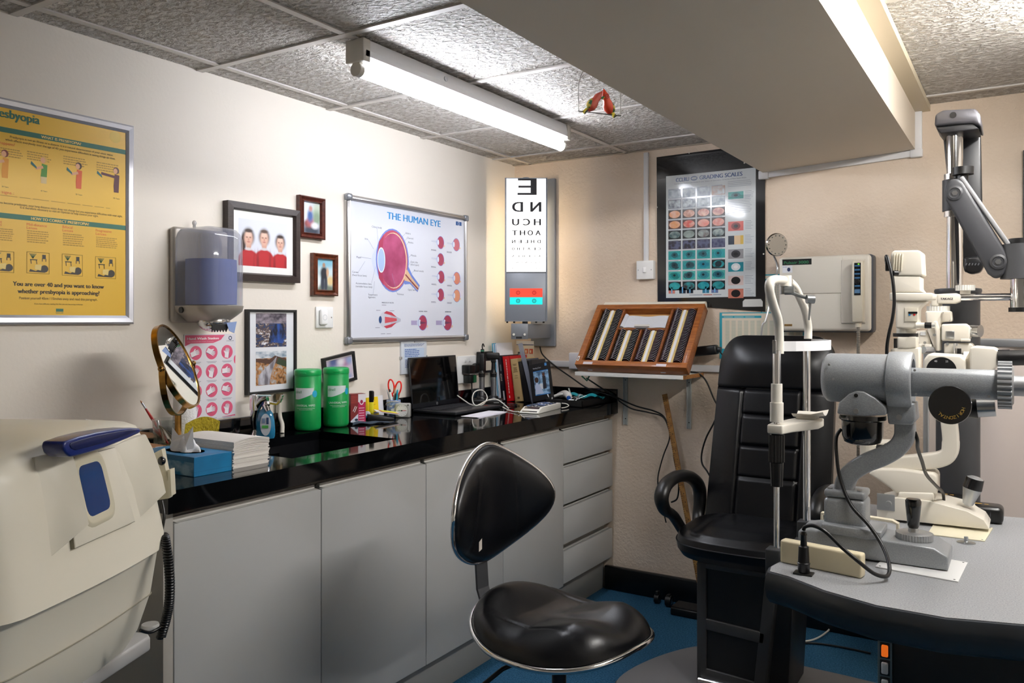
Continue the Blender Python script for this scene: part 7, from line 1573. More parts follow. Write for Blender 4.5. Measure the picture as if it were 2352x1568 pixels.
    m = MB(M('#2c2e30', .45, .3)); m.box((c.x-.25, c.y-.03, .05), (c.x+.25, c.y+.03, .085), bev=.01); m.box((c.x-.03, c.y-.2, .05), (c.x+.03, c.y+.2, .085), bev=.01); m.build('base', tb, True)
machine()
# ================================================================== instrument table and its instruments
def P2(px_, py_, Y): q = onY(px_, py_, Y); return (q.x, q.z)
def tabletop():
    fr = [onZ(x, y, TT) for x, y in ((1760, 1312), (1805, 1324), (1886, 1356), (2007, 1391), (2169, 1420), (2352, 1436))]
    poly = [(-.478, 1.935), (-.490, 1.86)]+[(p.x, p.y) for p in fr[0:]]+[(.25, 1.80), (.45, 1.90), (.60, 2.10), (.66, 2.45), (.55, 2.72), (.30, 2.76), (-.05, 2.70), (-.46, 2.66), (-.478, 2.60)]
    t = thing('instrument_table', 'grey speckled instrument table with a thick dark rounded edge', 'table', (0, 2.25, 0))
    G = M('#9b9da0', .45, mix=('#86888b', 330, .42, .58))
    c = (-.05, 2.25); ins = lambda k: [(c[0]+(x-c[0])*k, c[1]+(y-c[1])*k) for x, y in poly]
    m = MB(G); m.prism(ins(.985), TT-.004, TT, 'z'); m.build('table_top', t, True)
    E = M('#2e3237', .3); m = MB(E); N = len(poly)
    secs = [(.975, TT-.0005), (.995, TT-.002), (1.004, TT-.010), (1.006, TT-.030), (1.0055, TT-.032), (1.006, TT-.034), (1.0, TT-.055), (.985, TT-.068), (.95, TT-.072)]
    m.loft([[Vector((x, y, z)) for x, y in ins(k)] for k, z in secs], sm=True, caps=False); m.add([(x, y, TT-.072) for x, y in ins(.95)], [tuple(range(N))]); m.build('edge_band', t, True)
    m = MB(M('#17191c', .5)); m.box((-.36, 2.25, .66), (.42, 2.68, TT-.072), bev=.02); m.build('under_tray', t, True)
    m = MB(M('#0e0f11', .45)); m.box((-.315, 2.34, .05), (.30, 2.66, .66), bev=.02); m.build('column', t, True)
    m = MB(M('#111214', .5)); m.box((-.37, 2.2, 0), (.42, 2.72, .05), bev=.012); m.build('base', t, True)
    x0, x1 = onY(2016, 1500, 2.335).x, onY(2049, 1500, 2.335).x
    m = MB(M('#5f7077', .4, .3)); m.box((x0, 2.332, .08), (x1, 2.345, .655), bev=.002); m.build('switch_panel', t, True)
    for k, z in enumerate((.490, .445, .400, .355)):
        m = MB(M('#e86a1c' if k == 0 else '#d9dcdc', .3, **({'emit': .5} if k == 0 else {}))); m.box((x0+.010, 2.322, z-.015), (x0+.026, 2.333, z+.015), bev=.003); m.build('rocker_switch', t, True)
        m = MB(BLACKP); m.box((x0+.006, 2.329, z-.020), (x0+.030, 2.3335, z+.020), bev=.001); m.build('switch_bezel', t, True)
    return t
tabletop()
def vc(m, pxc, wpx, ya, yb, Y, mat=None, w2=None, n=28, cap=True):
    """upright cylinder: centre column and widths in px, standing in the plane Y"""
    A, B = onY(pxc, ya, Y), onY(pxc, yb, Y); d = ray(pxc, ya); dist = (A-O).dot(FW); r1 = wpx*dist/F/2; r2 = (w2 or wpx)*dist/F/2
    return m.cyl((A.x, Y, A.z), (A.x, Y, B.z), r1, r2, mat, n=n, cap=cap)
def hc_(m, xa, xb, yc, hpx, Y, mat=None, h2=None, n=36, cap=True):
    A, B = onY(xa, yc, Y), onY(xb, yc, Y); z = A.z; dA, dB = (A-O).dot(FW), (B-O).dot(FW)
    return m.cyl((A.x, Y, z), (B.x, Y, z), hpx*dA/F/2, (h2 or hpx)*dB/F/2, mat, n=n, cap=cap)
def pp_(m, pts, Y, th, mat=None, bev=0, seg=2, front=None):
    y0 = Y-th/2; return m.prism([P2(x, y, y0) for x, y in pts], y0, y0+th, 'y', mat, bev, seg)
# ---- white base plates
for pts, c_, lb, nm in (((( 2010, 1303), (2201, 1338), (2223, 1294), (2050, 1262)), '#dfe0e0', 'white plastic glide plate under the grey keratometer', 'a'), (((2130, 1228), (2262, 1244), (2281, 1214), (2150, 1196)), '#ddd6bc', 'cream plastic glide plate under the cream slit lamp', 'b')):
    q = [onZ(x, y, TT) for x, y in pts]; m = MB(M(c_, .35)); m.prism([(p.x, p.y) for p in q], TT, TT+.003, 'z', bev=.0006)
    for p in q: c = p.lerp(sum(q, Vector())/4, .1); m.cyl((c.x, c.y, TT+.003), (c.x, c.y, TT+.0034), .0022, m=BLACKP, n=10)
    single(m, 'glide_plate', lb, 'plate', q[0])
# ---- cream bar in front, plug and socket
q0, q1 = onZ(1791, 1291, TT), onZ(1978, 1330, TT); rz = math.atan2(q1.y-q0.y, q1.x-q0.x); L = (q1-q0).length
t = thing('cream_case', 'long narrow cream plastic case lying at the near edge of the instrument table', 'case', q0, rz); m = MB(M('#e0d4b4', .4)); m.box((0, 0, 0), (L, .028, .052), bev=.005, seg=3); m.build('case_body', t)
q = onZ(1846, 1318, TT); t = thing('cable_plug', 'black round plug standing in a small square socket plate on the near table edge', 'plug', q)
m = MB(BLACKP); m.box((-.020, -.014, 0), (.020, .014, .004), bev=.001); m.build('socket_plate', t)
m = MB(M('#0c0c0e', .3)); m.lathe([(.011, .004), (.0125, .006), (.0125, .022), (.0135, .023), (.0135, .025), (.0120, .026), (.0105, .060), (.007, .062), (.0065, .085), (.0075, .086), (.005, .092), (0, .093)], n=28); m.build('plug_body', t)
# ---- keratometer
KY = 2.082
def kerato():
    HM = HAMMER; t = thing('keratometer', 'grey hammered-metal keratometer with a long barrel and curved neck on the table', 'keratometer', (onY(2000, 1300, KY).x, KY, TT))
    m = MB(HM); x0, zb_ = P2(1832, 1250, 2.02); x1 = P2(2178, 1290, 2.02)[0]
    zt = onY(1900, 1195, 2.05).z
    m.prism([(x0, TT+.010), (x0, TT+.050), (x0+.03, TT+.056), (x1-.07, TT+.052), (x1-.028, TT+.050), (x1, TT+.034), (x1, TT+.004), (x0+.10, TT+.004)], 2.022, 2.142, 'y', bev=.005, seg=3); m.build('base', t, True)
    m = MB(BLACKP); 
    for x in (x0+.06, x1-.04): m.cyl((x, 2.05, TT+.0038), (x, 2.05, TT+.012), .008, n=12)
    m.build('foot', t, True)
    m = MB(HM); pp_(m, ((1886, 1222), (1886, 1202), (2024, 1222), (2024, 1238), (1990, 1240)), 2.066, .10, bev=.003); m.build('slide', t, True)
    m = MB(HM); a0, a1 = P2(1891, 1200, 2.04)[0], P2(1987, 1200, 2.04)[0]; zt_, zm, zb2 = P2(1940, 1128, 2.04)[1], P2(1940, 1146, 2.04)[1], P2(1940, 1216, 2.04)[1]
    m.box((a0, 2.040, zb2-.006), (a1, 2.124, zm), bev=.010, seg=3); m.box((a0+.001, 2.042, zm+.001), (a1-.001, 2.122, zt_), bev=.005); m.build('column_block', t, True)
    m = MB(STEEL)
    for x in (a0+.012, a1-.014): m.cyl((x, 2.055, zt_), (x, 2.055, zt_+.003), .006, n=14)
    m.build('screw', t, True)
    # curved neck
    cen = [(1936, 1140, 42), (1938, 1112, 42), (1952, 1088, 42), (1985, 1066, 42), (2025, 1050, 40), (2058, 1030, 42), (2075, 1005, 42), (2076, 970, 42)]
    P = catmull([Vector((P2(x, y, 2.06)[0], 0, P2(x, y, 2.06)[1])) for x, y, w in cen], 6); W_ = .0215
    lft, rgt = [], []
    for i, p in enumerate(P): tt = (P[min(i+1, len(P)-1)]-P[max(i-1, 0)]).normalized(); nn = Vector((-tt.z, 0, tt.x)); lft.append((p+nn*W_)); rgt.append((p-nn*W_))
    m = MB(HM); rings = []
    for l_, r_ in zip(lft, rgt): c = (l_+r_)/2; hw = (l_-c); rings.append([c+hw*math.cos(a)*1.0+Vector((0, KY+.026*math.sin(a)*1.0, 0)) if False else c+hw*(abs(math.cos(a))**.28*math.copysign(1, math.cos(a)))+Vector((0, KY+.024*(abs(math.sin(a))**.28*math.copysign(1, math.sin(a))), 0)) for a in (2*PI*k/24 for k in range(24))])
    m.loft(rings); m.build('neck', t, True)
    m = MB(HM); pp_(m, ((2034, 926), (2100, 926), (2104, 966), (2094, 976), (2040, 974)), KY, .075, bev=.004); m.build('clamp_block', t, True)
    m = MB(M('#b8babc', .3, .8)); p = onY(2065, 958, KY-.038); m.cyl(p, p+Vector((0, .004, 0)), .0065); m.build('clamp_screw', t, True)
    # barrel
    zc_ = P2(1960, 868, KY)[1]; X = lambda x, Y=KY: P2(x, 868, Y)[0]; m = MB(HM)
    m.lathe([(.020, X(1891)), (.046, X(1894)), (.056, X(1902)), (.058, X(1908)), (.0585, X(2044))], ax=(1, 0, 0), o=(0, KY, zc_), n=56); m.lathe([(0, X(1891)), (.020, X(1891))], ax=(1, 0, 0), o=(0, KY, zc_), n=40); m.build('barrel', t, True)
    m = MB(HM); m.lathe([(.058, X(2040)), (.0665, X(2043)), (.068, X(2048)), (.068, X(2094)), (.065, X(2098)), (.052, X(2098)), (.050, X(2070))], ax=(1, 0, 0), o=(0, KY, zc_-.003), n=56); m.build('ring_housing', t, True)
    m = MB(M('#121214', .4)); m.lathe([(0, X(2085)), (.05, X(2085))], ax=(1, 0, 0), o=(0, KY, zc_-.003), n=40); m.build('inner_disc', t, True)
    m = MB(STEEL)
    for x_, y_ in ((1905, 837), (1914, 870)): p = onY(x_, y_, KY-.054); m.cyl(p, p-Vector((0, .005, 0)), .0028, n=12)
    m.build('screw', t, True)
    # telescope
    m = MB(HM); ztc = P2(2200, 878, KY)[1]; r = .030
    sec = [(-.029, -.020), (-.030, .006), (-.024, .022), (-.010, .030), (.010, .030), (.024, .022), (.030, .006), (.029, -.020), (.022, -.034), (-.022, -.034)]
    m.prism([(KY+a, ztc+b) for a, b in sec], X(2088), X(2300), 'x', bev=.003); m.build('telescope', t, True)
    m = MB(M('#a4a7aa', .35, .5)); K = 28; c = Vector((0, KY, ztc-.002))
    pts = []; 
    for k in range(K*4): a = 2*PI*k/(K*4); rr = .0500+(.0022 if (k % 4) < 2 else -.0022)*(1); pts.append((KY+rr*math.cos(a), ztc-.002+rr*math.sin(a)))
    m.prism(pts, X(2292), X(2325), 'x', bev=0); m.cyl((X(2320), KY, ztc-.002), (X(2329), KY, ztc-.002), .048, .040); m.build('focus_ring', t, True)
    m = MB(M('#98999b', .35, .5)); m.cyl((X(2325), KY, ztc-.003), (X(2325)+.10, KY, ztc-.003), .022); m.build('eyepiece', t, True)
    m = MB(STEEL)
    for x_, y_ in ((2101, 850), (2104, 905), (2272, 910)): p = onY(x_, y_, KY-.030); m.cyl(p, p-Vector((0, .003, 0)), .0028, n=12)
    m.build('screw', t, True)
    # drum marked HORIZONTAL
    c = onY(2181, 930, KY-.055); m = MB(M('#08080b', .15, coat=.6)); m.lathe([(.0415, 0), (.0425, -.003), (.0425, -.014), (.036, -.016)], ax=(0, -1, 0), o=c+Vector((0, -.001, 0)), n=48); m.lathe([(0, .0), (.036, 0), (.0405, .001), (.0415, .0)], ax=(0, -1, 0), o=c, n=48); m.cyl(c+Vector((0, .012, 0)), c+Vector((0, .035, 0)), .026); m.build('power_drum', t, True)
    m = MB(M('#c8a24a', .4)); s_ = 'HORIZONTAL'
    for i, ch in enumerate(s_):
        a = math.radians(-14-i*122/9)
        v, f = glyphs(ch); xs = [q[0] for q in v]; w_ = (max(xs)-min(xs))*.010; k = .010; rot = a-PI/2
        base = (c.x+.024*math.cos(a), c.z+.024*math.sin(a))
        vs = []
        for q in v: lx, lz = (q[0]-min(xs))*k-w_/2, q[1]*k; vs.append((base[0]+lx*math.cos(rot)-lz*math.sin(rot), c.y-.0022, base[1]+lx*math.sin(rot)+lz*math.cos(rot)))
        m.add(vs, f)
    m.build('drum_lettering', t, True)
    m = MB(BLACKP); p = onY(2222, 938, KY+.045); m.cyl((p.x, p.y, p.z), (p.x+.02, p.y, p.z+.002), .020, .024); m.build('rear_collar', t, True); m = MB(M('#aeb0b2', .25, .8)); m.cyl((p.x+.02, p.y, p.z+.002), (p.x+.055, p.y, p.z+.005), .021, .019); m.build('rear_knob', t, True)
    # lamp housing below the barrel
    m = MB(HM); pp_(m, ((1922, 950), (1926, 925), (1950, 904), (1968, 897), (1985, 899), (2012, 915), (2034, 936), (2036, 953), (1980, 956)), KY-.024, .065, bev=.004, seg=3); m.build('lamp_bracket', t, True)
    m = MB(STEEL); p = onY(1966, 908, KY-.058); m.cyl(p, p+Vector((0, .004, 0)), .0045, m=M('#1a1a1a', .4), n=14); p = onY(1966, 944, KY-.058); m.cyl(p, p+Vector((0, .004, 0)), .006, n=16); m.build('bracket_screw', t, True)
    b0 = onY(1981, 952, KY); m = MB(M('#060607', .12, coat=.6)); m.lathe([(.052, 0), (.052, -.010), (.046, -.014), (.045, -.050), (.040, -.064), (.028, -.069), (0, -.069)], o=(b0.x, KY, b0.z), n=44); m.build('lamp_cover', t, True)
    # joystick with knurled wheel
    j = onY(2100, 1240, KY); m = MB(M('#b9bbbd', .3, .7)); pts = []
    for k in range(160): a = 2*PI*k/160; rr = .0385+(.0009 if (k % 4) < 2 else -.0009); pts.append((j.x+rr*math.cos(a), KY+rr*math.sin(a)))
    zb3 = TT+.046; m.lathe([(.034, zb3), (.035, zb3+.006)], o=(j.x, KY, 0)); m.prism(pts, zb3+.006, zb3+.020, 'z'); m.lathe([(.036, zb3+.020), (.028, zb3+.023), (.012, zb3+.022)], o=(j.x, KY, 0), n=40); m.build('height_wheel', t, True)
    m = MB(M('#060608', .15, coat=.5)); m.lathe([(.010, zb3+.030), (.0125, zb3+.036), (.0165, zb3+.080), (.017, zb3+.092), (.014, zb3+.097), (0, zb3+.098)], o=(j.x-.002, KY, 0), n=32); m.build('joystick', t, True)
    m = MB(STEEL); m.cyl((j.x-.002, KY, zb3+.02), (j.x-.002, KY, zb3+.032), .0115, .010); m.build('joystick_ferrule', t, True)
    # flex from the lamp to the plug
    m = MB(M('#0b0b0d', .4)); P = [onY(1932, 985, KY+.01), onY(1921, 1005, KY), onY(1922, 1050, KY-.02), onY(1930, 1100, KY-.03), onY(1955, 1160, KY-.05), onY(1995, 1205, KY-.07), onY(2025, 1250, 1.99), onY(2042, 1295, 1.93), onY(2038, 1322, 1.89), onY(2010, 1318, 1.86), onY(1975, 1292, 1.84), onY(1935, 1258, 1.84), onY(1895, 1220, 1.84), onY(1868, 1207, 1.845), onY(1850, 1209, 1.85), onY(1846, 1216, 1.855)]
    P[8].z = max(P[8].z, TT+.004); m.tube(P, .0042, n=10, smooth=6); m.build('flex', t, True)
    m = MB(M('#0b0b0d', .4)); P = [onY(2101, 992, KY), onY(2107, 1010, KY), onY(2108, 1030, 2.12), onY(2118, 1060, 2.2), onY(2128, 1090, 2.3), onY(2150, 1115, 2.42), onY(2165, 1130, 2.5), onY(2168, 1150, 2.52)]; m.tube(P, .0042, n=10, smooth=5); m.build('rear_flex', t, True)
kerato()
# ---- chin rest frame
def chinrest():
    XC = -.50; Y1_, Y2_ = onX(1784, 1100, XC).y, onX(1853, 1100, XC).y
    t = thing('chin_rest', 'cream and chrome head rest frame with a white forehead band, left end of the table', 'head rest', (XC, (Y1_+Y2_)/2, TT-.04))
    def Z(px_, py_): return onX(px_, py_, XC).z
    def p(px_, py_, dx=0): q = onX(px_, py_, XC); return Vector((XC+dx, q.y, q.z))
    CMt = M('#e8e3d8', .35)
    for (y, px_, zb_, zt_, r) in ((Y1_, 1784, 1275, 805, .0068), (Y2_, 1853, 1232, 800, .0098)):
        m = MB(CHROME); m.cyl((XC, y, Z(px_, zb_)), (XC, y, Z(px_, zt_)), r); 
        if y == Y1_: m.cyl((XC, y, Z(px_, 885)), (XC, y, Z(px_, zt_)), .0095)
        m.build('post', t, True)
    for pts in ([(1790, 812), (1790, 775), (1787, 735), (1776, 700), (1768, 670), (1768, 650), (1778, 642), (1800, 643)], [(1856, 778), (1856, 750), (1849, 712), (1838, 685), (1826, 660), (1812, 646)]):
        m = MB(CMt); P = [p(*q) for q in pts]; P = [Vector((XC, v.y, v.z)) for v in P]
        # keep the tube tops on the posts
        m.tube(P, .0105, n=16, smooth=6); m.build('bent_tube', t, True)
    m = MB(CMt); c = p(1804, 645); m.cyl(c+Vector((0, 0, -.013)), c+Vector((0, 0, .013)), .0145); m.build('top_collar', t, True)
    G = M('#8e9294', .3, .7); m = MB(G); c = p(1804, 663); m.cyl(c+Vector((0, 0, -.012)), c+Vector((0, 0, .006)), .012); m.cyl(c+Vector((.0, -.006, -.004)), c+Vector((.022, -.004, -.004)), .011); m.build('clamp', t, True)
    q = [atD(1814, 671, 2.0), atD(1862, 687, 1.98)]; m = MB(G); m.cyl(q[0], q[1], .0042); m.cyl(q[1]-RT*.010, q[1]+RT*.008, .0105); m.build('fixation_arm', t, True); m = MB(G); m.cyl(q[1], atD(1858, 735, 1.98), .0032, .0024); m.build('fixation_rod', t, True)
    # forehead band
    m = MB(M('#ececee', .45)); N = 16; A = p(1792, 792); B = p(1857, 790); zc = (Z(1820, 781)+Z(1820, 803))/2; R = []
    for i in range(N+1): f = i/N; y = A.y+(B.y-A.y)*f; dx = .075*math.sin(f*PI)**.7; R.append(Vector((XC+.008+dx, y, zc)))
    m.strip(R, (0, 0, 1), .024, .0025); m.build('forehead_band', t, True)
    m = MB(STEEL); c = p(1781, 792); m.box((XC-.004, c.y-.012, zc-.016), (XC+.004, c.y-.006, zc+.016), bev=.001); m.build('band_clip', t, True)
    m = MB(CMt); m.cyl((XC, Y1_, Z(1784, 968)), (XC, Y1_, Z(1784, 924)), .0155); m.cyl((XC, Y1_, Z(1784, 924)), (XC, Y1_, Z(1784, 881)), .0130); m.build('collar', t, True)
    za, zb2 = Z(1790, 992), Z(1790, 971); m = MB(CMt); ym = (Y1_+Y2_)/2
    m.prism([(XC-.018, Y1_-.018), (XC+.018, Y1_-.018), (XC+.030, Y1_+.03), (XC+.07, ym-.03), (XC+.07, ym+.03), (XC+.010, ym+.035), (XC-.012, Y1_+.06), (XC-.02, Y1_+.02)], za, zb2, 'z', bev=.004, seg=3); m.build('chin_arm', t, True)
    m = MB(CMt); m.grid(lambda u, v: (XC+.005+.075*u, ym-.035+.07*v, zb2+.002+.012*abs(2*v-1)**2+.018*max(0, u-.6)), 14, 14); m.box((XC+.012, ym-.022, zb2-.004), (XC+.06, ym+.022, zb2+.012), bev=.003); m.build('chin_cup', t, True)
    m = MB(M('#09090b', .25)); pts = []
    zt_, zm_, zb3 = Z(1784, 994), Z(1784, 1060), Z(1784, 1116)
    m.lathe([(.0135, zb3), (.0155, zm_-.002), (.0185, zm_)], o=(XC, Y1_, 0), n=32)
    for k in range(64): a = 2*PI*k/64; rr = .0185 if (k % 4) < 2 else .0168; pts.append((XC+rr*math.cos(a), Y1_+rr*math.sin(a)))
    m.prism(pts, zm_, zt_-.004, 'z'); m.cyl((XC, Y1_, zt_-.004), (XC, Y1_, zt_), .015, .012); m.build('height_grip', t, True)
    m = MB(M('#3a3c3f', .4, .3)); m.box((XC-.022, Y1_-.02, TT-.06), (XC+.012, Y1_+.02, TT+.012), bev=.003); m.box((XC-.022, Y2_-.02, TT-.06), (XC+.018, Y2_+.02, TT+.012), bev=.003); m.box((XC-.022, Y1_, TT-.06), (XC-.002, Y2_, TT-.03)); m.build('mounting_bracket', t, True)
chinrest()
# ---- slit lamp
SY = 2.52
def slitlamp():
    CMt = M('#e6e0d3', .35); t = thing('slit_lamp', 'cream slit lamp microscope with a tall lamp tower behind the keratometer', 'slit lamp', (onY(2140, 1200, SY).x, SY, TT))
    m = MB(CMt); x0 = P2(2014, 1200, 2.456)[0]; x1 = P2(2272, 1200, 2.456)[0]
    z1 = P2(2014, 1148, 2.456)[1]; m.prism([(x0, TT+.006), (x0, z1-.006), (x0+.05, z1+.012), (x0+.13, z1+.012), (x1-.050, z1-.004), (x1-.012, z1-.022), (x1, z1-.042), (x1, TT+.010)], 2.456, 2.60, 'y', bev=.012, seg=4); m.build('base', t, True)
    m = MB(M('#9a9c9c', .35, .5)); a = P2(2014, 1190, 2.452)[0]; m.box((a, 2.4535, TT+.03), (a+.045, 2.457, TT+.075), bev=.001); m.cyl((a+.03, 2.44, TT+.05), (a+.03, 2.457, TT+.05), .008); m.build('lock_plate', t, True)
    m = MB(M('#4a4c60', .5))
    for k in range(3): m.add([(x1+.0006, 2.50+k*.018, TT+.030), (x1+.0006, 2.512+k*.018, TT+.030), (x1+.0006, 2.512+k*.018, TT+.040), (x1+.0006, 2.50+k*.018, TT+.040)], [(0, 1, 2, 3)])
    m.build('base_marking', t, True)
    m = MB(CMt); pp_(m, ((2060, 1146), (2064, 1130), (2144, 1132), (2146, 1152)), SY, .11, bev=.004); m.build('turntable', t, True)
    m = MB(CMt); pp_(m, ((1994, 1088), (2010, 1076), (2070, 1078), (2145, 1088), (2152, 1096), (2152, 1136), (2056, 1132), (2046, 1122), (2020, 1104)), SY, .10, bev=.008, seg=3); m.build('carriage', t, True)
    # swept arm
    cen = [(2000, 1072), (2050, 1066), (2110, 1060), (2158, 1054), (2180, 1040), (2184, 1010), (2181, 975), (2178, 940), (2176, 905)]
    P = catmull([Vector((P2(x, y, SY)[0], 0, P2(x, y, SY)[1])) for x, y in cen], 6); rings = []
    for i, p in enumerate(P):
        tt = (P[min(i+1, len(P)-1)]-P[max(i-1, 0)]).normalized(); nn = Vector((-tt.z, 0, tt.x)); wv = .021 if i < 30 else .020
        rings.append([p+nn*wv*(abs(math.cos(a))**.28*math.copysign(1, math.cos(a)))+Vector((0, SY+.024*(abs(math.sin(a))**.28*math.copysign(1, math.sin(a))), 0)) for a in (2*PI*k/24 for k in range(24))])
    m = MB(CMt); m.loft(rings); m.build('microscope_arm', t, True)
    # low illumination arm stump
    m = MB(CMt); pp_(m, ((1975, 1050), (1975, 1018), (2005, 1014), (2045, 1014), (2050, 1034), (2010, 1056)), SY+.02, .06, bev=.005); m.build('tilt_block', t, True)
    m = MB(M('#ded8c8', .4)); vc(m, 1998, 42, 1050, 1020, SY-.01); m.build('scale_ring', t, True); m = MB(BLACKP); p = onY(2015, 1028, SY-.06); m.cyl(p, p+RT*.012-FW*.012, .010); p = onY(2034, 1026, SY-.05); m.cyl(p, p+RT*.02, .010); m.build('tilt_knob', t, True)
    # tower: one housing on another
    m = MB(CMt); pp_(m, ((2044, 632), (2046, 582), (2052, 575), (2110, 574), (2118, 580), (2121, 633)), SY, .085, bev=.010, seg=4); m.build('lamp_house', t, True)
    m = MB(M('#cfc7b4', .45))
    for k in range(4): pp_(m, ((2050+k*6, 622), (2053+k*6, 582), (2056+k*6, 582), (2053+k*6, 622)), SY-.044, .006, bev=.001)
    m.build('cooling_rib', t, True)
    m = MB(CMt); pp_(m, ((2046, 671), (2046, 634), (2115, 634), (2115, 664), (2122, 671)), SY, .080, bev=.006, seg=3); m.build('lamp_neck', t, True)
    m = MB(CMt); pp_(m, ((2043, 690), (2043, 672), (2140, 672), (2145, 676), (2143, 688), (2118, 691)), SY, .09, bev=.003); m.build('flange', t, True)
    m = MB(CMt); pp_(m, ((2057, 754), (2057, 691), (2130, 691), (2110, 708), (2109, 756)), SY, .075, bev=.006, seg=3); m.build('tower_body', t, True)
    m = MB(M('#d6cfbe', .4)); pp_(m, ((2078, 738), (2078, 706), (2107, 706), (2107, 738)), SY-.039, .004, bev=.0005); m.build('filter_panel', t, True)
    m = MB(BLACKP); pp_(m, ((2086, 720), (2086, 715.5), (2107, 715.5), (2107, 720)), SY-.042, .003); m.build('filter_slot', t, True)
    for x_, c_ in ((2089, '#2f86c0'), (2100, '#c8302c')): m = MB(M(c_, .4)); p = onY(x_, 722.5, SY-.0425); m.cyl(p, p+Vector((0, .002, 0)), .0028, n=14); m.build('filter_dot', t, True)
    m = MB(CMt); vc(m, 2082, 42, 768, 752, SY); m.build('tower_spindle', t, True)
    m = MB(M('#141416', .35)); vc(m, 2080, 53, 773, 765, SY, n=40); m.build('aperture_dial', t, True)
    m = MB(CMt); pp_(m, ((2061, 800), (2061, 773), (2105, 773), (2105, 799), (2080, 801)), SY, .065, bev=.004); m.build('slit_block', t, True)
    m = MB(BLACKP); vc(m, 2057, 8, 799, 777, SY-.04); m.build('lever_pin', t, True)
    m = MB(CMt); pp_(m, ((2044, 812), (2048, 800), (2112, 798), (2112, 880), (2060, 880), (2050, 840)), SY, .06, bev=.004); m.build('tower_foot', t, True)
    m = MB(CMt); hc_(m, 2104, 2140, 747, 13, SY-.045); m.build('side_lever', t, True); m = MB(BLACKP); hc_(m, 2124, 2140, 747, 14, SY-.045); m.build('lever_grip', t, True); m = MB(M('#d8d8d4', .3, .6)); hc_(m, 2140, 2148, 747, 12, SY-.045); m.build('lever_tip', t, True)
    # microscope body
    m = MB(CMt); pp_(m, ((2121, 870), (2121, 826), (2132, 812), (2206, 816), (2218, 826), (2218, 870)), SY-.02, .10, bev=.006, seg=3); m.build('microscope_body', t, True)
    c = onY(2162, 851, SY-.075); m = MB(M('#0e0e10', .3)); m.cyl(c, c+Vector((0, .010, 0)), .036, n=44); m.box((c.x-.022, c.y-.008, c.z-.006), (c.x+.022, c.y, c.z+.006), bev=.003); m.build('magnification_dial', t, True)
    m = MB(M('#e8e8e8', .4))
    for s_, a in (('16', 178), ('40', 118), ('25', 62), ('10', 2)): a = math.radians(a); v, f = glyphs(s_); xs = [q[0] for q in v]; k = .007; m.add([(c.x+.028*math.cos(a)+(q[0]-.5)*k, c.y-.0006, c.z+.028*math.sin(a)+(q[1]-.3)*k) for q in v], f)
    m.build('dial_numbers', t, True)
    m = MB(CMt); hc_(m, 2214, 2232, 830, 46, SY-.02); m.build('coupling', t, True)
    m = MB(CMt); pp_(m, ((2227, 872), (2227, 800), (2236, 795), (2285, 799), (2294, 806), (2291, 842), (2268, 862), (2240, 872)), SY-.02, .105, bev=.009, seg=4); m.build('prism_house', t, True)
    for dy, zz in ((-.038, 0), (.032, 0)):
        m = MB(M('#0c0c0e', .3)); a, b = onY(2292, 822, SY-.02+dy), onY(2352, 820, SY-.02+dy); q = b+Vector((.02, 0, 0)); m.cyl(a, a.lerp(q, .35), .022); m.cyl(a.lerp(q, .35), a.lerp(q, .8), .020); m.cyl(a.lerp(q, .8), q, .024, .025); m.build('eyepiece', t, True)
    # joystick
    a = onY(2222, 1160, SY-.02); b = onY(2240, 1098, SY-.02); m = MB(M('#b9bbbd', .3, .7)); q = a.lerp(b, .62); m.cyl(a, a.lerp(b, .1), .008, .010); m.cyl(a.lerp(b, .05), q, .013, .023); m.cyl(b, b+(b-a).normalized()*.004, .020, .012); m.build('joystick_sleeve', t, True)
    m = MB(M('#0a0a0c', .25)); m.cyl(q, b, .0235, .0215); m.build('joystick_grip', t, True)
    # lamp lead
    m = MB(M('#0b0b0d', .4)); P = [onY(2040, 618, SY-.04), onY(2036, 600, SY-.04), onY(2036, 588, SY-.04), onY(2041, 600, SY-.05), onY(2050, 640, SY-.06), onY(2054, 690, SY-.06), onY(2050, 730, SY-.06), onY(2042, 765, SY-.05), onY(2037, 800, SY-.03), onY(2038, 850, SY)]; m.tube(P, .0045, n=10, smooth=6); m.build('lamp_lead', t, True)
    m = MB(BLACKP); pp_(m, ((2033, 622), (2033, 600), (2041, 600), (2043, 622)), SY-.04, .012, bev=.002); p = onY(2052, 627, SY-.06); m.cyl(p, p+RT*.012, .007); m.build('lead_plug', t, True)
slitlamp()
# ---- black cases, small pin on the table
for x, y, lb, r_ in ((2176, 1152, 'flat black case with gold lettering behind the slit lamp base, the left one', .06), (2255, 1166, 'flat black case with gold lettering at the far table edge, right of the joystick', -.02)):
    Yc = 2.655 if x < 2200 else 2.60
    xx = onY(x, 1160, Yc).x; t = thing('lens_box', lb, 'case', (xx, Yc, TT), 0); m = MB(M('#0b0b0c', .3)); m.box((-.058, -.03, 0), (.052, .045, .046 if x > 2200 else .052), bev=.014, seg=4); m.build('case_body', t)
    m = MB(M('#b8924c', .4)); zz = (.046 if x > 2200 else .052)+.0004; m.add([(-.02, 0, zz), (.0, 0, zz), (.0, .012, zz), (-.02, .012, zz)], [(0, 1, 2, 3)]); m.add([(.006, 0, zz), (.016, 0, zz), (.016, .01, zz), (.006, .01, zz)], [(0, 1, 2, 3)]); m.build('gold_mark', t)
q = onZ(2219, 1246, TT); t = thing('metal_cap', 'small round metal cap with a pin in front of the slit lamp', 'cap', q); m = MB(STEEL); m.lathe([(0, 0), (.021, 0), (.021, .0015), (.006, .003), (.0048, .004), (.0048, .015), (0, .0155)], n=30); m.build('cap_body', t)
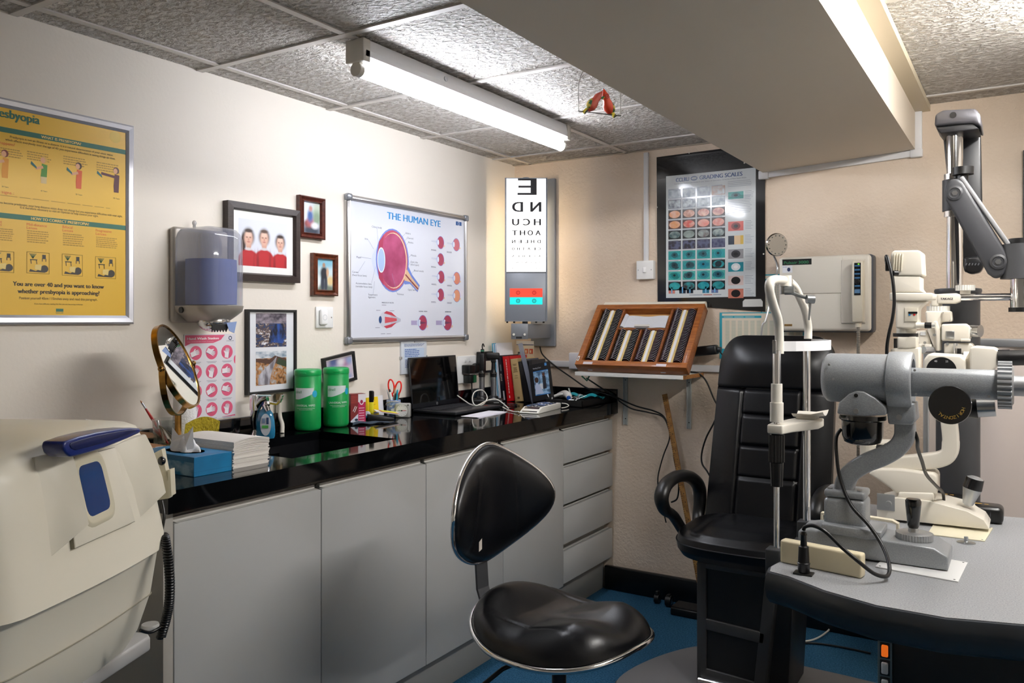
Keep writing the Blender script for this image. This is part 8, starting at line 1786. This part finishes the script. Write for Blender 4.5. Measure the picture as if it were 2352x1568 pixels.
# cream loop handle between the two instruments
m = MB(M('#ded5be', .4)); P = [onY(x, y, 2.28) for x, y in ((1888, 1205), (1888, 1178), (1960, 1182), (2050, 1196), (2062, 1202), (2062, 1225))]; m.strip(P, (0, 1, 0), .02, .006); single(m, 'cream_rail', 'cream bent rail standing between the keratometer and the slit lamp', 'rail', (P[0].x, 2.28, TT))
# ---- column stand with arm
def stand():
    Yc = 2.84; c = onY(2200, 800, Yc); t = thing('equipment_stand', 'dark grey equipment column with a chrome pole and a jointed arm', 'stand', (c.x, Yc, 0))
    DG = M('#3f4043', .5, bump=(400, .15, .0004)); r = .060
    z1 = onY(2200, 668, Yc).z; m = MB(DG); m.cyl((c.x, Yc, .0), (c.x, Yc, z1), r, n=48); m.lathe([(r+.003, z1-.008), (r+.005, z1), (r+.003, z1+.006), (r-.01, z1+.008), (0, z1+.008)], o=(c.x, Yc, 0), n=48); m.build('column', t, True)
    px_ = onY(2193, 500, Yc-.02).x; zt_ = onY(2193, 286, Yc-.02).z; m = MB(CHROME); m.cyl((px_, Yc-.02, z1), (px_, Yc-.02, zt_), .0225, n=40); m.build('chrome_pole', t, True)
    # head and black arm behind
    Yh = Yc-.005; H1 = M('#626166', .35, .6)
    m = MB(H1); pp_(m, ((2146, 290), (2148, 262), (2165, 252), (2205, 250), (2240, 248), (2252, 262), (2255, 292), (2235, 283), (2200, 284)), Yh, .15, bev=.008, seg=3); m.build('top_head', t, True)
    m = MB(M('#232326', .45)); pp_(m, ((2149, 292), (2235, 282), (2249, 296), (2160, 306)), Yh, .13, bev=.003); m.build('head_underside', t, True)
    m = MB(BLACKP); p = onY(2189, 264, Yh-.077); m.cyl(p, p+Vector((0, .004, 0)), .009); m.build('head_button', t, True)
    m = MB(M('#141416', .4)); pp_(m, ((2165, 300), (2252, 292), (2256, 470), (2252, 625), (2215, 625), (2176, 420)), Yh+.10, .03, bev=.006); m.build('hanging_arm', t, True)
    m = MB(M('#151517', .3)); pp_(m, ((2214, 590), (2258, 588), (2262, 605), (2252, 625), (2230, 630), (2214, 622)), Yh+.10, .05, bev=.008, seg=3)
    for k in range(5): pp_(m, ((2219+k*7, 604), (2222+k*7, 604), (2220+k*7, 609), (2217+k*7, 609)), Yh+.075, .004, mat=M('#55565a', .4))
    m.build('lamp_end', t, True)
    # sleeve
    sx_ = onY(2187, 450, Yc-.02).x; za, zb_ = onY(2187, 414, Yc-.02).z, onY(2187, 485, Yc-.02).z
    m = MB(DG); m.cyl((px_, Yc-.02, zb_), (px_, Yc-.02, za), .034, n=40); m.build('sleeve', t, True)
    for a_, b_ in ((za, za+.018), (zb_-.018, zb_)): m = MB(CHROME); m.cyl((px_, Yc-.02, a_), (px_, Yc-.02, b_), .030, n=40); m.build('clamp_ring', t, True)
    m = MB(BLACKP); k = onY(2212, 392, Yc-.08); m.cyl((k.x, k.y, k.z-.012), (k.x, k.y, k.z+.010), .028, n=36); m.cyl((k.x, k.y, k.z-.03), (k.x, k.y, k.z-.012), .014); m.build('arm_knob', t, True)
    # jointed arm as a solid of real width
    Ya = 2.66; m = MB(M('#36373b', .5)); arm = [(2170, 455), (2172, 425), (2182, 411), (2200, 409), (2212, 418), (2315, 585), (2317, 610), (2305, 632), (2285, 640), (2268, 628), (2190, 490)]
    pp_(m, arm, Ya, .035, bev=.008, seg=3); m.build('lower_arm_cover', t, True)
    m = MB(M('#8f9092', .4)); a_, b_ = P2(2204, 412, Ya+.02), P2(2312, 566, Ya+.02); v = Vector((b_[0]-a_[0], 0, b_[1]-a_[1])).normalized(); nn = Vector((-v.z, 0, v.x)) if v.z < 0 else v; nn = Vector((v.z, 0, -v.x)); nn = -nn
    m.prism([(a_[0], a_[1]), (b_[0], b_[1]), (b_[0]+nn.x*.012, b_[1]+nn.z*.012), (a_[0]+nn.x*.012, a_[1]+nn.z*.012)], Ya-.012, Ya+.075, 'y', bev=.004); m.build('arm_top_plate', t, True)
    m = MB(M('#36373b', .5)); pp_(m, [(x+2, y) for x, y in arm], Ya+.085, .030, bev=.008, seg=3); m.build('far_arm_cover', t, True)
    for x_, y_ in ((2193, 443), (2293, 601)):
        p = onY(x_, y_, Ya-.0185); m = MB(M('#3a3b3e', .4)); m.lathe([(.020, 0), (.021, .002), (.015, .004), (.013, .001)], ax=(0, -1, 0), o=p, n=32); m.build('pivot_ring', t, True); m = MB(STEEL); m.cyl(p, p-Vector((0, .003, 0)), .008, n=6); m.build('pivot_bolt', t, True)
    ex = onY(2345, 600, Ya+.02).x; z_a, z_b = onY(2345, 561, Ya+.02).z, onY(2345, 640, Ya+.02).z
    m = MB(DG); m.cyl((ex, Ya+.02, z_b), (ex, Ya+.02, z_a), .050, n=44); m.build('end_joint', t, True)
    m = MB(BLACKP); m.cyl((ex, Ya+.02, z_a), (ex, Ya+.02, z_a+.016), .030, n=36); m.build('end_knob', t, True)
    z_c = onY(2345, 706, Ya+.02).z; m = MB(CHROME); m.cyl((ex, Ya+.02, z_c), (ex, Ya+.02, z_b), .026, n=36); m.build('drop_tube', t, True); m = MB(BLACKP); m.cyl((ex, Ya+.02, z_c-.012), (ex, Ya+.02, z_c), .030, n=36); m.build('drop_knob', t, True)
    zr = onY(2280, 682, Ya+.02).z; rx0 = onY(2204, 682, Ya+.02).x; m = MB(CHROME); m.cyl((rx0, Ya+.02, zr), (ex-.02, Ya+.02, zr), .0105, n=28); m.build('cross_rod', t, True)
    return Ya+.02, zr
YR, ZR = stand()
# ---- refractor head hanging on the rod
def refractor():
    C1 = M('#e2dcd0', .38); t = thing('refractor_head', 'cream refractor unit with white knurled knobs hanging from the chrome rod', 'refractor', onY(2190, 690, YR))
    m = MB(C1); pp_(m, ((2152, 697), (2152, 675), (2196, 673), (2206, 676), (2206, 692), (2194, 697)), YR, .05, bev=.004); pp_(m, ((2138, 702), (2138, 675), (2158, 675), (2156, 702)), YR, .045, bev=.004); m.build('yoke', t, True)
    p = onY(2158, 686, YR-.0258); q = onY(2186, 686, YR-.0258); m = MB(M('#2a2a2e', .5)); m.text('TAKAGI', p.x+.002, p.z-.003, .006, p.y-.0003, None, width=q.x-p.x, bold=True); m.build('lettering', t, True)
    W_ = M('#d9d8d2', .35)
    def knurl(pxc, wpx, ya, yb, Y):
        m = MB(W_); A, B = onY(pxc, ya, Y), onY(pxc, yb, Y); d = (A-O).dot(FW); r = wpx*d/F/2; pts = [(A.x+(r if k % 4 < 2 else r*.96)*math.cos(2*PI*k/96), Y+(r if k % 4 < 2 else r*.96)*math.sin(2*PI*k/96)) for k in range(96)]; m.prism(pts, B.z, A.z, 'z'); m.build('knurled_knob', t, True)
    knurl(2217, 40, 655, 667, YR); knurl(2155, 48, 703, 714, YR)
    m = MB(C1); vc(m, 2217, 22, 675, 667, YR); m.build('knob_stem', t, True); m = MB(C1); vc(m, 2150, 26, 703, 697, YR); m.build('knob_stem', t, True)
    m = MB(C1); pp_(m, ((2125, 718), (2126, 714), (2184, 714), (2186, 738), (2162, 740), (2160, 806), (2148, 806), (2130, 760)), YR-.01, .06, bev=.004); m.build('slide_block', t, True)
    m = MB(M('#cfc8ba', .4)); pp_(m, ((2164, 738), (2164, 715), (2184, 715), (2184, 738)), YR-.043, .006, bev=.001); m.build('rail_plate', t, True)
    m = MB(C1); pp_(m, ((2162, 783), (2162, 744), (2216, 743), (2228, 748), (2228, 780), (2214, 784)), YR-.02, .075, bev=.005, seg=3); m.build('lens_bank', t, True)
    m = MB(STEEL); pp_(m, ((2172, 778), (2172, 760), (2192, 760), (2192, 778)), YR-.059, .004, bev=.001); m.build('index_window', t, True)
    m = MB(M('#c9cacc', .18, 1)); a, b = onY(2224, 759, YR-.03), onY(2252, 760, YR-.045); m.cyl(a, b, .0175, n=32); m.build('chrome_drum', t, True)
    m = MB(C1); pp_(m, ((2100, 806), (2100, 760), (2128, 758), (2134, 770), (2142, 806)), YR-.005, .05, bev=.003); m.build('left_bank', t, True); m = MB(M('#e8eaec', .2, .3)); pp_(m, ((2114, 770), (2114, 762), (2126, 762), (2126, 770)), YR-.0315, .003); m.build('left_window', t, True)
    m = MB(C1); pp_(m, ((2168, 812), (2168, 788), (2232, 788), (2240, 800), (2238, 812)), YR-.02, .06, bev=.004); pp_(m, ((2104, 812), (2104, 790), (2140, 790), (2140, 812)), YR-.02, .05, bev=.004); m.build('lower_bank', t, True)
    m = MB(C1); pp_(m, ((2140, 740), (2152, 736), (2160, 760), (2158, 806), (2150, 806), (2148, 760)), YR-.045, .012, bev=.003); m.build('front_bridge', t, True)
    for x_, y_ in ((2146, 769), (2176, 790), (2196, 791), (2108, 787), (2124, 787), (2166, 718), (2182, 736)): m = MB(STEEL); p = onY(x_, y_, YR-.054); m.cyl(p, p+Vector((0, .006, 0)), .004 if y_ > 740 else .0015, n=14); m.build('screw', t, True)
    m = MB(M('#cfd0d2', .25, .8)); a = onY(2122, 803, YR-.06); m.cyl(a, a+RT*.03+FW*.01, .0095, n=24); m.build('lever_knob', t, True)
    m = MB(CHROME); vc(m, 2193, 6, 812, 788, YR-.06); m.build('pin', t, True); m = MB(BLACKP); vc(m, 2203, 9, 812, 800, YR-.06); m.build('black_pin', t, True)
    m = MB(C1); p = onY(2218, 781, YR-.05); m.box((p.x-.012, p.y-.01, p.z-.004), (p.x+.012, p.y+.01, p.z+.004), bev=.002); m.build('flip_lever', t, True)
refractor()
